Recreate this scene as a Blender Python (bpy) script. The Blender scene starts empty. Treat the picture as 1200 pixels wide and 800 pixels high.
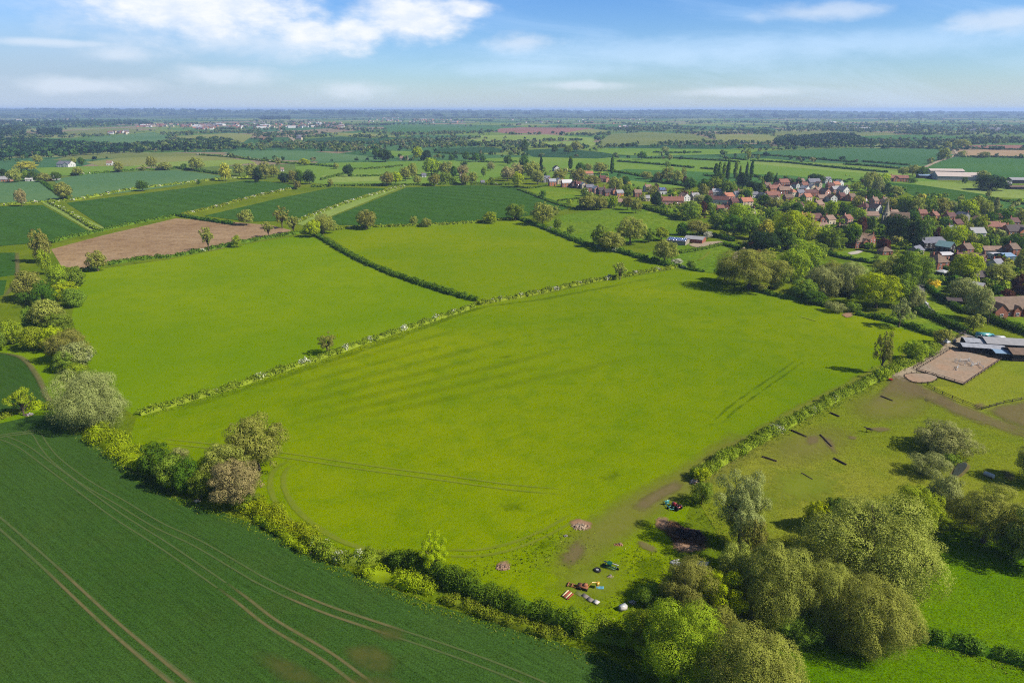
import bpy, bmesh, math, random
import numpy as np
from mathutils import Vector
PI = math.pi
C = bpy.context.scene.collection
SC = bpy.context.scene

# ------------------------------------------------------------ camera
W0, H0, FPX, CAMH, HOR = 1200.0, 800.0, 800.0, 90.0, 128.0
PITCH = math.atan((H0 / 2 - HOR) / FPX)
cam_d = bpy.data.cameras.new('camera'); cam = bpy.data.objects.new('camera', cam_d); C.objects.link(cam)
cam.location = (0, 0, CAMH); cam.rotation_euler = (PI / 2 - PITCH, 0, 0)
cam_d.sensor_width = 36; cam_d.lens = 36 * FPX / W0; cam_d.clip_start = 1; cam_d.clip_end = 90000
SC.camera = cam

# ------------------------------------------------------------ sun, sky, exposure
SUN_EL, SUN_AZ = math.radians(42), math.radians(110)      # azimuth clockwise from +Y: sun on the right, a little behind the camera
sd = bpy.data.lights.new('sun', 'SUN'); sun = bpy.data.objects.new('sun', sd); C.objects.link(sun)
sd.energy = 4.8; sd.angle = math.radians(0.53); sd.color = (1, 0.955, 0.88)
sdir = Vector((math.sin(SUN_AZ) * math.cos(SUN_EL), math.cos(SUN_AZ) * math.cos(SUN_EL), math.sin(SUN_EL)))
sun.rotation_euler = sdir.to_track_quat('Z', 'Y').to_euler(); sun.location = (200, -100, 300)
SC.view_settings.view_transform = 'Standard'; SC.view_settings.look = 'None'
SC.view_settings.exposure = 0.75; SC.view_settings.gamma = 1; SC.view_settings.use_curve_mapping = False
SC.render.engine = 'CYCLES'
SC.cycles.max_bounces = 6; SC.cycles.diffuse_bounces = 3; SC.cycles.transmission_bounces = 3; SC.cycles.volume_bounces = 0
SC.cycles.transparent_max_bounces = 8; SC.cycles.sample_clamp_indirect = 4
SC.cycles.use_denoising = False; SC.cycles.filter_width = 1.1; SC.cycles.pixel_filter_type = 'BLACKMAN_HARRIS'

class NT:
    """short hand for node trees"""
    def __init__(s, tree): s.t = tree; tree.nodes.clear()
    def n(s, typ, **kw):
        nd = s.t.nodes.new(typ)
        for k, v in kw.items():
            if k.startswith('i_'):
                key = k[2:]; key = int(key) if key.isdigit() else key
                s.put(nd.inputs[key], v)
            else: setattr(nd, k, v)
        return nd
    def put(s, sock, v):
        if isinstance(v, bpy.types.NodeSocket): s.t.links.new(v, sock)
        elif isinstance(v, bpy.types.Node): s.t.links.new(v.outputs[0], sock)
        else:
            if sock.type == 'RGBA' and len(v) == 3: v = (*v, 1)
            sock.default_value = v
    def m(s, op, a, b=0.0, c=0.0, clamp=False):
        nd = s.t.nodes.new('ShaderNodeMath'); nd.operation = op; nd.use_clamp = clamp
        s.put(nd.inputs[0], a); s.put(nd.inputs[1], b); s.put(nd.inputs[2], c); return nd.outputs[0]
    def mix(s, f, a, b, blend='MIX'):
        nd = s.t.nodes.new('ShaderNodeMix'); nd.data_type = 'RGBA'; nd.blend_type = blend
        s.put(nd.inputs[0], f); s.put(nd.inputs[6], a); s.put(nd.inputs[7], b); return nd.outputs[2]
    def ramp(s, v, lo, hi, to0=0.0, to1=1.0, smooth=True):
        nd = s.t.nodes.new('ShaderNodeMapRange'); nd.interpolation_type = 'SMOOTHSTEP' if smooth else 'LINEAR'
        s.put(nd.inputs[0], v)
        for i, x in zip((1, 2, 3, 4), (lo, hi, to0, to1)): s.put(nd.inputs[i], x)
        return nd.outputs[0]
    def noise(s, vec, scale, detail=4, rough=0.55, dist=0.0, color=False):
        nd = s.t.nodes.new('ShaderNodeTexNoise'); s.put(nd.inputs['Vector'], vec)
        nd.inputs['Scale'].default_value = scale; nd.inputs['Detail'].default_value = detail
        nd.inputs['Roughness'].default_value = rough; nd.inputs['Distortion'].default_value = dist
        return nd.outputs['Color' if color else 'Fac']
    def mapping(s, vec, loc=(0, 0, 0), rot=(0, 0, 0), scale=(1, 1, 1)):
        nd = s.t.nodes.new('ShaderNodeMapping'); s.put(nd.inputs[0], vec)
        nd.inputs[1].default_value = loc; nd.inputs[2].default_value = rot; nd.inputs[3].default_value = scale
        return nd.outputs[0]

def ray(px, py):
    x = (px - W0 / 2) / FPX; y = -(py - H0 / 2) / FPX
    return Vector((x, math.cos(PITCH) + y * math.sin(PITCH), -math.sin(PITCH) + y * math.cos(PITCH)))
def G(px, py, z=0.0):                                       # photograph position -> point on the ground
    d = ray(px, py); t = (z - CAMH) / d.z
    return Vector((d.x * t, d.y * t, z))
def depth(py): return -CAMH / ray(600, py).z                # metres along the optical axis; depth / FPX = metres per pixel

w = bpy.data.worlds.new('World'); SC.world = w; w.use_nodes = True
def sky_world():
    N = NT(w.node_tree)
    sky = N.n('ShaderNodeTexSky', sky_type='NISHITA', sun_disc=False, sun_elevation=SUN_EL, sun_rotation=SUN_AZ,
              altitude=100, air_density=1.0, dust_density=0.6, ozone_density=2.5)
    tc = N.n('ShaderNodeTexCoord')
    sep = N.n('ShaderNodeSeparateXYZ', i_0=tc.outputs['Generated'])
    x, y, z = sep.outputs
    az = N.m('ARCTAN2', x, y); el = N.m('ARCSINE', z)       # directions in the sky, radians
    # clear air: the low sky of the photograph is a stronger blue than the model's
    e1 = N.ramp(el, -0.01, 0.14, smooth=False)
    tint = N.mix(e1, (0.76, 0.90, 1.08), (0.43, 0.69, 1.06))
    e2 = N.ramp(el, 0.2, 0.7)
    tint = N.mix(e2, tint, (0.72, 0.74, 0.76))  # upper sky, out of view, dimmed to lessen the fill light
    col = N.mix(1.0, sky.outputs[0], tint, 'MULTIPLY')
    comb = N.n('ShaderNodeCombineXYZ', i_0=az, i_1=N.m('MULTIPLY', el, 2.2), i_2=0.0).outputs[0]
    nz = N.noise(comb, 11.0, 9, 0.58, 0.15); nz2 = N.noise(comb, 30.0, 8, 0.6, 0.1)
    nn = N.m('ADD', N.m('MULTIPLY', nz, 0.75), N.m('MULTIPLY', nz2, 0.25))
    def ae(px, py):
        d = ray(px, py).normalized(); return math.atan2(d.x, d.y), math.asin(d.z)
    def blob(px, py, rx, ry):
        a, e = ae(px, py); sx = rx / 880.0; sy = ry / 890.0
        da = N.m('DIVIDE', N.m('SUBTRACT', az, a), sx); de = N.m('DIVIDE', N.m('SUBTRACT', el, e), sy)
        r2 = N.m('ADD', N.m('MULTIPLY', da, da), N.m('MULTIPLY', de, de))
        return N.m('SUBTRACT', 1.0, N.m('SQRT', r2))
    def cloud(blobs, gain, lo, hi):
        m = None
        for b in blobs:
            v = blob(*b); m = v if m is None else N.m('MAXIMUM', m, v)
        m = N.m('MAXIMUM', m, -1.0)
        return N.ramp(N.m('ADD', m, N.m('MULTIPLY', N.m('SUBTRACT', nn, 0.5), gain)), lo, hi)
    # soft, thin veils
    sv = N.n('ShaderNodeCombineXYZ', i_0=N.m('MULTIPLY', az, 1.6), i_1=N.m('ADD', N.m('MULTIPLY', el, 9.0), N.m('MULTIPLY', N.m('MULTIPLY', az, az), 2.0)), i_2=3.3).outputs[0]
    veil_n = N.noise(sv, 2.2, 7, 0.62, 0.6)
    veil = N.m('MULTIPLY', N.ramp(veil_n, 0.42, 0.75), N.ramp(el, 0.20, 0.06))
    col = N.mix(N.m('MULTIPLY', veil, 0.32), col, (0.42, 0.55, 0.72))
    band = cloud([(760, 62, 330, 24), (1010, 50, 300, 20), (640, 80, 200, 18)], 1.6, 0.0, 1.0)
    col = N.mix(N.m('MULTIPLY', band, 0.35), col, (0.46, 0.58, 0.74))
    left = N.m('MULTIPLY', N.ramp(az, -0.1, -0.55), N.ramp(el, 0.15, 0.02))
    col = N.mix(N.m('MULTIPLY', left, 0.75), col, (0.25, 0.315, 0.41))
    low = N.ramp(el, 0.045, 0.0)
    col = N.mix(N.m('MULTIPLY', low, 0.5), col, (0.365, 0.43, 0.53))
    soft = cloud([(200, 20, 190, 42), (265, 88, 75, 15), (140, 64, 50, 14), (405, 104, 65, 14), (300, 50, 150, 26),
                  (612, 50, 60, 16), (1175, 26, 60, 16), (960, 15, 90, 14), (90, 100, 110, 12), (690, 100, 90, 8), (860, 108, 120, 8),
                  (60, 50, 90, 6)], 2.2, 0.0, 0.95)
    col = N.mix(N.m('MULTIPLY', soft, 0.6), col, (0.48, 0.53, 0.60))
    hard = cloud([(478, 20, 106, 40), (420, 38, 60, 26), (262, 10, 150, 44), (545, 10, 54, 16), (175, 6, 90, 34), (365, 38, 56, 26)], 1.7, 0.06, 0.8)
    shade = N.mix(N.ramp(nz2, 0.3, 0.7), (0.48, 0.53, 0.61), (0.60, 0.61, 0.62))
    col = N.mix(N.m('MULTIPLY', hard, 0.93), col, shade)
    # Background strength stays in the sky's own range; clouds are divided to match it
    bg = N.n('ShaderNodeBackground', i_1=1.0)
    N.put(bg.inputs[0], col)
    # sky model is multiplied down before the clouds are mixed in
    mul = sky.outputs[0].links[0]
    N.n('ShaderNodeOutputWorld', i_0=bg)
    return N, sky, tint
SKY_STRENGTH = 0.085
def sky_finish():
    N, sky, tint = sky_world()
    t = w.node_tree
    # scale the model by SKY_STRENGTH, so that clouds (given in scene units) share one Background
    link = [l for l in t.links if l.from_node == sky][0]; to = link.to_socket
    sc = t.nodes.new('ShaderNodeVectorMath'); sc.operation = 'SCALE'; sc.inputs[3].default_value = SKY_STRENGTH
    t.links.new(sky.outputs[0], sc.inputs[0]); t.links.new(sc.outputs[0], to)
sky_finish()

# ------------------------------------------------------------ shared helpers
RNG = np.random.default_rng(11)
def D(r, g, b, k=1.83):                                     # colour as it looks in daylight -> base colour
    return tuple(((c / 255.0) ** 2.2) / k for c in (r, g, b))
def tag(o, label=None, cat=None, group=None, kind=None):
    if label: o['label'] = label
    if cat: o['category'] = cat
    if group: o['group'] = group
    if kind: o['kind'] = kind
    return o
def link(name, me, parent=None, loc=None):
    o = bpy.data.objects.new(name, me); C.objects.link(o)
    if parent: o.parent = parent
    if loc is not None: o.location = loc
    return o
def empty(name, loc, rz=0.0):
    o = link(name, None, loc=loc); o.rotation_euler = (0, 0, rz); o.empty_display_size = 0.5; return o
def mesh_np(name, V, Fa, mats=(), mi=None, smooth=False):   # V (n,3), Fa (m,k) arrays -> mesh
    V = np.asarray(V, dtype=np.float32).reshape(-1, 3); Fa = np.asarray(Fa, dtype=np.int32)
    me = bpy.data.meshes.new(name); k = Fa.shape[1]
    me.vertices.add(len(V)); me.vertices.foreach_set('co', V.ravel())
    me.loops.add(Fa.size); me.loops.foreach_set('vertex_index', Fa.ravel())
    me.polygons.add(len(Fa)); me.polygons.foreach_set('loop_start', np.arange(0, Fa.size, k, dtype=np.int32))
    me.polygons.foreach_set('loop_total', np.full(len(Fa), k, dtype=np.int32))
    for m in mats: me.materials.append(m)
    if mi is not None: me.polygons.foreach_set('material_index', np.asarray(mi, dtype=np.int32))
    me.update(calc_edges=True)
    if smooth: me.polygons.foreach_set('use_smooth', np.ones(len(Fa), dtype=bool))
    return me
def catmull(P, n=8, closed=False):
    P = [np.array(p, dtype=float) for p in P]; out = []; m = len(P)
    rng_ = range(m if closed else m - 1)
    for i in rng_:
        if closed: a, b, c, d = P[(i - 1) % m], P[i], P[(i + 1) % m], P[(i + 2) % m]
        else: a, b, c, d = P[max(i - 1, 0)], P[i], P[i + 1], P[min(i + 2, m - 1)]
        for k in range(n):
            t = k / n
            out.append(0.5 * ((2 * b) + (-a + c) * t + (2 * a - 5 * b + 4 * c - d) * t * t + (-a + 3 * b - 3 * c + d) * t ** 3))
    if not closed: out.append(P[-1])
    return out
def resample(P, step):
    P = np.array([[p[0], p[1]] for p in P], dtype=float)
    seg = np.linalg.norm(np.diff(P, axis=0), axis=1); s = np.concatenate([[0], np.cumsum(seg)])
    n = max(2, int(s[-1] / step) + 1); t = np.linspace(0, s[-1], n)
    return np.stack([np.interp(t, s, P[:, 0]), np.interp(t, s, P[:, 1])], 1), s[-1]
def gpath(px, n=6): return [G(a, b).xy for a, b in catmull(px, n)]

# ------------------------------------------------------------ materials
MATS = {}
def newmat(name):
    m = bpy.data.materials.new(name); m.use_nodes = True; return m, NT(m.node_tree)
def mat_field(name, c1, c2, big=0.012, fine=0.9, stripes=None, streak=None, bump=0.35, speck=0.35, c3=None, fine2=0.12):
    m, N = newmat(name)
    pos = N.n('ShaderNodeNewGeometry').outputs['Position']
    a = N.ramp(N.noise(pos, big, 5, 0.6, 0.5), 0.3, 0.7)
    col = N.mix(a, c1, c2)
    b = N.noise(pos, fine2, 5, 0.62, 0.3)
    col = N.mix(N.m('MULTIPLY', N.ramp(b, 0.42, 0.72), 0.45), col, c3 or tuple(x * 0.72 for x in c1))
    dr = N.noise(pos, big * 0.55, 3, 0.5)
    col = N.mix(N.m('MULTIPLY', N.ramp(dr, 0.4, 0.65), 0.35), col, c3 or tuple(x * 0.8 for x in c1))
    fn = N.noise(pos, fine, 2, 0.6); f2_ = N.noise(pos, fine * 0.22, 3, 0.6)
    hgt = fn
    v = N.m('ADD', N.ramp(fn, 0.25, 0.75, 1.0 - speck, 1.0 + speck, False), N.ramp(f2_, 0.3, 0.7, -speck * 0.22, speck * 0.22, False))
    sp = N.noise(pos, fine * 0.5, 1, 0.5); v = N.m('SUBTRACT', v, N.m('MULTIPLY', N.ramp(sp, 0.72, 0.8), 0.4))
    if streak:
        ang, amt = streak
        q = N.mapping(pos, rot=(0, 0, math.radians(ang)), scale=(1, 1, 1))
        q = N.n('ShaderNodeVectorMath', operation='MULTIPLY', i_0=q, i_1=(2.4, 0.05, 0.0)).outputs[0]
        v = N.m('ADD', v, N.ramp(N.noise(q, 1.0, 4, 0.7), 0.3, 0.7, -amt, amt, False))
    if stripes:
        ang, wl, st, wob = stripes
        q = N.mapping(pos, rot=(0, 0, math.radians(ang)))
        q = N.n('ShaderNodeVectorMath', operation='ADD', i_0=q, i_1=N.n('ShaderNodeVectorMath', operation='SCALE', i_0=N.noise(pos, 0.02, 2, 0.5, color=True), i_3=wob).outputs[0]).outputs[0]
        sx = N.n('ShaderNodeSeparateXYZ', i_0=q).outputs[0]
        sn = N.m('SINE', N.m('MULTIPLY', sx, 2 * PI / wl))
        amp = N.ramp(N.noise(pos, 0.009, 3, 0.5), 0.36, 0.62)
        v = N.m('ADD', v, N.m('MULTIPLY', N.m('MULTIPLY', sn, st), amp))
        hgt = N.m('ADD', hgt, N.m('MULTIPLY', N.m('MULTIPLY', sn, amp), st * 2))
    col = N.mix(1.0, col, N.n('ShaderNodeCombineColor', i_0=v, i_1=v, i_2=v).outputs[0], 'MULTIPLY')
    bp = N.n('ShaderNodeBump', i_Strength=bump, i_Distance=0.3 / fine, i_Height=hgt)
    d = N.n('ShaderNodeBsdfDiffuse', i_Color=col, i_Normal=bp.outputs[0])
    N.n('ShaderNodeOutputMaterial', i_0=d.outputs[0]); return m
def mat_patch(name, c1, c2, fine=0.8, soft=0.35, strength=1.0):
    """bare or worn ground with a ragged edge: the sheet's own 'edge' attribute is broken up by noise"""
    m, N = newmat(name)
    pos = N.n('ShaderNodeNewGeometry').outputs['Position']
    n1 = N.noise(pos, fine, 5, 0.65); n2 = N.noise(pos, fine * 0.17, 4, 0.6)
    col = N.mix(N.ramp(N.m('ADD', N.m('MULTIPLY', n1, 0.6), N.m('MULTIPLY', n2, 0.4)), 0.35, 0.65), c1, c2)
    at = N.n('ShaderNodeAttribute', attribute_name='edge').outputs['Fac']
    e = N.m('ADD', at, N.m('MULTIPLY', N.m('SUBTRACT', N.m('ADD', N.m('MULTIPLY', n1, 0.5), N.m('MULTIPLY', n2, 0.5)), 0.5), 2.6))
    al = N.m('MULTIPLY', N.ramp(e, 0.55 - soft, 0.55 + soft), strength)
    bp = N.n('ShaderNodeBump', i_Strength=0.4, i_Distance=0.3, i_Height=n1)
    d = N.n('ShaderNodeBsdfDiffuse', i_Color=col, i_Normal=bp.outputs[0])
    t = N.n('ShaderNodeBsdfTransparent')
    N.n('ShaderNodeOutputMaterial', i_0=N.n('ShaderNodeMixShader', i_0=al, i_1=t.outputs[0], i_2=d.outputs[0]).outputs[0]); return m
def mat_solid(name, c, rough=0.7, var=0.25, scale=2.0, spec=0.3, metal=0.0, trans=0.0):
    if name in MATS: return MATS[name]
    m, N = newmat(name)
    tc = N.n('ShaderNodeTexCoord').outputs['Object']
    nz = N.noise(tc, scale, 5, 0.65)
    v = N.ramp(nz, 0.3, 0.7, 1 - var, 1 + var, False)
    col = N.mix(1.0, c, N.n('ShaderNodeCombineColor', i_0=v, i_1=v, i_2=v).outputs[0], 'MULTIPLY')
    p = N.n('ShaderNodeBsdfPrincipled', i_Roughness=rough, i_Metallic=metal)
    p.inputs['Specular IOR Level'].default_value = spec
    N.put(p.inputs['Base Color'], col)
    N.n('ShaderNodeOutputMaterial', i_0=p.outputs[0]); MATS[name] = m; return m

# ------------------------------------------------------------ ground sheet reaching the horizon
def mat_ground():
    m, N = newmat('countryside')
    pos = N.n('ShaderNodeNewGeometry').outputs['Position']
    warp = N.n('ShaderNodeVectorMath', operation='ADD', i_0=pos, i_1=N.n('ShaderNodeVectorMath', operation='SCALE', i_0=N.noise(pos, 0.002, 2, 0.5, color=True), i_3=180.0).outputs[0]).outputs[0]
    q = N.mapping(warp, rot=(0, 0, 0.3), scale=(1 / 330.0, 1 / 420.0, 0))
    vo = N.n('ShaderNodeTexVoronoi', feature='F1', i_Vector=q, i_Scale=1.0); vo.inputs['Randomness'].default_value = 0.85
    rc = N.n('ShaderNodeSeparateColor', i_0=vo.outputs['Color']).outputs[0]
    cr = N.n('ShaderNodeValToRGB', i_0=rc); el = cr.color_ramp; el.interpolation = 'CONSTANT'
    cols = [(104, 126, 66), (84, 120, 72), (124, 142, 66), (72, 108, 64), (140, 148, 90), (98, 132, 64), (150, 134, 106), (80, 118, 76), (118, 140, 62)]
    el.elements[0].position = 0; el.elements[0].color = (*D(*cols[0]), 1); el.elements[1].position = 1 / 9; el.elements[1].color = (*D(*cols[1]), 1)
    for i in range(2, 9):
        e = el.elements.new(i / 9); e.color = (*D(*cols[i]), 1)
    dist = N.n('ShaderNodeVectorMath', operation='LENGTH', i_0=pos).outputs['Value']
    far = N.ramp(dist, 900, 1300)
    g = N.ramp(N.noise(pos, 0.02, 5, 0.6), 0.3, 0.7)
    near = N.mix(g, D(100, 122, 22), D(124, 136, 32))
    fn = N.noise(pos, 0.9, 5, 0.7); f2 = N.noise(pos, 0.1, 5, 0.65)
    near = N.mix(N.ramp(f2, 0.5, 0.75), near, D(86, 102, 28))
    col = N.mix(far, near, cr.outputs[0])
    v = N.ramp(fn, 0.25, 0.75, 0.62, 1.35, False)
    col = N.mix(1.0, col, N.n('ShaderNodeCombineColor', i_0=v, i_1=v, i_2=v).outputs[0], 'MULTIPLY')
    bp = N.n('ShaderNodeBump', i_Strength=0.5, i_Distance=0.6, i_Height=fn)
    N.n('ShaderNodeOutputMaterial', i_0=N.n('ShaderNodeBsdfDiffuse', i_Color=col, i_Normal=bp.outputs[0]).outputs[0]); return m
R = 26000
me = mesh_np('ground', [(-R, -400, 0), (R, -400, 0), (R, R, 0), (-R, R, 0)], [(0, 1, 2, 3)], [mat_ground()])
tag(link('ground', me), kind='structure')

# low far hills that close the view
HILL = {}
def hills():
    xs = np.linspace(-17000, 17000, 240); ys = np.linspace(6800, 19000, 80)
    X, Y = np.meshgrid(xs, ys)
    Z = np.zeros_like(X)
    for k in range(9):
        a, b, p, q = RNG.uniform(0.0003, 0.0016), RNG.uniform(0.0002, 0.001), RNG.uniform(0, 6.3), RNG.uniform(0, 6.3)
        Z += np.sin(X * a + p + 0.6 * np.sin(Y * b)) * np.cos(Y * b + q) / (1 + k * 0.35)
    Z = (Z - Z.min()) / (Z.max() - Z.min())
    side = np.interp(X[0], [-17000, -6000, 0, 5000, 9000, 17000], [92, 84, 62, 52, 26, 46])
    rise = np.clip((Y - 6800) / 5200, 0, 1); rise = rise * rise * (3 - 2 * rise)
    Z = -2 + rise * side[None, :] * (0.5 + 0.7 * Z)
    V = np.stack([X, Y, Z], -1).reshape(-1, 3); n = len(xs)
    i = np.arange(len(ys) - 1)[:, None] * n + np.arange(n - 1)[None, :]
    Fa = np.stack([i, i + 1, i + n + 1, i + n], -1).reshape(-1, 4)
    m = mat_field('wooded_hills', D(56, 78, 58), D(112, 130, 84), big=0.0011, fine=0.01, fine2=0.0016, c3=D(30, 48, 44), bump=0.0, speck=0.3)
    HILL.update(xs=xs, ys=ys, Z=Z)
    tag(link('hills', mesh_np('hills', V, Fa, [m], smooth=True)), kind='structure')
hills()

# haze: one closed box of even, pale air round everything
def haze():
    bx, y0, y1, z0, z1 = 30000, -600, 27000, -1.0, 112.0
    V = [(x, y, z) for z in (z0, z1) for x, y in ((-bx, y0), (bx, y0), (bx, y1), (-bx, y1))]
    Fa = [(0, 3, 2, 1), (4, 5, 6, 7), (0, 1, 5, 4), (1, 2, 6, 5), (2, 3, 7, 6), (3, 0, 4, 7)]
    m, N = newmat('haze')
    v = N.n('ShaderNodeVolumePrincipled'); v.inputs['Density'].default_value = 8.0e-5; v.inputs['Color'].default_value = (0.50, 0.68, 1.0, 1)
    v.inputs['Anisotropy'].default_value = 0.1
    N.n('ShaderNodeOutputMaterial', i_Volume=v.outputs[0])
    tag(link('haze', mesh_np('haze', V, Fa, [m])), kind='stuff')
haze()

# ------------------------------------------------------------ fields, as sheets a little above the ground
LAY = [0.004]
def field(name, px, mat, n=0, closed=True):
    P = catmull(px, n, True) if n else px
    pts = [G(a, b) for a, b in P]; LAY[0] += 0.004
    far = max(p.y for p in pts); z = LAY[0] + (0.08 if far > 2000 else 0)
    me = bpy.data.meshes.new(name); me.from_pydata([(p.x, p.y, z) for p in pts], [], [tuple(range(len(pts)))]); me.materials.append(mat)
    if me.polygons[0].normal.z < 0: me.flip_normals()
    return tag(link(name, me), kind='structure')

def across(a, b):                                           # angle that turns the line a-b into a stripe direction
    d = G(*b) - G(*a); return math.degrees(math.atan2(d.x, d.y))
DRILL = across((0, 613), (215, 800)); FURROW = across((330, 470), (600, 400))
CROP = mat_field('young_barley', D(60, 90, 36), D(72, 100, 45), big=0.006, fine=3.2, speck=0.5, bump=0.6, streak=(DRILL, 0.24), c3=D(70, 92, 40))
PAST = mat_field('lush_pasture', D(113, 139, 0), D(141, 154, 1), big=0.008, fine=3.0, speck=0.28, bump=0.5, streak=(FURROW, 0.08), c3=D(94, 126, 1))
PAST_L = mat_field('olive_pasture', D(110, 141, 8), D(132, 153, 14), big=0.008, fine=3.0, speck=0.28, bump=0.5, c3=D(106, 136, 8))
PAST_M = mat_field('lime_pasture', D(115, 139, 2), D(134, 149, 7), big=0.008, fine=2.5, speck=0.28, bump=0.4, streak=(20, 0.08), c3=D(104, 136, 8))
MEAD = mat_field('village_meadow', D(104, 134, 34), D(122, 142, 38), big=0.015, fine=0.4, speck=0.4, c3=D(88, 122, 30))
LAWN = mat_field('lawn', D(112, 142, 36), D(136, 150, 44), big=0.03, fine=0.4, speck=0.4, c3=D(92, 126, 30))
PADD = mat_field('grazed_paddock', D(124, 134, 34), D(138, 140, 48), big=0.02, fine=3.0, speck=0.6, c3=D(100, 120, 28))
PALEP = mat_field('dry_paddock', D(144, 147, 44), D(130, 142, 42), big=0.03, fine=3.0, speck=0.5, c3=D(114, 130, 34))
RIVER = mat_field('riverside_grass', D(88, 124, 3), D(110, 138, 8), big=0.02, fine=3.0, speck=0.6, c3=D(74, 112, 4))
WHEAT = mat_field('winter_wheat', D(64, 100, 40), D(76, 108, 46), big=0.004, fine=0.3, speck=0.3, stripes=(-50, 22.0, 0.09, 6.0), c3=D(62, 94, 32))
PALEC = mat_field('blue_green_crop', D(96, 130, 80), D(108, 138, 86), big=0.004, fine=0.2, speck=0.1, c3=D(72, 112, 80))
BLUEC = mat_field('distant_blue_green_crop', D(78, 118, 74), D(86, 124, 76), big=0.003, fine=0.1, speck=0.1)
SOIL = mat_field('tilled_soil', D(172, 142, 104), D(186, 158, 122), big=0.012, fine=0.6, speck=0.3, stripes=(-70, 12.0, 0.06, 10.0), c3=D(122, 92, 68))
SAND = mat_field('dry_tilth', D(190, 160, 122), D(178, 150, 116), big=0.01, fine=0.2, speck=0.1, c3=D(164, 134, 104))
PINK = mat_field('red_tilth', D(166, 120, 104), D(150, 112, 98), big=0.004, fine=0.1, speck=0.1)
GRASSY = mat_field('far_grass', D(116, 148, 54), D(130, 154, 62), big=0.006, fine=0.2, speck=0.12, c3=D(100, 138, 56))
BRIGHT = mat_field('far_bright_grass', D(136, 160, 72), D(150, 166, 84), big=0.006, fine=0.2, speck=0.12)
YELLOW = mat_field('far_yellow_grass', D(150, 152, 84), D(134, 142, 80), big=0.006, fine=0.2, speck=0.14)
DARKF = mat_field('far_dark_crop', D(58, 90, 58), D(66, 98, 62), big=0.004, fine=0.1, speck=0.1)
OLIVEH = mat_field('far_olive_grass', D(122, 134, 74), D(134, 140, 78), big=0.004, fine=0.1, speck=0.12)
GREENF = mat_field('far_mid_green_crop', D(76, 118, 60), D(88, 126, 64), big=0.004, fine=0.12, speck=0.1)

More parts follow.
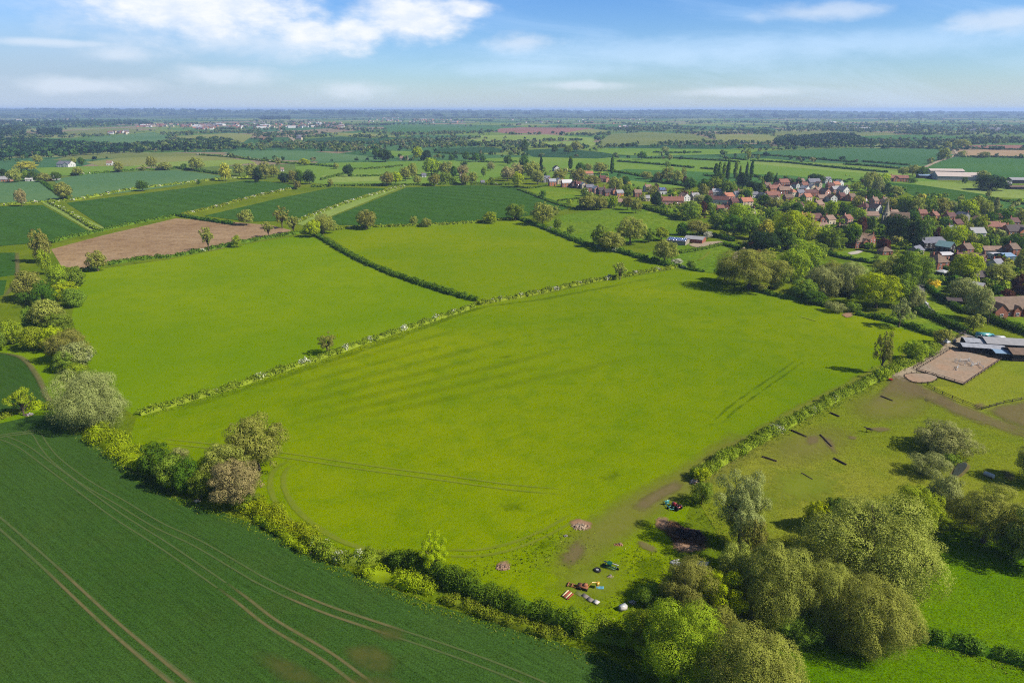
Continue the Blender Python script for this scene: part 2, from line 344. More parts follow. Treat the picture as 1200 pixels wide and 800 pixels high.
# far fields first
FARF = [
 (GRASSY, [(560, 186), (640, 183), (760, 186), (900, 186), (1040, 198), (1100, 212), (1060, 225), (960, 222), (860, 215), (760, 222), (690, 212), (560, 200)]),
 (GREENF, [(735, 198), (860, 203), (930, 206), (985, 214), (960, 224), (860, 218), (760, 214), (690, 206)]),
 (BRIGHT, [(880, 188), (960, 192), (1062, 202), (1052, 206), (985, 201), (880, 192)]),
 (BLUEC, [(868, 182), (900, 177), (1000, 173.5), (1112, 174), (1105, 186), (1066, 197), (1000, 189), (900, 184)]),
 (GREENF, [(1080, 197), (1110, 187), (1128, 184.5), (1215, 185), (1215, 211), (1150, 209), (1128, 205), (1092, 202)]),
 (SAND, [(1120, 176), (1215, 175), (1215, 184), (1128, 184)]),
 (PINK, [(1132, 170), (1215, 170), (1215, 174), (1126, 174)]),
 (BRIGHT, [(1070, 212), (1130, 214), (1215, 226), (1215, 234), (1150, 230), (1076, 218)]),
 (WHEAT, [(1040, 214), (1080, 217), (1152, 227.5), (1165, 232), (1120, 236), (1075, 232)]),
 (GREENF, [(1168, 234), (1215, 232), (1215, 256), (1166, 247)]),
 (BRIGHT, [(620, 166.5), (690, 165), (705, 169), (690, 172), (600, 171)]),
 (DARKF, [(610, 176), (660, 174), (700, 178), (745, 182), (700, 186), (625, 184)]),
 (GRASSY, [(680, 174), (760, 174), (900, 176), (870, 180), (760, 183), (720, 181)]),
 (DARKF, [(745, 170), (905, 169), (905, 174), (745, 174)]),
 (PINK, [(560, 152.5), (610, 149.5), (690, 150), (706, 153), (650, 157), (590, 156)]),
 (YELLOW, [(690, 151), (712, 153), (702, 158), (655, 157)]),
 (BRIGHT, [(560, 159), (640, 158), (700, 162), (696, 166), (640, 164), (560, 163)]),
 (OLIVEH, [(700, 167), (716, 157), (755, 155), (812, 157), (842, 165), (800, 169), (705, 172)]),
 (YELLOW, [(830, 157), (900, 158), (915, 163), (900, 168), (845, 167)]),
 (GREENF, [(640, 147), (720, 145), (740, 148), (660, 149.5)]),
 (OLIVEH, [(905, 155), (960, 153), (1050, 156), (1050, 160), (905, 160)]),
 (GREENF, [(1000, 160), (1060, 158), (1130, 160), (1120, 165), (1010, 166)]),
 (GREENF, [(450, 147), (540, 149), (590, 148), (580, 154), (520, 156), (450, 155)]),
 (DARKF, [(360, 163), (400, 160), (450, 164), (470, 167), (440, 169), (365, 169)]),
 (DARKF, [(505, 175), (570, 172), (592, 175), (590, 179), (520, 180)]),
 (YELLOW, [(380, 155), (440, 157), (470, 161), (400, 159)]),
 (BRIGHT, [(540, 164), (610, 163), (620, 167), (560, 170)]),
 (PALEC, [(280, 176), (360, 177), (432, 183), (448, 187), (380, 190), (300, 186), (262, 180)]),
 (GRASSY, [(430, 176), (500, 178), (470, 184), (445, 183)]),
 (GRASSY, [(345, 192), (440, 190), (520, 188), (600, 190), (610, 200), (560, 214), (380, 216), (350, 212)]),
 (BRIGHT, [(376, 206), (452, 204), (450, 212), (392, 214)]),
 (YELLOW, [(150, 184), (260, 182), (285, 189), (200, 192), (120, 196), (100, 190)]),
 (BRIGHT, [(195, 190), (290, 187), (300, 191), (230, 197), (150, 195)]),
 (OLIVEH, [(90, 181), (200, 179), (262, 181), (180, 184), (60, 188)]),
 (GRASSY, [(40, 197), (100, 195), (165, 195), (150, 201), (80, 206), (50, 204)]),
 (PALEC, [(100, 162), (180, 155), (200, 160), (190, 171), (110, 170), (60, 166)]),
 (YELLOW, [(205, 160), (270, 156), (298, 158), (285, 167), (225, 169)]),
 (OLIVEH, [(75, 154), (140, 150), (170, 153), (150, 157), (80, 160)]),
 (GREENF, [(0, 162), (60, 162), (110, 163), (100, 168), (0, 168)]),
 (PALEC, [(-30, 213), (44, 213), (54, 218), (74, 232), (60, 236), (-30, 239)]),
 (PALEC, [(62, 211), (100, 204), (205, 199.5), (235, 203), (262, 207), (200, 219), (86, 233.5)]),
 (WHEAT, [(-40, 243), (50, 240.5), (106, 272), (60, 283), (-40, 292)]),
 (WHEAT, [(78, 238), (150, 229), (290, 211.5), (330, 214), (346, 219), (215, 250), (126, 269)]),
 (WHEAT, [(240, 253), (330, 232), (392, 219.5), (452, 221), (400, 240), (338, 259), (290, 260)]),
 (WHEAT, [(364, 264), (400, 250), (476, 220), (540, 217.5), (602, 218), (640, 232), (672, 243), (640, 251), (560, 259), (450, 264)]),
 (BRIGHT, [(336, 261), (400, 241), (455, 221), (472, 219.5), (398, 249.5), (360, 265)]),
 (BRIGHT, [(46, 236), (60, 236), (124, 268), (108, 272)]),
]
for mat, px in FARF: field('distant_field', px, mat)
LAY[0] = 0.004
field('tilled_field', [(60, 292), (120, 276), (206, 256), (260, 259), (318, 264), (342, 270), (322, 277), (245, 294), (170, 302), (104, 316), (72, 312)], SOIL)
field('wheat_field', [(-40, 297), (18, 296), (20, 322), (-40, 330)], WHEAT)
field('wheat_field', [(-40, 330), (8, 328), (4, 346), (-40, 354)], WHEAT)
field('grass_field', [(-60, 400), (10, 402), (42, 406), (66, 428), (80, 468), (84, 484), (20, 492), (-60, 496)], PAST_L, 4)
field('barley_field', [(-60, 410), (0, 413), (26, 419), (44, 440), (54, 462), (57, 470), (20, 482), (-60, 500)], CROP, 4)
field('pasture', [(97, 318), (200, 304), (300, 284), (366, 274), (440, 316), (556, 354), (480, 384), (400, 412), (280, 452), (160, 488), (130, 470), (108, 440), (92, 400), (84, 370)], PAST_L)
field('pasture', [(376, 272), (450, 265), (530, 263), (604, 258), (640, 267), (700, 292), (745, 302), (788, 313), (700, 328), (640, 343), (565, 354), (500, 334), (440, 312)], PAST_M)
field('meadow', [(640, 262), (660, 252), (735, 242), (765, 246), (836, 272), (800, 277), (752, 284), (700, 290)], MEAD)
field('paddock_by_sheds', [(745, 302), (790, 284), (850, 282), (880, 290), (866, 306), (872, 316), (846, 318), (820, 322), (790, 313)], MEAD)
field('big_pasture', [(160, 489), (280, 454), (400, 414), (480, 386), (560, 357), (640, 345), (700, 331), (790, 316), (830, 320), (870, 332), (900, 343), (950, 354), (1000, 368), (1050, 380), (1100, 396), (1090, 408), (1040, 436), (960, 478), (880, 522), (835, 548), (815, 570), (800, 620), (790, 660), (760, 700), (735, 735), (660, 735), (600, 714), (540, 692), (490, 668), (430, 662), (370, 642), (300, 600), (240, 572), (190, 548), (150, 520)], PAST)
field('barley_field', [(-300, 540), (0, 496), (40, 487), (80, 485), (88, 500), (107, 515), (150, 545), (200, 577), (305, 617), (368, 650), (422, 675), (500, 706), (600, 735), (662, 755), (715, 772), (745, 790), (760, 830), (760, 900), (-300, 900)], CROP)
field('paddock', [(1085, 412), (1108, 400), (1130, 400), (1190, 470), (1260, 500), (1260, 640), (1180, 625), (1090, 600), (1000, 600), (930, 660), (850, 640), (820, 590), (835, 555), (880, 526), (960, 483), (1040, 441)], PADD)
field('dry_paddock', [(1088, 452), (1129, 454), (1174, 424), (1260, 420), (1260, 480), (1192, 472), (1148, 484), (1120, 470)], PALEP)
field('riverside_meadow', [(1060, 640), (1120, 620), (1200, 650), (1290, 690), (1290, 900), (760, 900), (800, 800), (880, 735), (960, 700)], RIVER)
field('verge', [(1030, 378), (1060, 356), (1075, 350), (1100, 374), (1124, 388), (1108, 398), (1060, 386)], LAWN)
field('garden_lawn', [(1152, 362), (1166, 366), (1260, 384), (1260, 402), (1196, 384), (1150, 372)], LAWN)
field('garden_lawn', [(1082, 332), (1090, 340), (1112, 360), (1130, 382), (1120, 384), (1098, 368), (1084, 352)], LAWN)
field('garden_lawn', [(968, 297), (1000, 293), (1046, 300), (1060, 305), (1036, 312), (1000, 305)], LAWN)
field('garden_lawn', [(960, 306), (1010, 308), (1040, 316), (1026, 326), (980, 330), (950, 318)], MEAD)
field('allotments', [(616, 222), (640, 219), (690, 226), (728, 231), (700, 238), (676, 242), (640, 232)], LAWN)
field('garden_lawn', [(1098, 320), (1112, 318), (1116, 326), (1100, 330)], LAWN)
field('garden_lawn', [(850, 278), (900, 276), (920, 284), (884, 288)], PALEP)
field('garden_lawn', [(755, 250), (776, 243), (800, 245), (790, 252)], LAWN)

# ------------------------------------------------------------ worn patches and strips with ragged edges
PATCHZ = [0.0]
def patch(name, px, mat, inner=0.55, amp=None):
    amp = (0.52 if name == 'rank_grass' else 0.8 if mat is DIRT else 1.0) if amp is None else amp
    P = [G(a, b) for a, b in catmull(px, 5, True)]; n = len(P)
    c = sum(P, Vector()) / n; PATCHZ[0] += 0.003; z = LAY[0] + 0.01 + PATCHZ[0]
    V = [(c.x, c.y, z)] + [tuple((c + (p - c) * inner).xy) + (z,) for p in P] + [tuple((c + (p - c) * 1.15).xy) + (z,) for p in P]
    Fa = [(0, 1 + i, 1 + (i + 1) % n) for i in range(n)]; Q = [(1 + i, 1 + n + i, 1 + n + (i + 1) % n, 1 + (i + 1) % n) for i in range(n)]
    me = bpy.data.meshes.new(name); me.from_pydata(V, [], Fa + Q); me.materials.append(mat)
    at = me.attributes.new('edge', 'FLOAT', 'POINT'); at.data.foreach_set('value', [amp] * (n + 1) + [-0.4 * (amp < 1)] * n)
    if me.polygons[0].normal.z < 0: me.flip_normals()
    return tag(link(name, me), kind='structure')
def strip(name, px, width, mat, offs=(0.0,), taper=None):
    taper = name != 'tramlines' if taper is None else taper; amp = 0.5 if name == 'dark_grass_line' else 0.62 if name == 'furrow_shade' else 0.85 if name in ('trodden_soil', 'worn_track') else 1.0
    P, L = resample(gpath(px, 8), max(1.0, width)); n = len(P); PATCHZ[0] += 0.003; z = LAY[0] + 0.01 + PATCHZ[0]
    T = np.gradient(P, axis=0); T /= np.linalg.norm(T, axis=1)[:, None]; Nn = np.stack([-T[:, 1], T[:, 0]], 1)
    V, Fa, A = [], [], []
    for o in offs:
        base = len(V)
        for i in range(n):
            q_ = min(i, n - 1 - i) / max(1, n - 1); e = 1.0 if not taper else min(1.0, 0.25 + q_ * 5.0)
            for k, a in ((-0.75, 0.0), (-0.25, e), (0.25, e), (0.75, 0.0)):
                q = P[i] + Nn[i] * (o + k * width); V.append((q[0], q[1], z)); A.append(a * amp)
            if i:
                b = base + (i - 1) * 4
                for k in range(3): Fa.append((b + k, b + 4 + k, b + 5 + k, b + 1 + k))
    me = mesh_np(name, V, Fa, [mat]); at = me.attributes.new('edge', 'FLOAT', 'POINT'); at.data.foreach_set('value', A)
    if me.polygons[0].normal.z < 0: me.flip_normals()
    return tag(link(name, me), kind='structure')

TRAM = mat_patch('tramline_wear', D(116, 126, 78), D(92, 112, 60), 0.7, 0.5, 0.75)
TRAMS = mat_patch('tramline_soil', D(154, 134, 94), D(104, 114, 64), 0.5, 0.7, 0.75)
DIRT = mat_patch('trodden_soil', D(148, 128, 94), D(126, 116, 72), 0.5, 0.6, 0.85)
DIRT2 = mat_patch('worn_track', D(154, 146, 84), D(138, 140, 52), 0.5, 0.8, 0.7)
ASH = mat_patch('bonfire_ash', D(78, 58, 48), D(128, 98, 70), 1.6, 0.4, 0.95)
CLAY = mat_patch('pale_clay', D(184, 150, 120), D(160, 122, 92), 0.9, 0.35, 0.95)
THINC = mat_patch('thin_crop', D(122, 118, 62), D(84, 100, 50), 0.5, 0.7, 0.6)
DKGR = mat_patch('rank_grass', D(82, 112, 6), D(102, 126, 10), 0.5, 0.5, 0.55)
FURR = mat_patch('furrow_shading', D(84, 118, 8), D(98, 128, 10), 0.16, 0.9, 0.22)  # relief shading of the furrows put into the grass colour
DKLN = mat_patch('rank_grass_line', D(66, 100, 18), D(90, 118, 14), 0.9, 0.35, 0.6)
LTGR = mat_patch('pale_grass', D(150, 160, 56), D(132, 148, 44), 0.5, 0.45, 0.7)
LTGR2 = mat_patch('worn_margin', D(150, 152, 62), D(134, 142, 48), 0.5, 0.6, 0.75)
ROADM = mat_patch('tarmac', D(150, 146, 142), D(132, 128, 122), 0.6, 0.1, 1.0)
GRAVEL = mat_patch('gravel', D(190, 172, 144), D(168, 150, 124), 0.9, 0.25, 1.0)

strip('tramlines', [(-40, 582), (0, 613), (60, 666), (130, 731), (215, 800), (260, 840)], 0.5, TRAM, (-0.95, 0.95))
strip('tramlines', [(0, 512), (25, 522), (57, 545), (100, 577), (140, 606), (195, 641), (260, 686)], 0.36, TRAM, (-0.95, 0.95))
strip('tramlines', [(262, 687), (285, 704), (320, 731), (380, 767), (425, 800), (470, 835)], 0.55, TRAMS, (-0.95, 0.95), taper=True)
strip('tramlines', [(30, 506), (42, 508), (52, 523), (67, 540), (100, 565), (140, 588), (185, 615), (230, 636), (275, 662), (305, 680)], 0.36, TRAM, (-0.95, 0.95))
strip('tramlines', [(300, 677), (350, 701), (410, 724), (500, 753), (560, 774), (632, 803), (690, 835)], 0.4, TRAM, (-0.95, 0.95))
strip('tramlines', [(335, 694), (380, 713), (430, 730), (470, 743)], 0.5, TRAMS, (-0.95, 0.95), taper=True)
strip('tramlines', [(-20, 516), (8, 510), (42, 506)], 0.8, TRAM, (-0.8, 0.8))
strip('tramlines', [(60, 666), (110, 713), (150, 749), (215, 804), (250, 834)], 0.5, TRAMS, (-0.95, 0.95), taper=True)
patch('thin_crop', [(402, 758), (440, 756), (462, 772), (452, 790), (414, 780)], THINC)
patch('thin_crop', [(300, 770), (330, 768), (372, 790), (380, 806), (330, 800)], THINC, 0.3)
patch('thin_crop', [(380, 800), (440, 790), (480, 806), (440, 820)], THINC, 0.3)
patch('thin_crop', [(440, 735), (470, 737), (474, 750), (448, 750)], THINC, 0.3)
# headland track, wear and painted shading of furrows in the big pasture
strip('field_margin', [(1094, 404), (1050, 425), (1005, 448), (950, 476), (890, 510), (845, 536), (815, 556)], 5.0, LTGR2)
strip('worn_track', [(880, 512), (846, 538), (810, 562), (770, 582), (740, 600), (700, 630), (675, 650), (655, 676)], 9.0, DIRT2)
strip('worn_track', [(800, 566), (772, 580), (745, 598)], 3.0, DIRT)
strip('worn_track', [(686, 634), (672, 650), (660, 664)], 3.2, DIRT)
strip('wheel_marks', [(520, 648), (560, 648), (600, 640), (640, 624), (675, 604)], 0.8, LTGR, (-1.1, 1.1))
strip('wheel_marks', [(170, 515), (240, 522), (330, 533), (430, 548), (520, 560), (600, 571), (670, 577)], 0.7, LTGR, (-1.2, 1.2))
strip('wheel_marks', [(345, 540), (328, 552), (326, 575), (345, 605), (385, 634), (430, 650), (480, 656)], 1.4, LTGR, (-1.6, 1.6))
strip('wheel_marks', [(1050, 432), (980, 462), (900, 505), (850, 535)], 0.7, LTGR, (-1.0, 1.0))
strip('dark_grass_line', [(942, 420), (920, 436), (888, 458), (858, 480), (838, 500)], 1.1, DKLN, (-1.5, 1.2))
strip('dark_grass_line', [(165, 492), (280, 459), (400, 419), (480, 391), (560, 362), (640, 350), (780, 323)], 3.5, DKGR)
for k, (u0, u1) in enumerate([(0.2, 1.0), (0.05, 0.8), (0.15, 1.05), (0.0, 0.9), (0.1, 1.15), (0.0, 1.0), (0.25, 1.3)]):
    P0, P1 = np.array((318 + 5 * k, 448 + 9.6 * k)), np.array((545 + 17 * k, 384 + 9.4 * k))
    strip('furrow_shade', [tuple(P0 + (P1 - P0) * t) for t in (u0, (u0 + u1) / 2, u1)], 3.6, FURR)
for px in ([(560, 590), (620, 586), (640, 600), (590, 606)], [(690, 560), (730, 545), (745, 556), (710, 572)], [(580, 418), (604, 414), (612, 418), (590, 422)]):
    patch('rank_grass', px, DKGR, 0.1)
# the tipping corner
patch('ash_patch', [(776, 613), (790, 610), (808, 622), (832, 630), (826, 642), (800, 644), (786, 638)], ASH, 0.7)
patch('ash_patch', [(786, 634), (806, 638), (828, 640), (820, 648), (790, 646)], CLAY, 0.4)
patch('trodden_soil', [(768, 606), (782, 604), (786, 616), (778, 624), (768, 618)], CLAY, 0.3)
patch('trodden_soil', [(745, 632), (760, 636), (774, 644), (768, 650), (748, 642)], DIRT, 0.5)
patch('trodden_soil', [(668, 612), (680, 608), (694, 614), (690, 622), (672, 620)], CLAY, 0.5)
patch('trodden_soil', [(582, 660), (594, 656), (600, 664), (592, 671), (580, 668)], CLAY, 0.3)
patch('rank_grass', [(740, 652), (775, 648), (785, 672), (765, 690), (745, 680)], DKGR, 0.5)
patch('rank_grass', [(620, 636), (650, 628), (660, 640), (630, 652)], DKGR, 0.3)
patch('pale_grass', [(700, 660), (740, 655), (740, 700), (690, 715), (640, 700), (650, 670)], LTGR, 0.2)
# paddock wear
strip('trodden_soil', [(1052, 440), (1066, 452), (1090, 464), (1124, 480), (1160, 494), (1215, 514)], 8.0, DIRT)
patch('trodden_soil', [(1044, 442), (1066, 436), (1084, 448), (1090, 466), (1062, 474), (1030, 486), (1012, 480), (1030, 456)], DIRT, 0.6)
patch('worn_ground', [(1000, 470), (1040, 460), (1090, 470), (1080, 486), (1040, 494), (1005, 488)], DIRT2, 0.4)
patch('worn_ground', [(900, 520), (960, 500), (1000, 505), (990, 530), (940, 545), (900, 540)], DIRT2, 0.2)
patch('trodden_soil', [(1150, 480), (1200, 468), (1250, 480), (1230, 510), (1180, 498)], DIRT, 0.6)
patch('trodden_soil', [(942, 512), (960, 508), (962, 520), (946, 524)], DIRT, 0.4)
patch('trodden_soil', [(958, 508), (974, 512), (986, 532), (980, 536), (964, 520)], DIRT, 0.3)
patch('trodden_soil', [(1012, 502), (1034, 500), (1050, 504), (1030, 508)], DIRT, 0.4)
patch('trodden_soil', [(992, 511), (1004, 511), (1006, 516), (994, 516)], DIRT, 0.3)
patch('trodden_soil', [(1086, 470), (1104, 462), (1130, 474), (1114, 480)], DIRT, 0.2)
strip('farm_track', [(1126, 394), (1112, 402), (1096, 412), (1080, 422), (1062, 436), (1048, 446)], 7.5, GRAVEL)
patch('yard', [(1106, 404), (1136, 390), (1150, 394), (1170, 402), (1178, 420), (1160, 418), (1130, 410), (1116, 410)], GRAVEL, 0.8)
patch('trodden_soil', [(1168, 548), (1186, 552), (1196, 566), (1178, 566)], DIRT, 0.2)
patch('trodden_soil', [(1136, 474), (1152, 470), (1160, 478), (1144, 482)], DIRT, 0.3)
patch('trodden_soil', [(986, 369), (996, 366), (1001, 370), (992, 373)], CLAY, 0.5)
strip('worn_path', [(936, 371), (948, 374), (958, 377)], 1.2, LTGR)
patch('pale_grass', [(890, 560), (940, 545), (1000, 560), (960, 590), (900, 600)], LTGR, 0.2)
strip('lane', [(1092, 312), (1086, 328), (1077, 344), (1082, 357), (1092, 367), (1108, 378), (1122, 386)], 4.6, ROADM, taper=False)
strip('lane', [(1122, 386), (1134, 392), (1150, 398)], 4.6, ROADM, taper=False)
strip('lane', [(1104, 298), (1098, 305), (1092, 312)], 4.6, ROADM, taper=False)
strip('drive', [(872, 318), (862, 306), (866, 296), (880, 289), (905, 284), (925, 280)], 4.0, GRAVEL, taper=False)
patch('yard', [(806, 287), (822, 284), (846, 283), (842, 288), (824, 291)], GRAVEL, 0.8)
strip('farm_track', [(1084, 196), (1100, 189), (1114, 184.5), (1121, 180), (1116, 173), (1112, 168)], 7.0, GRAVEL, taper=False)
strip('worn_path', [(818, 306), (826, 301), (832, 294)], 2.2, LTGR)
strip('field_margin', [(0, 414), (26, 420), (44, 441), (54, 463), (58, 472), (36, 480), (0, 490)], 1.6, TRAMS)
strip('field_margin', [(4, 350), (12, 340), (20, 326), (20, 296)], 2.0, TRAMS)
strip('far_road', [(322, 148), (334, 156), (346, 165), (356, 171)], 14, GRAVEL, taper=False)

# ------------------------------------------------------------ foliage
def mat_leaf(name, c1, c2, trans=0.25):
    m, N = newmat(name)
    g = N.n('ShaderNodeNewGeometry'); oi = N.n('ShaderNodeObjectInfo')
    rnd = g.outputs['Random Per Island']
    col = N.mix(rnd, c1, c2)
    big = N.noise(g.outputs['Position'], 0.35, 3, 0.6)
    hsv = N.n('ShaderNodeHueSaturation', i_Color=col)
    N.put(hsv.inputs['Hue'], N.m('ADD', 0.5, N.m('MULTIPLY', N.m('SUBTRACT', oi.outputs['Random'], 0.5), 0.022)))
    N.put(hsv.inputs['Value'], N.m('ADD', N.ramp(big, 0.3, 0.7, 0.76, 1.24, False), N.m('MULTIPLY', N.m('SUBTRACT', oi.outputs['Random'], 0.5), 0.25)))
    d = N.n('ShaderNodeBsdfDiffuse', i_Color=hsv.outputs[0]); t = N.n('ShaderNodeBsdfTranslucent', i_Color=hsv.outputs[0])
    N.n('ShaderNodeOutputMaterial', i_0=N.n('ShaderNodeMixShader', i_0=trans, i_1=d.outputs[0], i_2=t.outputs[0]).outputs[0]); return m
L = {
 'olive':   mat_leaf('olive_leaves', D(116, 124, 42, 1.02), D(154, 156, 76, 1.02)),
 'grey':    mat_leaf('grey_green_leaves', D(122, 130, 66, 1.02), D(156, 158, 96, 1.02)),
 'fresh':   mat_leaf('fresh_green_leaves', D(112, 136, 24, 1.02), D(148, 158, 46, 1.02)),
 'yellow':  mat_leaf('yellow_green_leaves', D(134, 152, 14, 1.02), D(162, 174, 32, 1.02)),
 'mid':     mat_leaf('mid_green_leaves', D(90, 114, 32, 1.02), D(124, 140, 50, 1.02)),
 'dark':    mat_leaf('dark_green_leaves', D(58, 86, 24, 1.02), D(86, 110, 34, 1.02)),
 'black':   mat_leaf('blackish_green_leaves', D(40, 58, 30, 1.02), D(60, 78, 40, 1.02)),
 'brown':   mat_leaf('brownish_leaves', D(112, 114, 46, 1.02), D(140, 136, 68, 1.02)),
 'pinkish': mat_leaf('pinkish_buff_leaves', D(134, 126, 74, 1.02), D(152, 138, 92, 1.02)),
 'copper':  mat_leaf('copper_leaves', D(70, 44, 38, 1.02), D(98, 62, 50, 1.02)),
 'gold':    mat_leaf('golden_leaves', D(214, 180, 40, 1.02), D(230, 196, 66, 1.02)),
 'amber':   mat_leaf('amber_leaves', D(172, 160, 58, 1.02), D(158, 158, 54, 1.02)),
 'white':   mat_leaf('may_blossom', D(196, 196, 160, 1.3), D(226, 222, 198, 1.3)),
 'hedge':   mat_leaf('hedge_leaves', D(92, 112, 24, 1.02), D(130, 138, 44, 1.02)),
 'hedged':  mat_leaf('dark_hedge_leaves', D(66, 92, 22, 1.02), D(98, 120, 38, 1.02)),
 'hedgey':  mat_leaf('yellow_hedge_leaves', D(120, 138, 14, 1.1), D(148, 158, 34, 1.1)),
 'turf':    mat_leaf('turf_blades', D(96, 122, 14, 1.3), D(120, 138, 26, 1.3)),
 'box':     mat_leaf('clipped_hedge_leaves', D(54, 80, 24, 1.02), D(78, 104, 34, 1.02)),
}
CNAME = {'olive': 'olive green', 'grey': 'grey green', 'fresh': 'fresh green', 'yellow': 'yellow green', 'mid': 'mid green', 'dark': 'dark green',
         'black': 'blackish green', 'brown': 'brownish', 'pinkish': 'pinkish buff', 'copper': 'copper purple', 'gold': 'golden yellow', 'amber': 'pale amber', 'white': 'white flowering'}
for k_, (a_, b_) in {'olive': ((92, 108, 50), (118, 130, 70)), 'mid': ((68, 94, 44), (90, 114, 58)), 'dark': ((46, 72, 40), (64, 92, 50)), 'grey': ((90, 106, 72), (116, 128, 92)), 'fresh': ((90, 118, 44), (112, 136, 58)),
        'brown': ((108, 108, 64), (124, 122, 78)), 'black': ((32, 52, 40), (48, 68, 50)), 'amber': ((132, 132, 66), (122, 126, 60)), 'copper': ((70, 50, 48), (90, 66, 58))}.items():
    L['far_' + k_] = mat_leaf('far_%s_leaves' % k_, D(*a_, 1.3), D(*b_, 1.3))
BARK = mat_solid('bark', D(104, 92, 74), 0.9, 0.3, 1.5)
BARKP = mat_solid('pale_bark', D(150, 140, 122), 0.9, 0.3, 1.5)

def quads(P, Nr, S, rng, aspect=0.62, jit=0.32):
    """one leaf spray per point: a quad of size S facing roughly along Nr"""
    n = len(P); S = np.asarray(S).reshape(-1, 1)
    Nr = Nr + rng.normal(0, jit, (n, 3)); Nr /= np.linalg.norm(Nr, axis=1)[:, None] + 1e-9
    A = np.cross(Nr, rng.normal(0, 1, (n, 3))); A /= np.linalg.norm(A, axis=1)[:, None] + 1e-9
    B = np.cross(Nr, A) * aspect
    bend = Nr * 0.18
    V = np.stack([P - A * S * 0.5, P - B * S * 0.5 - bend * S, P + A * S * 0.5, P + B * S * 0.5 - bend * S], 1)
    return V.reshape(-1, 3)
def qfaces(n, base=0): return np.arange(4 * n, dtype=np.int32).reshape(-1, 4) + base
def tube(pts, rads, k=6):
    pts = [np.array(p, float) for p in pts]; V, Fa = [], []
    for i, p in enumerate(pts):
        t = pts[min(i + 1, len(pts) - 1)] - pts[max(i - 1, 0)]; t /= np.linalg.norm(t) + 1e-9
        u = np.cross(t, (0.31, 0.95, 0.05)); u /= np.linalg.norm(u) + 1e-9; v = np.cross(t, u)
        for j in range(k):
            a = 2 * PI * j / k; V.append(p + (u * math.cos(a) + v * math.sin(a)) * rads[i])
        if i:
            b = (i - 1) * k
            for j in range(k): Fa.append((b + j, b + (j + 1) % k, b + k + (j + 1) % k, b + k + j))
    return np.array(V), np.array(Fa)

# a crown is built once per shape and level of detail in a unit box: height 1, width 1
def crown(shape, leaf, seed, dens=1.0):
    rng = np.random.default_rng(seed)
    cl = []                                                   # clumps: centre, radius (x, z)
    if shape == 'poplar':
        for z in np.linspace(0.1, 0.95, 16):
            r = 0.5 * (1 - abs(z - 0.42) ** 1.5 * 1.3) * 0.75
            for k in range(3):
                a = rng.uniform(0, 2 * PI); cl.append(((r * 0.45 * math.cos(a), r * 0.45 * math.sin(a), z + rng.uniform(-.03, .03)), r * 0.72, 0.07))
    elif shape == 'conifer':
        for z in np.linspace(0.06, 0.96, 14):
            r = 0.5 * (1.02 - z) ** 0.8
            for k in range(max(2, int(7 * r / 0.5))):
                a = rng.uniform(0, 2 * PI); cl.append(((r * 0.62 * math.cos(a), r * 0.62 * math.sin(a), z), r * 0.42 + 0.02, 0.07))
    else:
        K = {'broad': 30, 'willow': 38, 'ash': 36, 'bush': 16, 'dense': 30}[shape]
        zc, rz = {'broad': (0.51, 0.48), 'willow': (0.50, 0.48), 'ash': (0.58, 0.42), 'bush': (0.46, 0.48), 'dense': (0.50, 0.47)}[shape]
        lop = [(rng.uniform(0, 2 * PI), rng.uniform(0.06, 0.2)) for _ in range(3)]
        for i in range(K):
            u = 1 - 2 * (i + 0.5) / K; a = i * 2.39996 + rng.uniform(-.3, .3)
            if u < -0.7 and shape in ('broad', 'ash'): u = rng.uniform(-.6, .5)
            f = rng.uniform(0.58, 0.9) if shape != 'ash' else rng.uniform(0.35, 0.95)
            f *= 1 + sum(m_ * math.cos((j + 1) * a + p) for j, (p, m_) in enumerate(lop)) * 0.5
            s = math.sqrt(max(0, 1 - u * u))
            r = rng.uniform(0.09, 0.22) if shape != 'ash' else rng.uniform(0.06, 0.13)
            if shape == 'dense': r = rng.uniform(0.12, 0.21)
            c = (0.5 * f * s * math.cos(a) * 0.95, 0.5 * f * s * math.sin(a) * 0.95, max(r * 0.6, zc + rz * f * u * 1.02))
            cl.append((c, r, r * (0.82 if shape != 'willow' else 1.15)))
            if shape in ('broad', 'willow', 'dense') and i % 3 == 0:     # smaller sprays standing proud of the outline
                g = rng.uniform(0.9, 1.04); cl.append(((0.5 * g * s * math.cos(a + .2) * 0.95, 0.5 * g * s * math.sin(a + .2) * 0.95, max(0.05, zc + rz * g * u)), r * 0.5, r * 0.45))
        if shape in ('broad', 'dense', 'willow', 'bush'): cl.append(((0, 0, zc), 0.3, rz * 0.62))
    Ps, Ns = [], []
    for c, r, h in cl:
        n = max(4, int(dens * 1.9 * 4 * PI * (r * r * 2 + r * h) / 3 * 0.62 / (leaf * leaf)))
        if shape == 'ash': n = int(n * 1.15)
        d = rng.normal(0, 1, (n, 3)); d[:, 2] += 0.25; d /= np.linalg.norm(d, axis=1)[:, None]
        rr = rng.uniform(0.7, 1.05, (n, 1)) ** 0.6 * (1 + 0.2 * np.sin(d[:, :1] * 7 + c[0] * 40) * np.cos(d[:, 1:2] * 6 + c[2] * 30))
        p = np.array(c) + d * rr * np.array([r, r, h])
        if shape == 'willow': p[:, 2] -= 0.05 * rng.random(n) * (np.hypot(p[:, 0], p[:, 1]) / 0.5)
        nn = d.copy(); nn += 0.25 * (p - np.array([0, 0, 0.4])) / 0.5
        Ps.append(p); Ns.append(nn)
    P = np.concatenate(Ps); Nr = np.concatenate(Ns); P[:, 2] = np.clip(P[:, 2], 0.015, 1.02)
    S = leaf * rng.uniform(0.65, 1.3, len(P))
    return quads(P, Nr, S, rng, 0.5 if shape == 'willow' else 0.66), cl
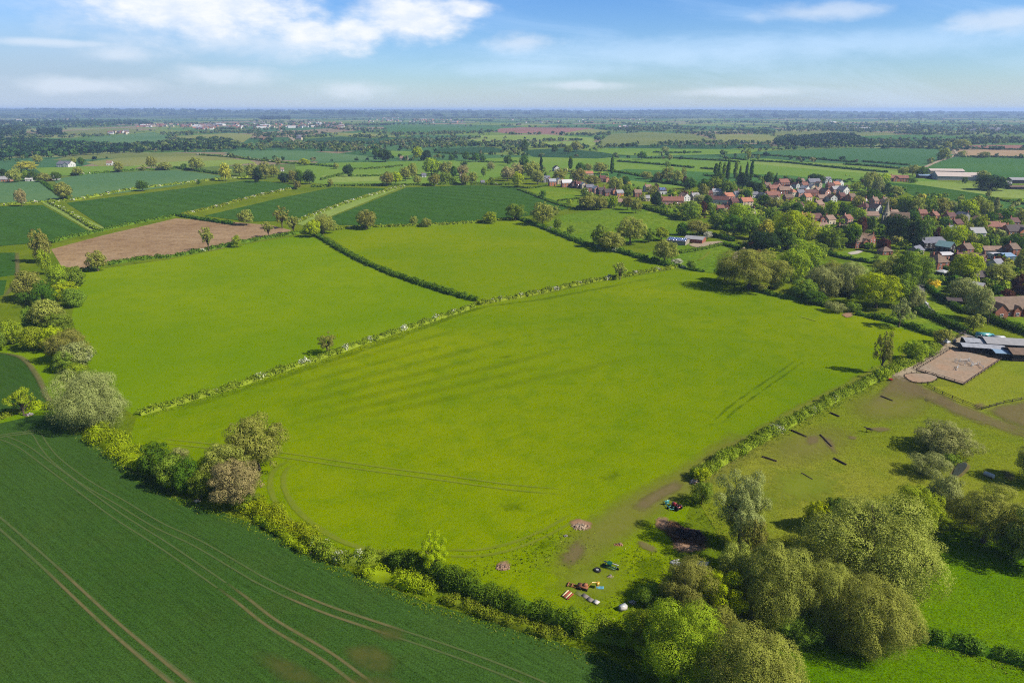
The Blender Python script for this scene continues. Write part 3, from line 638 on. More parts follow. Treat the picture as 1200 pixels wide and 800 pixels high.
def limbs(cl, shape, seed, k=6):
    rng = np.random.default_rng(seed + 500); V, Fa = [], []; b = 0
    def add(p, r):
        nonlocal b
        v, f = tube(p, r, k); V.append(v); Fa.append(f + b); b += len(v)
    top = 0.9 if shape in ('poplar', 'conifer') else 0.6 if shape in ('broad', 'ash') else 0.45
    r0 = 0.028 if shape != 'bush' else 0.02
    add([(0, 0, -0.02), (0.01, 0, 0.12), (-0.012, 0.012, 0.3), (0.006, 0.0, top)], [r0 * 1.5, r0, r0 * 0.8, r0 * 0.3])
    if shape not in ('poplar', 'conifer'):
        pick = rng.choice(len(cl), min(len(cl), 22 if shape == 'ash' else 11), replace=False)
        for i in pick:
            c = np.array(cl[i][0]); z0 = rng.uniform(0.14, 0.36); s = np.array([0, 0, z0])
            mid = s + (c - s) * 0.5 + np.array([0, 0, 0.03 + rng.uniform(-.02, .04)])
            add([s, mid, c, c + (c - mid) * (0.4 if shape == 'ash' else 0.04)], [r0 * 0.5, r0 * 0.34, r0 * 0.16, r0 * 0.05])
    return np.concatenate(V), np.concatenate(Fa)
TREE_MESH = {}
def tree_mesh(shape, lod, var, joined):
    key = (shape, lod, var, joined)
    if key not in TREE_MESH:
        leaf = {-1: 0.0135, 0: 0.021, 1: 0.036, 2: 0.062, 3: 0.115}[lod]
        if shape in ('poplar', 'conifer'): leaf *= 0.8
        seed = hash((('broad', 'willow', 'ash', 'bush', 'dense', 'poplar', 'conifer').index(shape), var)) % 1000 + var * 17
        V, cl = crown(shape, leaf, seed, 1.0); F = qfaces(len(V) // 4)
        tv, tf = limbs(cl, shape, seed, 6 if lod < 2 else 4)
        lm = L['mid']
        if joined:
            mi = np.concatenate([np.zeros(len(F)), np.ones(len(tf))])
            TREE_MESH[key] = (mesh_np('tree', np.concatenate([V, tv]), np.concatenate([F, tf + len(V)]), [lm, BARK], mi),)
        else:
            TREE_MESH[key] = (mesh_np('crown', V, F, [lm]), mesh_np('trunk', tv, tf, [BARK], smooth=True))
    return TREE_MESH[key]

# ---- landmarks by which a tree or bush is singled out in its label
LANDMARKS = []
def mark(px, py, phrase): LANDMARKS.append((px, py, phrase))
TREES = []
SNAME = {'broad': 'round tree', 'willow': 'willow tree', 'ash': 'thin leaved tree', 'bush': 'bush', 'dense': 'dense tree', 'poplar': 'slim columnar tree', 'conifer': 'conifer'}
SKIND = {'broad': 'broadleaf_tree', 'willow': 'willow_tree', 'ash': 'open_crowned_tree', 'bush': 'bush', 'dense': 'broadleaf_tree', 'poplar': 'poplar_tree', 'conifer': 'conifer_tree'}
def T(x0, y0, x1, y1, shape='broad', col='mid', where=None, trng=random.Random(5), hmul=1.0):
    """a tree whose crown fills the box x0..x1, y0..y1 of the photograph and stands on the ground"""
    yc = (y0 + y1) / 2; th = math.atan((yc - H0 / 2) / FPX) + PITCH
    s = depth(y1) / FPX                                      # metres per pixel
    for _ in range(3):
        wd, hb = (x1 - x0) * s, (y1 - y0) * s
        a2 = (hb / 2) ** 2 - (wd / 2 * math.sin(th)) ** 2
        h = 2 * math.sqrt(max(a2, (0.24 * wd) ** 2)) / math.cos(th)
        by = yc + h / 2 * math.cos(th) / s
        s = depth(by) / FPX
    base = G((x0 + x1) / 2, by)
    lod = -1 if x1 - x0 > 68 else 0 if x1 - x0 > 38 else 1 if x1 - x0 > 22 else 2 if x1 - x0 > 9 else 3
    var = trng.randrange(3 if lod else 3)
    big = (x1 - x0) > 12
    if big:
        root = empty(SKIND[shape], base, 0)
        cm, tm = tree_mesh(shape, lod, var, False)
        c = link('crown', cm, root); t = link('trunk', tm, root); leafo = c
    else:
        root = link(SKIND[shape], tree_mesh(shape, lod, var, True)[0], loc=base); leafo = root
    leafo.material_slots[0].link = 'OBJECT'; leafo.material_slots[0].material = L[col]
    root.scale = (wd, wd, h * hmul); root.rotation_euler = (0, 0, trng.uniform(0, 6.28))
    TREES.append(dict(o=root, px=(x0 + x1) / 2, py=(y0 + y1) / 2, w=x1 - x0, h=h, shape=shape, col=col, where=where, y1=y1))
    return root

# ------------------------------------------------------------ hedges
def hedge(label, px, width, height, mat='hedge', flower=0.0, group=None, core=True, wild=0.35, leafk=1.7, name='hedge', sm=6):
    rng = np.random.default_rng(len(bpy.data.objects) + 3)
    pts = gpath(px, sm); mid = pts[len(pts) // 2]
    dmin = min(math.hypot(p[0], p[1]) for p in pts); dm = math.hypot(dmin, CAMH)
    leaf = max(0.3, dm * leafk / FPX)
    P, Ln = resample(pts, max(0.4, leaf)); n = len(P)
    Tn = np.gradient(P, axis=0); Tn /= np.linalg.norm(Tn, axis=1)[:, None] + 1e-9; Nn = np.stack([-Tn[:, 1], Tn[:, 0]], 1)
    s = np.linspace(0, Ln, n)
    def wob(a, b): return sum(np.sin(s * 2 * PI / rng.uniform(a, b) + rng.uniform(0, 6.3)) for _ in range(5)) / 5
    hh = height * (1 + wild * wob(2.5 + width, 18)); ww = width * (1 + wild * 0.7 * wob(2.5 + width, 15)); off = width * 0.12 * wild / 0.35 * wob(8, 30)
    if wild > 0.12:                                         # a row of grown-out bushes
        K = max(3, int(Ln / (0.2 * width)) * 2); ci = rng.integers(0, n, K); cr = width * rng.uniform(0.13, 0.36, K)
        clat = off[ci] + rng.uniform(-1, 1, K) * np.maximum(0.5 * ww[ci] - cr * 0.8, 0.02); ch = hh[ci] * rng.uniform(0.7, 1.05, K); chz = np.minimum(ch * 0.5, cr * 1.5)
        cnt = np.maximum(6, (1.15 * 2 * PI * cr * (cr + chz) / leaf ** 2 / 0.66 * 0.55)).astype(int); q = np.repeat(np.arange(K), cnt); tot = len(q); i = ci[q]
        d = rng.normal(0, 1, (tot, 3)); d[:, 2] = np.abs(d[:, 2]) * 1.1 - 0.25; d /= np.linalg.norm(d, axis=1)[:, None]
        rr = rng.uniform(0.7, 1.06, tot)
        xy = P[i] + Nn[i] * clat[q][:, None] + d[:, :2] * (cr[q] * rr)[:, None] * np.array([1.15, 1.15]); z = (ch - chz)[q] + d[:, 2] * chz[q] * rr
        low = rng.random(tot) < 0.22; z = np.where(low, z * rng.uniform(0.1, 0.8, tot), z)
        Q = np.concatenate([xy, np.maximum(z, 0.03)[:, None]], 1); nr = d; sa = np.clip(d[:, 2] + 0.4, 0, 1)
    else:
        tot = int(Ln * (width + 2 * height) * 2.1 / leaf ** 2 / 0.66)
        i = rng.integers(0, n, tot); a = rng.uniform(-0.12, PI + 0.12, tot); r = rng.uniform(0.72, 1.06, tot) * (1 + 0.13 * np.sin(s[i] * 2.3 + a * 3))
        ca, sa = np.sign(np.cos(a)) * np.abs(np.cos(a)) ** 0.7, np.abs(np.sin(a)) ** 0.7
        lat = off[i] + 0.5 * ww[i] * r * ca; z = hh[i] * r * sa
        jit = rng.normal(0, leaf * 0.4, (tot, 2))
        Q = np.concatenate([P[i] + Nn[i] * lat[:, None] + jit, np.maximum(z, 0.03)[:, None]], 1)
        nr = np.concatenate([Nn[i] * np.cos(a)[:, None], np.sin(a)[:, None]], 1)
    S = leaf * rng.uniform(0.6, 1.3, tot)
    fl = np.zeros(tot, bool)
    if flower:
        pat = sum(np.sin(s * 2 * PI / rng.uniform(5, 22) + rng.uniform(0, 6.3)) for _ in range(4)) / 4
        fl = (rng.random(tot) < np.clip((pat[i] - (0.66 - flower)) * 4.0, 0, 0.7)) & (sa > 0.35)
    V = quads(Q[~fl], nr[~fl], S[~fl], rng); Fa = qfaces(len(V) // 4)
    if core:                                                # solid core added inside so light does not leak through the leaves
        k = 5; ang = np.linspace(0, PI, k); CV = []
        for j in range(n):
            for q in ang: CV.append((*(P[j] + Nn[j] * (off[j] + 0.3 * ww[j] * math.cos(q))), 0.6 * hh[j] * math.sin(q)))
        CV = np.array(CV); b = len(V)
        ii = (np.arange(n - 1)[:, None] * k + np.arange(k - 1)[None, :]); CF = np.stack([ii, ii + 1, ii + k + 1, ii + k], -1).reshape(-1, 4)
        V = np.concatenate([V, CV]); Fa = np.concatenate([Fa, CF + b])
    o = link(name, mesh_np(name, V, Fa, [L[mat]]))
    tag(o, label, 'hedge', group)
    if fl.any():
        BV = quads(Q[fl] * np.array([1, 1, 1.02]), nr[fl], S[fl] * 0.9, rng)
        link('blossom', mesh_np('blossom', BV, qfaces(len(BV) // 4), [L['white']]), o)
    m = px[len(px) // 2]
    return o

# ------------------------------------------------------------ hedges, near to far
hedge('bright yellow green overgrown hedge starting below the big grey green sallow', [(112, 506), (132, 522), (158, 541), (170, 548)], 8.5, 3.6, 'hedgey', 0.05)
hedge('double yellow green hedge bulging along the dark barley, left of the may blossom', [(282, 592), (310, 603), (340, 622), (368, 640)], 6.0, 3.4, 'hedgey', 0.0)
hedge('low yellow green strip of hedge on the barley side of the double hedge', [(300, 607), (330, 626), (362, 648)], 3.4, 2.2, 'hedgey', 0.0)
hedge('short hedge thick with white may blossom beside the curving wheel marks', [(366, 638), (390, 652), (420, 660), (456, 657)], 4.4, 3.2, 'hedge', 0.5)
hedge('low bright yellow green hedge in front of the dark hedge end', [(428, 673), (462, 680), (508, 692)], 4.8, 2.6, 'hedgey')
hedge('tall dark hedge between the barley and the tipping corner', [(458, 662), (500, 672), (540, 692), (585, 708), (632, 724), (672, 738)], 5.0, 4.6, 'hedged', 0.0, wild=0.3)
hedge('lower shaggy green hedge along the barley foot of the tall dark hedge', [(520, 704), (560, 716), (600, 732), (660, 748)], 3.2, 1.8, 'hedge', 0.0)
hedge('rounded fresh green hedge end beside the rubble heap', [(676, 738), (700, 745), (734, 752)], 5.2, 3.8, 'hedge', 0.08)
hedge('long hedge with white flowering lengths between the left and big pastures', [(164, 486), (220, 470), (280, 452), (340, 432), (400, 412), (440, 398), (480, 385), (520, 372), (556, 360)], 3.6, 2.4, 'hedge', 0.26)
hedge('hedge along the top of the big pasture below the lime green field', [(562, 357), (600, 350), (640, 342), (680, 333), (720, 326), (760, 319), (792, 314)], 3.8, 2.4, 'hedge', 0.34)
hedge('dark trimmed hedge running diagonally between left and middle pastures', [(366, 273), (400, 294), (440, 314), (480, 329), (520, 342), (558, 353)], 4.6, 3.0, 'hedged', 0.0, wild=0.2)
hedge('hedge between the brown tilled field and the left pasture', [(96, 318), (130, 310), (170, 304), (205, 301), (240, 294), (275, 287), (310, 280), (362, 272)], 4.6, 2.8, 'hedged', 0.1)
hedge('hedge between the large wheat field and the middle pasture', [(372, 271), (410, 268), (450, 266), (490, 265), (530, 263), (570, 260), (606, 256)], 4.0, 2.4, 'hedge', 0.2)
hedge('thick dark hedge between the middle pasture and the village meadow', [(604, 256), (625, 263), (650, 273), (680, 285), (705, 292), (735, 298), (760, 306), (788, 313)], 5.6, 3.4, 'hedged', 0.06)
hedge('broad clipped yellow green hedge between the big pasture and the horse paddock', [(816, 562), (835, 549), (860, 534), (884, 520), (920, 500), (960, 478), (1000, 458), (1034, 442)], 4.6, 2.9, 'hedge', 0.1, wild=0.18)
hedge('bushy hedge beside the riding arena track', [(1034, 442), (1056, 430), (1078, 420), (1096, 408)], 6.0, 3.4, 'hedge', 0.22)
hedge('hedge with gaps along the top right edge of the big pasture', [(885, 340), (905, 346), (930, 351), (955, 356), (975, 361)], 4.4, 2.8, 'hedged', 0.1)
hedge('dark hedge between the big pasture corner and the lane verge', [(1004, 369), (1030, 374), (1056, 381), (1080, 389), (1096, 395)], 4.2, 2.8, 'hedged', 0.1)
hedge('tall clipped dark hedge along the far side of the lane', [(1068, 354), (1080, 364), (1096, 374), (1114, 383), (1132, 390)], 4.2, 3.0, 'box', wild=0.1)
hedge('short clipped dark hedge on the near side of the lane', [(1072, 364), (1080, 369), (1086, 373)], 3.0, 2.2, 'box', wild=0.1)
hedge('long clipped dark hedge below the brick house lawn', [(1146, 369), (1160, 376), (1180, 384), (1215, 396)], 4.6, 3.4, 'box', wild=0.08)
hedge('clipped dark hedge beside the lane under the golden bush', [(1086, 336), (1094, 344), (1106, 354)], 3.4, 2.6, 'box', wild=0.1)
hedge('clipped dark hedge along the drive behind the carport roof', [(1106, 354), (1118, 361), (1132, 368)], 3.4, 2.6, 'box', wild=0.1)
hedge('low hedge above the stables and the parked lorry', [(1134, 391), (1150, 396), (1180, 404), (1215, 412)], 2.6, 1.8, 'hedged', wild=0.15)
hedge('dark hedge at the bottom right between two riverside meadows', [(1066, 746), (1100, 753), (1140, 762), (1180, 773), (1230, 786)], 3.6, 2.6, 'hedged', 0.0, wild=0.25)
hedge('clipped hedge in front of the gravel yard of the solar roofed shed', [(796, 297), (820, 293), (846, 287)], 3.4, 2.0, 'hedged', wild=0.1)
hedge('dark clipped hedge behind the grey roofed shed', [(820, 274), (840, 278), (860, 283)], 4.0, 3.0, 'box', wild=0.1)
hedge('short dark hedge right of the gravel yard', [(848, 287), (858, 290), (868, 292)], 3.4, 2.4, 'box', wild=0.1)
hedge('short flowering hedge at the gap by the big spreading tree', [(796, 313), (812, 317), (825, 319)], 3.0, 2.0, 'hedged', 0.3)
hedge('dark clipped hedge under the garden of the gabled brick house', [(966, 296), (984, 302), (1006, 306), (1030, 310)], 4.0, 2.6, 'box', wild=0.25)
hedge('garden hedge beside the lawn at the foot of the meadow trees', [(946, 312), (962, 315), (980, 319)], 4.0, 2.6, 'box', wild=0.25)
hedge('dark hedge along the far edge of the village meadow', [(676, 245), (700, 244), (728, 242), (745, 243), (765, 247), (800, 259)], 6.5, 4.4, 'hedged', wild=0.3)
hedge('hedge between the wheat and the allotments', [(606, 222), (625, 229), (645, 237), (664, 243), (680, 246)], 3.4, 2.0, 'hedged', wild=0.15)
hedge('thin garden hedge crossing the allotments', [(654, 236), (672, 234), (692, 232)], 3.0, 2.0, 'hedged', wild=0.15)
hedge('thin garden hedge along the top of the allotments', [(604, 219), (622, 221), (640, 218)], 3.0, 2.0, 'hedged', wild=0.15)
hedge('hedge left of the slim tree with pale blossom between wheat fields', [(58, 238), (76, 247), (92, 257), (114, 270)], 4.0, 2.6, 'hedge', 0.3)
hedge('dark hedge below the long wheat field and above the tilled field', [(60, 285), (80, 279), (106, 274), (150, 264), (205, 254)], 4.0, 2.6, 'hedged', 0.0)
hedge('dark hedge across the right end of the tilled field', [(208, 253), (236, 258), (272, 263)], 5.0, 3.0, 'box', 0.0, wild=0.2)
hedge('hedge with pale blossom on the green strip between two wheat fields', [(214, 252), (250, 244), (290, 233), (330, 224), (350, 221)], 5.0, 2.6, 'hedge', 0.35)
hedge('pale flowering hedge between the middle and the largest wheat field', [(345, 262), (374, 250), (404, 239), (440, 228), (474, 218.5)], 6.0, 2.8, 'hedge', 0.5)
hedge('flowering hedge between the blue green field and the long wheat field', [(86, 235), (120, 229), (150, 223), (200, 217), (250, 211), (290, 208)], 6.0, 2.8, 'hedge', 0.4)
hedge('hedge with white bushes along the left blue green field', [(-10, 242), (20, 239), (50, 237.5), (76, 236)], 6.0, 2.6, 'hedge', 0.45)
hedge('dark hedge down the side of the left blue green field', [(50, 214), (62, 223), (76, 233)], 6.0, 3.0, 'box')
hedge('dark straight hedge along the far edge of the largest wheat field', [(366, 219.5), (420, 218), (470, 217.5), (540, 216.5), (600, 217)], 6.0, 3.0, 'hedged', 0.1)
hedge('hedge above the far blue green field at the left', [(84, 206), (120, 203), (160, 200), (205, 198)], 7.0, 3.2, 'hedged', 0.1)
hedge('dark hedge right of the far blue green field', [(205, 197), (226, 200), (258, 204.5)], 8.0, 3.6, 'box')
hedge('hedge with white bushes behind the pale far strip', [(232, 182), (256, 183.5), (280, 185.5), (300, 188), (330, 191)], 9.0, 3.8, 'hedged', 0.3)
hedge('dark hedge below the long far blue green strip', [(326, 191), (360, 193), (392, 196)], 9.0, 3.6, 'hedged')
hedge('dark hedge right of the round dark tree in the small meadows', [(404, 199), (440, 198), (470, 195)], 8.0, 3.4, 'hedged')
hedge('dark hedge across the small meadows below the round dark tree', [(410, 207), (432, 207), (454, 206)], 7.0, 3.2, 'hedged')
hedge('hedge slanting left of the round dark tree', [(376, 211), (388, 208), (404, 204)], 6.0, 3.0, 'hedged')
hedge('upper left dark hedge in the wide green fields', [(766, 179), (800, 179.5), (822, 179)], 8.0, 3.4, 'box')
hedge('long dark hedge crossing the wide green fields', [(756, 186), (790, 186), (820, 187.5), (850, 189), (866, 190.5)], 8.0, 3.4, 'box')
hedge('shorter dark hedge above the poplar row', [(848, 186), (860, 186.5), (874, 188)], 8.0, 3.4, 'box')
hedge('dark hedge from the left of the wide green fields', [(724, 189.5), (750, 191.5), (780, 194), (812, 197)], 8.0, 3.4, 'box')
hedge('short dark hedge left of the poplar row', [(821, 197.5), (836, 199)], 7.0, 3.0, 'box')
hedge('short dark hedge at the foot of the poplar row', [(826, 206), (842, 208)], 7.0, 3.0, 'box')
hedge('long dark hedge behind the village running to the farm', [(880, 189), (920, 191), (960, 195), (1000, 199), (1040, 202.5)], 8.0, 3.4, 'box')
hedge('long dark hedge under the wide blue green field', [(880, 182), (930, 184.5), (980, 189), (1004, 190.5)], 8.0, 3.4, 'box')
hedge('dark hedge above the brick farmhouse', [(990, 193), (1020, 195), (1052, 198)], 8.0, 3.4, 'box')
hedge('upper dark hedge above the brick farmhouse', [(1012, 190), (1040, 192), (1064, 194)], 8.0, 3.4, 'box')
hedge('far dark hedge along the top of the wide blue green field', [(1000, 172.5), (1050, 173), (1108, 175)], 9.0, 3.4, 'box')
hedge('dark hedge between the dry tilth and the right wheat field', [(1128, 184.5), (1160, 184.5), (1205, 185.5)], 8.0, 3.4, 'box')
hedge('dark hedge across the pale far tilth', [(1140, 174.5), (1170, 175.5), (1205, 176)], 8.0, 3.2, 'box')
hedge('dark hedge behind the new brick row towards the meadow', [(704, 200), (730, 203), (752, 207), (772, 210)], 7.0, 3.6, 'hedged')
hedge('very dark thick hedge behind the long red tiled terrace', [(764, 213), (780, 215), (800, 218), (812, 220)], 8.0, 4.2, 'box')
hedge('dark hedge between the right crops near the barns', [(1168, 234), (1184, 237), (1204, 240)], 6.0, 2.6, 'hedged')
hedge('dark hedge along the foot of the green field behind the village', [(880, 206), (900, 210), (930, 212)], 7.0, 3.2, 'box')
hedge('dark hedge along the small field behind the white gabled houses', [(968, 211), (980, 212), (992, 214)], 7.0, 3.0, 'box')
hedge('dark hedge between two small far fields at the middle', [(510, 179.5), (540, 181), (566, 181)], 9.0, 3.4, 'box')
hedge('hedge with bushes across the meadows right of centre', [(560, 190), (590, 191), (604, 190)], 8.0, 3.4, 'hedged', 0.1)
hedge('flowering hedge between the small curved barley field and the grass', [(30, 480), (48, 478), (70, 477), (80, 476)], 5.5, 2.6, 'hedgey', 0.12)
hedge('ragged low hedge with bare twigs at the left edge', [(-10, 494), (8, 488), (22, 482)], 3.4, 1.8, 'hedge', 0.25)

# ------------------------------------------------------------ trees and bushes, near to far (x0, y0, x1, y1 of the crown)
# the wooded corner on the right
T(944, 584, 1090, 706, 'willow', 'olive'); T(1074, 494, 1138, 534, 'dense', 'grey'); T(1066, 526, 1110, 560, 'bush', 'grey')
T(1040, 572, 1100, 632, 'broad', 'fresh'); T(1080, 556, 1122, 612, 'broad', 'grey'); T(1112, 570, 1192, 642, 'broad', 'olive'); T(1178, 590, 1240, 670, 'broad', 'olive')
T(1164, 614, 1204, 656, 'dense', 'mid'); T(1190, 520, 1240, 570, 'broad', 'olive'); T(941, 586, 972, 624, 'dense', 'yellow'); T(960, 582, 998, 624, 'dense', 'dark')
T(1100, 528, 1122, 546, 'bush', 'mid')
T(828, 550, 902, 648, 'ash', 'grey'); T(850, 580, 890, 644, 'broad', 'olive'); T(862, 610, 900, 672, 'ash', 'brown'); T(836, 640, 888, 700, 'broad', 'olive')
T(858, 640, 948, 736, 'willow', 'olive'); T(926, 662, 1002, 744, 'willow', 'olive'); T(966, 678, 1068, 772, 'willow', 'olive')
T(772, 658, 846, 724, 'broad', 'brown'); T(812, 668, 872, 728, 'broad', 'yellow'); T(744, 710, 846, 806, 'broad', 'fresh'); T(818, 740, 938, 860, 'willow', 'olive')
T(728, 714, 770, 762, 'dense', 'fresh'); T(820, 716, 868, 768, 'broad', 'olive'); T(1028, 660, 1062, 692, 'bush', 'grey'); T(904, 716, 960, 754, 'dense', 'mid'); T(842, 660, 880, 700, 'dense', 'mid')
T(808, 560, 836, 592, 'bush', 'mid'); T(812, 545, 832, 566, 'bush', 'yellow'); T(742, 684, 784, 716, 'bush', 'mid')
# along the dark barley
T(76, 432, 150, 502, 'willow', 'grey'); T(272, 486, 336, 554, 'broad', 'olive'); T(240, 518, 294, 572, 'broad', 'olive'); T(250, 540, 310, 596, 'broad', 'pinkish')
T(168, 518, 206, 560, 'dense', 'dark'); T(186, 532, 222, 574, 'dense', 'mid'); T(206, 536, 240, 578, 'dense', 'dark'); T(222, 548, 258, 582, 'dense', 'mid'); T(276, 570, 304, 598, 'bush', 'mid'); T(196, 522, 222, 546, 'bush', 'grey')
T(12, 452, 44, 488, 'ash', 'fresh'); T(488, 624, 528, 676, 'ash', 'yellow'); T(372, 389, 397, 416, 'ash', 'brown')
# the belt down the left side of the left pasture
for a in [(40, 330, 66, 360, 'broad', 'dark'), (18, 318, 54, 352, 'broad', 'brown'), (58, 310, 84, 338, 'broad', 'fresh'), (80, 312, 101, 336, 'dense', 'mid'), (62, 330, 92, 352, 'broad', 'yellow'),
          (40, 350, 78, 386, 'broad', 'olive'), (28, 358, 52, 384, 'dense', 'mid'), (0, 374, 30, 404, 'dense', 'fresh'), (24, 380, 58, 410, 'dense', 'fresh'), (52, 382, 82, 412, 'broad', 'yellow'),
          (60, 386, 106, 424, 'broad', 'brown'), (76, 400, 110, 432, 'broad', 'grey'), (66, 410, 92, 436, 'dense', 'mid'), (80, 424, 104, 446, 'dense', 'fresh'), (88, 430, 112, 448, 'bush', 'mid'), (-16, 384, 8, 412, 'dense', 'mid'),
          (40, 270, 62, 308, 'broad', 'brown'), (48, 288, 62, 322, 'bush', 'fresh'), (104, 294, 126, 318, 'broad', 'olive'), (74, 336, 100, 360, 'dense', 'mid'), (54, 366, 84, 390, 'dense', 'mid'), (20, 340, 40, 356, 'bush', 'dark'),
          (96, 410, 108, 424, 'bush', 'white')]: T(*a)
# along the pasture hedges
for a in [(236, 264, 254, 294, 'ash', 'olive'), (272, 274, 284, 290, 'bush', 'fresh'), (280, 246, 298, 264, 'broad', 'olive'), (320, 242, 342, 268, 'ash', 'brown'), (336, 252, 352, 274, 'ash', 'olive'), (308, 258, 322, 278, 'ash', 'olive'),
          (364, 252, 394, 274, 'broad', 'olive'), (358, 258, 376, 278, 'broad', 'yellow'), (418, 247, 441, 269, 'broad', 'brown'), (494, 254, 506, 266, 'bush', 'olive'), (480, 252, 490, 264, 'bush', 'olive'), (566, 248, 582, 262, 'dense', 'fresh'),
          (592, 239, 616, 258, 'broad', 'mid'), (622, 238, 650, 264, 'broad', 'olive'), (648, 256, 658, 270, 'broad', 'mid'), (664, 263, 674, 274, 'bush', 'mid'), (692, 264, 712, 290, 'broad', 'mid'), (700, 272, 732, 294, 'broad', 'olive'),
          (720, 256, 756, 286, 'broad', 'olive'), (752, 268, 768, 284, 'broad', 'mid'), (766, 266, 784, 282, 'broad', 'fresh'), (792, 260, 806, 276, 'dense', 'dark'), (764, 282, 794, 308, 'broad', 'olive'), (786, 302, 800, 310, 'bush', 'white'),
          (717, 306, 736, 328, 'ash', 'olive'), (804, 304, 815, 315, 'dense', 'mid'), (803, 258, 830, 276, 'broad', 'brown'), (824, 270, 834, 280, 'bush', 'white'),
          (840, 292, 916, 340, 'broad', 'olive'), (836, 306, 862, 330, 'broad', 'mid'),
          (910, 292, 946, 330, 'willow', 'fresh'), (922, 282, 958, 314, 'willow', 'fresh'), (946, 284, 968, 304, 'dense', 'mid'), (896, 310, 922, 338, 'dense', 'mid'),
          (940, 312, 984, 346, 'willow', 'grey'), (974, 308, 1016, 346, 'willow', 'grey'), (962, 306, 990, 324, 'willow', 'olive'), (926, 326, 956, 350, 'dense', 'mid'), (1000, 320, 1052, 362, 'broad', 'yellow'), (1012, 322, 1034, 350, 'broad', 'fresh'),
          (1020, 302, 1060, 336, 'broad', 'olive'), (1040, 296, 1090, 340, 'broad', 'mid'), (1038, 322, 1070, 360, 'broad', 'mid'), (1058, 336, 1082, 362, 'willow', 'grey'), (1038, 350, 1068, 384, 'ash', 'grey'), (1020, 388, 1044, 438, 'ash', 'brown'),
          (1055, 398, 1084, 424, 'dense', 'fresh'), (1092, 384, 1114, 404, 'dense', 'olive'), (1075, 404, 1096, 418, 'bush', 'mid'), (1020, 428, 1040, 446, 'bush', 'fresh'), (990, 352, 1008, 366, 'bush', 'mid'), (966, 352, 990, 366, 'bush', 'grey'), (940, 340, 968, 356, 'dense', 'dark'),
          (1128, 336, 1160, 376, 'broad', 'grey'), (1130, 368, 1150, 388, 'broad', 'olive'), (1108, 326, 1146, 354, 'willow', 'grey'), (1085, 326, 1101, 338, 'bush', 'gold'), (1080, 318, 1098, 334, 'bush', 'mid'),
          (1170, 338, 1186, 356, 'dense', 'copper'), (1182, 322, 1208, 354, 'broad', 'copper'), (1156, 332, 1172, 352, 'dense', 'dark'), (1172, 371, 1179, 376, 'bush', 'copper'), (1188, 377, 1197, 383, 'bush', 'dark')]: T(*a)
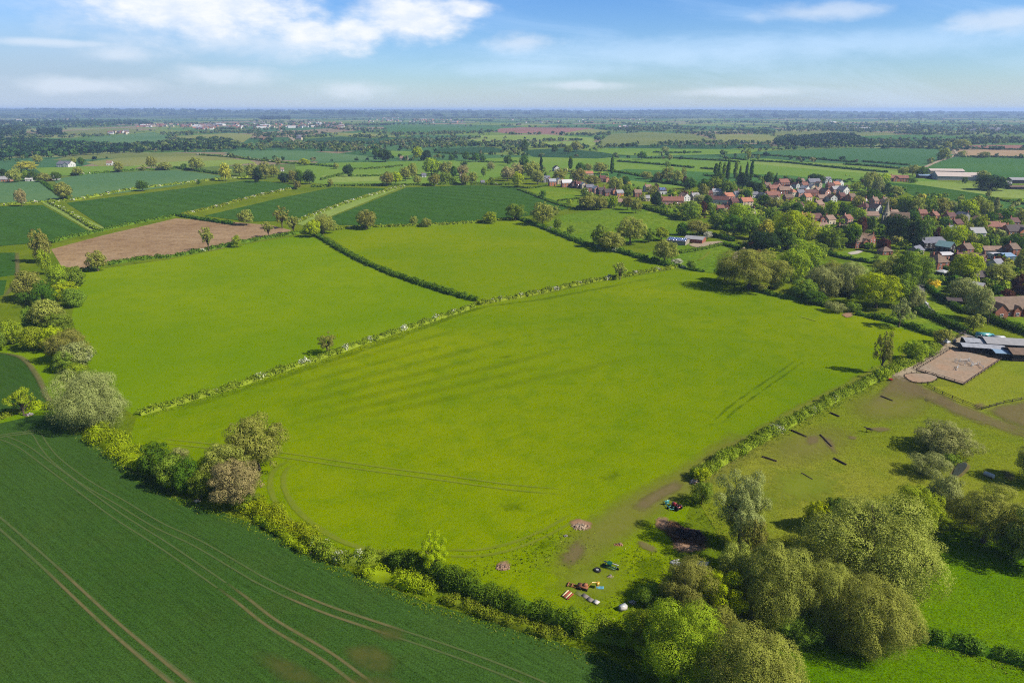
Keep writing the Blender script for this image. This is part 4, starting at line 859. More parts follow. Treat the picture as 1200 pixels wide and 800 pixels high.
# village trees
for a in [(1112, 296, 1146, 330, 'broad', 'yellow'), (1134, 300, 1150, 324, 'dense', 'yellow'), (1154, 310, 1186, 330, 'willow', 'olive'), (1168, 306, 1186, 320, 'dense', 'olive'), (1188, 293, 1202, 318, 'dense', 'olive'), (1162, 300, 1176, 312, 'dense', 'copper'), (1092, 294, 1102, 306, 'dense', 'copper'),
          (1102, 264, 1132, 290, 'broad', 'yellow'), (1128, 274, 1144, 292, 'broad', 'olive'), (1130, 284, 1148, 298, 'dense', 'yellow'), (1144, 276, 1156, 294, 'dense', 'mid'), (1155, 274, 1168, 290, 'dense', 'mid'), (1160, 283, 1167, 290, 'bush', 'gold'), (1172, 274, 1204, 296, 'broad', 'dark'), (1090, 266, 1103, 284, 'dense', 'copper'),
          (1033, 252, 1064, 284, 'broad', 'black'), (1058, 258, 1080, 292, 'broad', 'black'), (1072, 256, 1092, 284, 'broad', 'mid'), (1026, 278, 1042, 296, 'dense', 'copper'), (1002, 254, 1014, 278, 'dense', 'copper'), (1011, 254, 1026, 274, 'broad', 'dark'), (984, 264, 1006, 290, 'broad', 'dark'), (994, 262, 1008, 280, 'broad', 'yellow'),
          (978, 262, 994, 286, 'dense', 'black'), (960, 268, 988, 294, 'broad', 'mid'), (954, 264, 974, 292, 'broad', 'fresh'), (904, 248, 954, 290, 'broad', 'yellow'), (906, 264, 940, 292, 'broad', 'mid'), (1024, 297, 1032, 303, 'bush', 'fresh'),
          (886, 258, 906, 282, 'broad', 'amber'), (874, 270, 912, 296, 'dense', 'black'), (850, 240, 884, 268, 'broad', 'fresh'), (842, 252, 872, 278, 'broad', 'dark'), (864, 252, 892, 280, 'broad', 'mid'), (884, 252, 898, 266, 'dense', 'mid'), (896, 244, 912, 262, 'broad', 'mid'), (830, 250, 852, 268, 'broad', 'mid'),
          (796, 237, 818, 258, 'broad', 'mid'), (806, 238, 822, 256, 'dense', 'fresh'), (818, 236, 828, 252, 'dense', 'copper'), (826, 238, 838, 252, 'broad', 'mid'), (916, 234, 932, 250, 'broad', 'fresh'), (926, 236, 940, 252, 'dense', 'dark'), (942, 236, 956, 252, 'broad', 'yellow'), (886, 228, 904, 244, 'broad', 'dark'), (898, 232, 916, 246, 'broad', 'olive'),
          (954, 240, 966, 254, 'dense', 'mid'), (966, 236, 982, 256, 'broad', 'fresh'), (978, 238, 998, 256, 'broad', 'dark'), (996, 230, 1012, 246, 'broad', 'olive'), (998, 244, 1014, 260, 'broad', 'fresh'), (1012, 222, 1030, 238, 'dense', 'dark'), (1004, 222, 1016, 234, 'dense', 'mid'),
          (1010, 206, 1022, 224, 'broad', 'olive'), (1020, 208, 1034, 228, 'willow', 'grey'), (1030, 214, 1044, 228, 'dense', 'black'), (1012, 202, 1028, 214, 'broad', 'olive'), (1026, 204, 1042, 216, 'broad', 'yellow'), (1042, 218, 1056, 230, 'broad', 'olive'), (996, 212, 1010, 224, 'bush', 'fresh'),
          (1034, 232, 1050, 250, 'broad', 'olive'), (1050, 230, 1070, 252, 'broad', 'mid'), (1064, 232, 1082, 254, 'broad', 'olive'), (1078, 232, 1096, 252, 'broad', 'mid'), (1092, 232, 1112, 252, 'broad', 'olive'), (1108, 236, 1120, 250, 'broad', 'grey'), (1116, 238, 1130, 254, 'broad', 'mid'), (1124, 234, 1144, 254, 'broad', 'yellow'), (1134, 230, 1150, 252, 'broad', 'olive'), (1148, 238, 1162, 254, 'broad', 'olive'), (1160, 232, 1170, 252, 'poplar', 'grey'), (1154, 222, 1161, 232, 'bush', 'olive'),
          (1046, 252, 1060, 262, 'broad', 'olive'), (1060, 246, 1076, 262, 'broad', 'dark'), (1040, 250, 1058, 262, 'dense', 'amber'), (1084, 254, 1098, 268, 'broad', 'mid'), (1100, 256, 1114, 270, 'broad', 'dark'), (1118, 250, 1132, 266, 'dense', 'olive'), (1128, 262, 1140, 276, 'broad', 'olive'), (1138, 252, 1156, 272, 'broad', 'fresh'), (1152, 248, 1166, 266, 'dense', 'dark'), (1162, 246, 1186, 264, 'broad', 'dark'), (1172, 256, 1186, 268, 'dense', 'mid'), (1186, 246, 1206, 262, 'broad', 'olive'), (1196, 254, 1210, 276, 'conifer', 'black'),
          # around the poplars and the long terrace
          (834, 192, 842, 212, 'poplar', 'dark'), (839, 190, 846, 212, 'poplar', 'mid'), (844, 191, 851, 211, 'poplar', 'mid'), (849, 188, 856, 211, 'poplar', 'dark'), (858, 189, 865, 209, 'poplar', 'mid'), (865, 194, 869, 208, 'poplar', 'mid'), (872, 191, 877, 209, 'poplar', 'dark'), (877, 188, 883, 210, 'poplar', 'dark'), (834, 202, 850, 216, 'dense', 'dark'),
          (860, 203, 880, 222, 'broad', 'black'), (874, 212, 890, 226, 'dense', 'black'), (886, 208, 898, 226, 'conifer', 'mid'), (894, 202, 906, 216, 'broad', 'dark'), (905, 202, 913, 217, 'conifer', 'dark'), (916, 206, 924, 216, 'bush', 'black'), (924, 208, 932, 218, 'bush', 'dark'), (932, 208, 940, 218, 'bush', 'black'), (946, 204, 960, 216, 'broad', 'black'), (956, 205, 966, 216, 'broad', 'dark'),
          (826, 208, 848, 228, 'broad', 'mid'), (844, 212, 862, 230, 'broad', 'mid'), (816, 210, 832, 226, 'broad', 'dark'), (818, 216, 830, 232, 'broad', 'brown'), (800, 208, 816, 222, 'dense', 'dark'), (796, 196, 804, 212, 'ash', 'brown'), (774, 196, 790, 214, 'broad', 'olive'), (786, 200, 800, 216, 'broad', 'olive'), (766, 202, 778, 214, 'broad', 'brown'), (750, 200, 764, 210, 'bush', 'olive'), (798, 206, 806, 216, 'dense', 'copper'), (824, 228, 834, 240, 'dense', 'dark'), (812, 228, 826, 238, 'broad', 'grey'), (762, 225, 776, 242, 'dense', 'black'), (738, 232, 752, 250, 'broad', 'olive'), (748, 226, 758, 236, 'bush', 'olive'), (866, 220, 882, 232, 'broad', 'fresh'), (870, 222, 880, 234, 'dense', 'dark'), (766, 214, 772, 222, 'bush', 'copper'), (796, 222, 806, 232, 'bush', 'copper'), (756, 216, 770, 228, 'bush', 'brown'),
          # by the new brick row
          (631, 184, 637, 206, 'poplar', 'black'), (665, 184, 672, 198, 'poplar', 'dark'), (714, 183, 720, 204, 'poplar', 'dark'), (674, 190, 686, 204, 'dense', 'dark'), (684, 192, 694, 202, 'broad', 'olive'), (694, 191, 712, 204, 'broad', 'olive'), (608, 182, 620, 198, 'broad', 'dark'), (612, 190, 632, 210, 'broad', 'olive'), (598, 192, 614, 210, 'broad', 'pinkish'), (600, 202, 614, 220, 'broad', 'yellow'), (622, 200, 638, 216, 'broad', 'olive'), (648, 198, 664, 212, 'broad', 'olive'), (668, 198, 686, 216, 'broad', 'brown'), (684, 206, 704, 218, 'broad', 'brown'), (704, 206, 714, 212, 'dense', 'olive'), (712, 208, 730, 226, 'broad', 'olive'), (728, 206, 738, 218, 'dense', 'dark'), (728, 216, 742, 230, 'dense', 'mid'), (632, 222, 640, 232, 'bush', 'dark'), (680, 220, 690, 230, 'dense', 'mid'), (678, 228, 700, 246, 'broad', 'olive'), (694, 230, 712, 246, 'broad', 'brown'), (714, 230, 724, 244, 'broad', 'fresh'), (704, 232, 714, 244, 'dense', 'dark'), (728, 230, 742, 246, 'broad', 'brown'), (646, 240, 656, 252, 'bush', 'olive'),
          # around the small meadows and the far farms
          (402, 193, 414, 207, 'broad', 'black'), (436, 174, 446, 184, 'dense', 'dark'), (443, 175, 460, 190, 'broad', 'black'), (484, 173, 496, 188, 'broad', 'yellow'), (495, 176, 506, 188, 'dense', 'black'), (495, 186, 516, 206, 'broad', 'fresh'), (506, 188, 518, 204, 'dense', 'dark'), (514, 190, 532, 206, 'broad', 'brown'), (528, 194, 536, 208, 'dense', 'dark'), (468, 196, 482, 212, 'broad', 'olive'), (478, 192, 490, 210, 'broad', 'olive'), (446, 202, 462, 218, 'broad', 'brown'), (456, 202, 472, 216, 'broad', 'yellow'), (484, 206, 494, 216, 'broad', 'olive'), (502, 204, 516, 218, 'broad', 'brown'), (514, 202, 530, 216, 'broad', 'mid'), (526, 206, 538, 216, 'bush', 'mid'), (534, 194, 550, 206, 'broad', 'pinkish'), (538, 204, 550, 217, 'broad', 'brown'), (548, 202, 560, 216, 'broad', 'olive'), (540, 188, 548, 196, 'bush', 'black'), (542, 178, 550, 189, 'broad', 'dark'), (525, 180, 533, 188, 'bush', 'dark'), (553, 180, 562, 190, 'broad', 'dark'), (562, 182, 570, 190, 'broad', 'dark'), (570, 190, 580, 200, 'broad', 'grey'), (564, 196, 570, 208, 'broad', 'mid'), (572, 206, 580, 216, 'bush', 'mid'), (590, 182, 600, 194, 'broad', 'dark'), (586, 196, 604, 212, 'broad', 'pinkish'),
          (384, 210, 391, 219, 'broad', 'olive'), (344, 212, 353, 222, 'broad', 'brown'), (346, 200, 358, 216, 'broad', 'dark'), (356, 200, 370, 216, 'broad', 'black'), (338, 200, 350, 214, 'broad', 'brown'), (326, 202, 340, 214, 'dense', 'black'), (304, 190, 318, 210, 'broad', 'brown'), (314, 194, 328, 208, 'broad', 'olive'), (296, 196, 308, 214, 'dense', 'black'), (288, 192, 304, 210, 'broad', 'olive'), (274, 192, 288, 206, 'broad', 'olive'), (258, 192, 272, 212, 'broad', 'amber'), (222, 185, 240, 200, 'broad', 'olive'), (212, 191, 220, 198, 'bush', 'dark'), (184, 191, 202, 199, 'broad', 'olive'), (172, 184, 184, 198, 'broad', 'brown'), (166, 192, 172, 200, 'bush', 'olive'), (390, 190, 398, 198, 'bush', 'olive'), (350, 186, 364, 194, 'broad', 'yellow'), (322, 184, 330, 194, 'bush', 'brown'),
          (66, 214, 86, 234, 'broad', 'brown'), (20, 222, 32, 242, 'broad', 'pinkish'), (160, 212, 174, 224, 'broad', 'dark'), (230, 210, 236, 216, 'bush', 'dark'), (86, 196, 98, 206, 'broad', 'olive'), (134, 190, 146, 202, 'broad', 'olive'),
          (20, 190, 44, 200, 'broad', 'amber'), (-4, 198, 12, 212, 'dense', 'black'), (10, 198, 26, 214, 'broad', 'olive'), (26, 200, 38, 212, 'broad', 'mid'), (34, 200, 46, 212, 'dense', 'dark'), (44, 203, 60, 213, 'broad', 'brown'), (60, 202, 72, 212, 'broad', 'dark'), (40, 182, 50, 192, 'broad', 'olive'), (92, 184, 100, 194, 'dense', 'dark'), (84, 185, 90, 194, 'broad', 'olive'),
          # by the barns
          (1062, 194, 1076, 206, 'broad', 'olive'), (1072, 196, 1086, 208, 'broad', 'dark'), (1052, 196, 1064, 206, 'broad', 'olive'), (1086, 184, 1094, 192, 'bush', 'olive'), (1144, 200, 1158, 212, 'broad', 'olive'), (1142, 208, 1178, 220, 'dense', 'black'), (1126, 207, 1134, 215, 'bush', 'dark'), (1168, 208, 1178, 220, 'broad', 'yellow'), (1062, 208, 1074, 214, 'bush', 'dark'), (1146, 177, 1158, 185, 'bush', 'brown'), (1116, 164, 1136, 174, 'broad', 'olive'), (1106, 166, 1114, 176, 'broad', 'olive'), (1122, 176, 1132, 184, 'bush', 'olive'), (1098, 174, 1112, 188, 'broad', 'olive'),
          (782, 180, 788, 188, 'bush', 'olive'), (778, 188, 786, 196, 'bush', 'mid'), (746, 178, 758, 187, 'broad', 'dark'), (774, 171, 784, 179, 'bush', 'grey'), (872, 174, 880, 192, 'ash', 'olive'), (870, 168, 876, 176, 'bush', 'mid'), (886, 182, 890, 188, 'bush', 'mid'),
          (646, 170, 654, 180, 'broad', 'dark'), (660, 171, 672, 180, 'broad', 'mid'), (668, 166, 682, 178, 'broad', 'olive'), (610, 164, 620, 180, 'broad', 'dark'), (632, 166, 642, 173, 'bush', 'olive')]: T(*a)

# ------------------------------------------------------------ buildings
def mat_brick(name, c, mortar=0.8, scale=1.0, var=0.2):
    if name in MATS: return MATS[name]
    m, N = newmat(name); tc = N.n('ShaderNodeTexCoord').outputs['Object']
    a = N.noise(tc, 1.2, 4, 0.6); b = N.noise(tc, 9.0, 3, 0.6)
    v = N.m('ADD', N.ramp(a, 0.3, 0.7, 1 - var, 1 + var, False), N.ramp(b, 0.3, 0.7, -var * 0.7, var * 0.7, False))
    col = N.mix(1.0, c, N.n('ShaderNodeCombineColor', i_0=v, i_1=v, i_2=v).outputs[0], 'MULTIPLY')
    p = N.n('ShaderNodeBsdfPrincipled', i_Roughness=0.85); p.inputs['Specular IOR Level'].default_value = 0.15; N.put(p.inputs['Base Color'], col)
    N.n('ShaderNodeOutputMaterial', i_0=p.outputs[0]); MATS[name] = m; return m
def mat_roof(name, c, rough=0.75, spec=0.25, row=0.33, var=0.25):
    if name in MATS: return MATS[name]
    m, N = newmat(name); tc = N.n('ShaderNodeTexCoord').outputs['Object']
    w_ = N.n('ShaderNodeTexWave', wave_type='BANDS', bands_direction='Z', wave_profile='SAW', i_Vector=tc, i_Scale=1 / row / 2 / PI * 6.28); w_.inputs['Distortion'].default_value = 0.6
    a = N.noise(tc, 0.7, 4, 0.6); b = N.noise(tc, 5.0, 4, 0.65)
    v = N.m('ADD', N.m('ADD', N.ramp(a, 0.3, 0.7, 1 - var, 1 + var, False), N.ramp(b, 0.3, 0.7, -var * 0.8, var * 0.8, False)), N.m('MULTIPLY', N.m('SUBTRACT', w_.outputs['Fac'], 0.5), 0.16))
    col = N.mix(1.0, c, N.n('ShaderNodeCombineColor', i_0=v, i_1=v, i_2=v).outputs[0], 'MULTIPLY')
    p = N.n('ShaderNodeBsdfPrincipled', i_Roughness=rough); p.inputs['Specular IOR Level'].default_value = spec; N.put(p.inputs['Base Color'], col)
    N.n('ShaderNodeOutputMaterial', i_0=p.outputs[0]); MATS[name] = m; return m
WALL = {'brick': mat_brick('red_brick', D(168, 108, 86)), 'orange': mat_brick('orange_brick', D(212, 138, 98)), 'cream': mat_brick('cream_render', D(226, 206, 172), var=0.1), 'white': mat_brick('white_render', D(236, 232, 222), var=0.07),
        'pink': mat_brick('pink_brick', D(206, 152, 134)), 'stone': mat_brick('grey_stone', D(172, 160, 138)), 'timber': mat_brick('black_timber', D(62, 56, 52)), 'grey': mat_brick('grey_render', D(170, 166, 160), var=0.1), 'dark': mat_brick('dark_brick', D(112, 76, 68)), 'conc': mat_brick('pale_cladding', D(198, 190, 176), var=0.12), 'teal': mat_brick('blue_boarding', D(86, 120, 136))}
ROOF = {'red': mat_roof('red_tiles', D(152, 102, 84)), 'darkred': mat_roof('dark_red_tiles', D(112, 74, 66)), 'brown': mat_roof('brown_tiles', D(130, 106, 86)), 'slate': mat_roof('slate', D(124, 122, 130), 0.5, 0.4), 'paleslate': mat_roof('weathered_slate', D(176, 176, 180), 0.5, 0.4),
        'dark': mat_roof('dark_tiles', D(88, 76, 74)), 'orange': mat_roof('orange_tiles', D(190, 124, 94)), 'pinkish': mat_roof('faded_pink_tiles', D(156, 126, 106)), 'white': mat_roof('white_and_sunlit_roof', D(232, 226, 220), 0.4, 0.5, 1.0, 0.06), 'fibre': mat_roof('grey_sheeting', D(172, 168, 166), 0.6, 0.3, 1.0, 0.12), 'pale': mat_roof('pale_pink_sheeting', D(222, 202, 186), 0.6, 0.3, 1.0, 0.14), 'tealroof': mat_roof('verdigris_sheeting', D(150, 186, 182), 0.5, 0.4, 1.0, 0.08), 'blue': mat_roof('bluish_sheeting', D(150, 176, 200), 0.4, 0.5, 1.0, 0.08), 'straw': mat_roof('brown_tiles_sunlit', D(186, 150, 116))}  # last roof: brown tiles with the sunlight put into their colour
FRAME = mat_solid('white_window_frame', D(226, 224, 218), 0.5, 0.05)
GLASS = mat_solid('window_glass', (0.02, 0.025, 0.03), 0.08, 0.2, 1.0, 0.6)
DOORM = mat_solid('painted_door', D(84, 72, 66), 0.5, 0.1)
def boxes_mesh(name, bl, mats, smooth=False):              # bl: list of (cx, cy, cz, sx, sy, sz, rz[, mat])
    V, Fa, mi = [], [], []
    for b in bl:
        cx, cy, cz, sx, sy, sz = b[:6]; rz = b[6] if len(b) > 6 else 0.0; m = b[7] if len(b) > 7 else 0
        ry = b[8] if len(b) > 8 else 0.0
        k = len(V); c, s = math.cos(rz), math.sin(rz); c2, s2 = math.cos(ry), math.sin(ry)
        for dz in (-.5, .5):
            for dx, dy in ((-.5, -.5), (.5, -.5), (.5, .5), (-.5, .5)):
                x, y, z = dx * sx, dy * sy, dz * sz
                x, z = x * c2 + z * s2, -x * s2 + z * c2
                V.append((cx + x * c - y * s, cy + x * s + y * c, cz + z))
        for f in ((0, 3, 2, 1), (4, 5, 6, 7), (0, 1, 5, 4), (1, 2, 6, 5), (2, 3, 7, 6), (3, 0, 4, 7)): Fa.append([k + q for q in f]); mi.append(m)
    return mesh_np(name, V, Fa, mats, mi, smooth)
WF = boxes_mesh('window', [(-.56, 0, 0, .12, .12, 1.3), (.56, 0, 0, .12, .12, 1.3), (0, 0, .59, 1.0, .12, .12), (0, 0, -.59, 1.0, .12, .12), (0, 0.005, 0, .06, .09, 1.06), (0, -.04, -.69, 1.36, .2, .08)], [FRAME])
WP = boxes_mesh('pane', [(0, 0.012, 0, 1.0, .05, 1.06)], [GLASS])
DR = boxes_mesh('door', [(0, 0, 0, .95, .1, 2.05), (0, -.03, 1.07, 1.2, .16, .1), (-.55, -.01, 0, .1, .13, 2.05), (.55, -.01, 0, .1, .13, 2.05)], [DOORM, FRAME])
def prism_wall(V, Fa, ox, oy, L_, d, e, r, rz=0.0):
    k = len(V); c, s = math.cos(rz), math.sin(rz)
    pts = [(-L_ / 2, -d / 2, -.3), (L_ / 2, -d / 2, -.3), (L_ / 2, d / 2, -.3), (-L_ / 2, d / 2, -.3), (-L_ / 2, -d / 2, e), (L_ / 2, -d / 2, e), (L_ / 2, d / 2, e), (-L_ / 2, d / 2, e), (-L_ / 2, 0, e + r), (L_ / 2, 0, e + r)]
    V += [(ox + x * c - y * s, oy + x * s + y * c, z) for x, y, z in pts]
    Fa += [[k + q for q in f] for f in ((0, 1, 5, 4), (2, 3, 7, 6), (1, 2, 6, 9, 5), (3, 0, 4, 8, 7), (4, 5, 9, 8), (6, 7, 8, 9), (3, 2, 1, 0))]
def prism_roof(V, Fa, ox, oy, L_, d, e, r, rz=0.0, oh=0.35, th=0.16, hip=0.0):
    c, s = math.cos(rz), math.sin(rz); sl = r / (d / 2)
    for sg in (-1, 1):
        k = len(V); y1 = sg * (d / 2 + oh); ze = e - oh * sl + 0.03; zr = e + r + 0.03; h1 = L_ / 2 + oh; h2 = L_ / 2 + oh - hip
        pts = [(-h1, y1, ze), (h1, y1, ze), (h2, 0, zr), (-h2, 0, zr)]
        V += [(ox + x * c - y * s, oy + x * s + y * c, z) for x, y, z in pts] + [(ox + x * c - y * s, oy + x * s + y * c, z + th) for x, y, z in pts]
        Fa += [[k + q for q in f] for f in ((0, 1, 2, 3), (7, 6, 5, 4), (0, 4, 5, 1), (1, 5, 6, 2), (2, 6, 7, 3), (3, 7, 4, 0))]
    if hip:
        for sx in (-1, 1):
            k = len(V); pts = [(sx * (L_ / 2 + oh), -(d / 2 + oh), e - oh * sl + 0.03 + th), (sx * (L_ / 2 + oh), d / 2 + oh, e - oh * sl + 0.03 + th), (sx * (L_ / 2 + oh - hip), 0, e + r + 0.03 + th), (sx * (L_ / 2 + oh - hip), 0, e + r + 0.03)]
            V += [(ox + x * c - y * s, oy + x * s + y * c, z) for x, y, z in pts]; Fa += [[k, k + 1, k + 2]]
def poly_mesh(name, V, Fa, mat):
    me = bpy.data.meshes.new(name); me.from_pydata(V, [], Fa); me.materials.append(mat)
    bm = bmesh.new(); bm.from_mesh(me); bmesh.ops.recalc_face_normals(bm, faces=bm.faces); bm.to_mesh(me); bm.free(); return me
HOUSES = []
def house(px, py, wpx, label, short=None, wall='brick', roof='red', rot=0.0, dep=7.0, eave=4.8, rise=0.75, gable=False, chim=1, wing=None, hip=False, win=True, cat='house', name='house', door=True, gmat=None, group=None, solar=False):
    if cat == 'house' and (px, py) != (841, 239): rot = abs(rot) + 4 if rot < 0 else rot - 6   # fronts turned a little towards the sun
    s = depth(py) / FPX; p = G(px, py); wd = wpx * s
    L_, d = (dep, wd) if gable else (wd, dep)
    rz = math.radians(rot) + (PI / 2 if gable else 0)
    fw = Vector((-math.sin(math.radians(rot)), math.cos(math.radians(rot)), 0))
    ctr = p + fw * (dep / 2)                                 # the near wall stands at the given point
    root = empty(name, ctr, rz); tag(root, label, cat, group)
    r = d / 2 * rise; V, Fa = [], []
    hp = 0 if not hip else min(d / 2 + 0.3, L_ / 2)
    if hip: 
        prism_wall(V, Fa, 0, 0, L_, d, eave, 0.02)
    else: prism_wall(V, Fa, 0, 0, L_, d, eave, r)
    RV, RF = [], []; prism_roof(RV, RF, 0, 0, L_, d, eave, r, hip=hp)
    if wing:
        for (u, ww, pj, ef) in wing:                         # gabled wings: place along the front, width, how far they stand out, eave factor
            e2 = eave * ef; r2 = ww / 2 * rise; side = -1
            prism_wall(V, Fa, u * L_, side * (d / 2 + pj / 2 - d / 4), d / 2 + pj, ww, e2, r2, PI / 2)
            prism_roof(RV, RF, u * L_, side * (d / 2 + pj / 2 - d / 4), d / 2 + pj, ww, e2, r2, PI / 2)
    link('wall', poly_mesh('wall', V, Fa, WALL[wall]), root)
    ro = link('roof', poly_mesh('roof', RV, RF, ROOF[roof]), root)
    if chim:
        for k in range(chim):
            u = (-0.42, 0.4, 0.0, 0.2)[k % 4]; zt = eave + r
            link('chimney', boxes_mesh('chimney', [(u * L_, 0, zt + 0.25, 0.9, 0.6, 2.0), (u * L_, 0, zt + 1.3, 1.05, 0.75, 0.14), (u * L_ - .2, 0, zt + 1.55, .24, .24, .42), (u * L_ + .2, 0, zt + 1.55, .24, .24, .42)], [WALL['brick' if wall not in ('orange', 'pink') else wall]]), ro)
    if win:
        faces = [((0, -1), L_, d / 2), ((0, 1), L_, d / 2), ((1, 0), d, L_ / 2), ((-1, 0), d, L_ / 2)]
        to = Vector((0, 0, 0)) - ctr; to.z = 0; to.normalize()
        for (nx, ny), ln, off in faces:
            wn = Vector((nx * math.cos(rz) - ny * math.sin(rz), nx * math.sin(rz) + ny * math.cos(rz), 0))
            if wn.dot(to) < 0.25: continue
            n = max(1, min(6, int(ln / 3.0))); rows = [1.45, 3.75] if eave > 4.2 else [1.45]
            for zi, zz in enumerate(rows):
                for k in range(n):
                    u = (k + 0.5) / n * ln - ln / 2
                    if wing and ny == -1 and any(abs(u - q[0] * L_) < q[1] / 2 + 0.8 for q in wing): continue
                    lx, ly = (u * -ny if ny else 0) + nx * (off + 0.03), (u * nx if nx else 0) + ny * (off + 0.03)
                    isdoor = door and zi == 0 and k == n // 2 and ny == -1
                    yaw = math.atan2(nx, -ny)
                    if isdoor: o = link('door', DR, root, (lx, ly, 1.03)); o.rotation_euler = (0, 0, yaw); continue
                    o = link('window', WF, root, (lx, ly, zz)); o.rotation_euler = (0, 0, yaw); link('pane', WP, o)
        if wing:
            for (u, ww, pj, ef) in wing:
                for zz in ([1.45, 3.75] if eave * ef > 4.2 else [1.45]):
                    o = link('window', WF, root, (u * L_, -d / 2 - pj - 0.03, zz)); o.scale = (1.3, 1, 1); link('pane', WP, o)
    LANDMARKS.append((px, py - 4, short or label)) if short else None
    HOUSES.append((px, py, wpx, root)); return root

h = house
# the new brick row above the allotments
h(632, 213, 8, 'low grey bungalow at the left end of the new brick row', None, 'grey', 'slate', 8, 6, 2.6)
h(640.5, 214, 9, 'slate roofed house with two small grey gables, leftmost of the tall row', 'the slate roofed row end', 'grey', 'slate', -8, 8, 5.2, wing=[(-.25, 3.6, 1.2, 1), (.28, 3.6, 1.2, 1)])
h(648, 218, 8, 'orange brick house with pale slate roof beside two grey gables', None, 'orange', 'paleslate', -8, 8, 5.4)
h(656, 216, 5.5, 'narrow pale gabled house left of the bright silvery roof', None, 'cream', 'paleslate', -10, 9, 5.0, gable=True)
h(665, 219.5, 12, 'orange red house under a bright silvery roof reflecting the sun', 'the bright silvery roof', 'orange', 'white', -8, 9, 5.4)
h(673, 220, 6, 'small dark gabled house right of the bright silvery roof', None, 'dark', 'dark', -8, 8, 5.0, gable=True)
h(679, 221, 7, 'dark red brick house in the middle of the new row', None, 'dark', 'darkred', -10, 8, 5.2)
h(685, 221.5, 6.5, 'pale gabled house with pale slate roof in the new row', None, 'cream', 'paleslate', -12, 9, 5.0, gable=True)
h(692, 225, 10, 'red brick house with long grey slate roof in the new row', None, 'brick', 'slate', -12, 8, 5.2)
h(700, 227, 7, 'pink brick gable fronted house with pale roof', 'the pink gable fronted house', 'pink', 'paleslate', -12, 9, 5.4, gable=True)
h(706, 228.5, 9, 'dark red brick house right of the pink gable', None, 'dark', 'dark', -14, 8, 5.0, chim=2)
h(714, 230, 10, 'long dark roofed house near the right end of the row', None, 'brick', 'dark', -14, 8, 4.4)
h(720.5, 230, 5, 'narrow tall orange brick gable lit by the sun', 'the narrow orange gable', 'orange', 'brown', -14, 8, 5.8, gable=True, chim=1)
h(727, 231, 8, 'small orange house with grey roof ending the new row', None, 'orange', 'fibre', -10, 7, 4.6, chim=0)
h(730, 241, 11, 'pinkish tiled house below the right end of the row', 'the pinkish tiled house', 'pink', 'pinkish', 14, 8, 3.4)
h(653, 201, 7, 'white gabled house with dark roof among trees behind the row', 'the white gabled house behind the row', 'white', 'dark', 24, 9, 4.8, gable=True)
h(690, 206, 11, 'orange tiled house half hidden in trees behind the row', 'the orange tiled house in the trees', 'cream', 'orange', -6, 8, 3.2)
h(707, 213, 7, 'dark roofed house in trees beside the small orange one', None, 'dark', 'darkred', -10, 8, 4.6)
h(712.5, 214, 5.5, 'small orange roofed house in trees right of a dark roof', None, 'orange', 'orange', -20, 7, 4.4, gable=True)
# middle of the village
h(756, 236, 11, 'low pale cottage with grey roof left of the long terrace', 'the low pale cottage', 'cream', 'fibre', 6, 7, 3.2)
h(761, 225, 8, 'pale house with tiled roof above the low pale cottage', None, 'white', 'pinkish', -20, 8, 4.8)
h(776.5, 228, 10, 'white house with dark solar panels on its slate roof', 'the white house with solar panels', 'white', 'dark', 16, 8, 4.2, solar=True)
h(787, 240, 28, 'long red tiled terrace of pale brick cottages with four chimneys', 'the long red tiled terrace', 'pink', 'red', 4, 9, 4.0, chim=4)
h(805, 236, 10, 'white gabled house at the right end of the long terrace', 'the white gable by the terrace', 'white', 'pinkish', -24, 9, 4.6, gable=True)
h(816, 235, 9, 'grey stone house with grey roof right of the terrace', None, 'stone', 'fibre', 20, 8, 4.4)
h(841, 239, 24, 'long white cottage with dark red roof and lit white gable', 'the long white cottage', 'white', 'darkred', -16, 8, 4.2, chim=2)
h(841, 230, 12, 'grey slate roofed house behind the long white cottage', None, 'grey', 'paleslate', 6, 8, 4.8)
h(856, 236, 12, 'salmon red roofed house right of the long white cottage', 'the salmon red roof', 'pink', 'orange', -22, 9, 5.0)
h(865, 232, 8, 'small grey slate house right of the salmon red roof', None, 'white', 'slate', -14, 7, 4.2)
h(845, 247, 8, 'small red roofed outbuilding below the long white cottage', None, 'brick', 'red', 10, 6, 2.6, chim=0)
h(852, 246, 6, 'small dark gabled house under the salmon red roof', None, 'dark', 'dark', -10, 7, 4.0, gable=True)
h(862, 242, 9, 'dark red house touching the cream house with orange roof', None, 'brick', 'darkred', -10, 8, 4.6)
h(876.5, 242, 14, 'cream house with bright orange roof and two chimneys', 'the bright orange roof', 'cream', 'orange', -14, 9, 4.8, chim=2)
h(883, 254, 11, 'dark house with cream gable front among bright green trees', 'the dark house with cream gable', 'cream', 'dark', -28, 9, 4.6, gable=True)
h(885, 232, 8, 'grey roofed white cottage right of the black round tree', None, 'white', 'slate', 12, 7, 3.6)
h(896, 233, 5, 'tiny white gable between the orange and the red roofs', None, 'white', 'slate', -14, 8, 4.4, gable=True)
h(907, 233, 16, 'long faded red roof at the front of the crowded village centre', 'the long faded red roof', 'pink', 'red', -6, 9, 4.0)
h(908, 226, 12, 'red roofed house behind the long faded red roof', None, 'orange', 'red', -10, 9, 4.8)
h(920, 219, 12, 'large red roofed house at the back of the village centre', 'the large red roof at the back', 'brick', 'red', -12, 10, 5.2)
h(920, 228, 13, 'brownish pink roofed house amid red roofs', None, 'brick', 'pinkish', 10, 9, 4.8)
h(929, 218, 6, 'narrow brick house right of the large red roof', None, 'brick', 'darkred', -10, 8, 4.8)
h(935, 221, 5, 'narrow white gable facing the camera in the village centre', 'the narrow white gable', 'white', 'darkred', -12, 9, 4.6, gable=True)
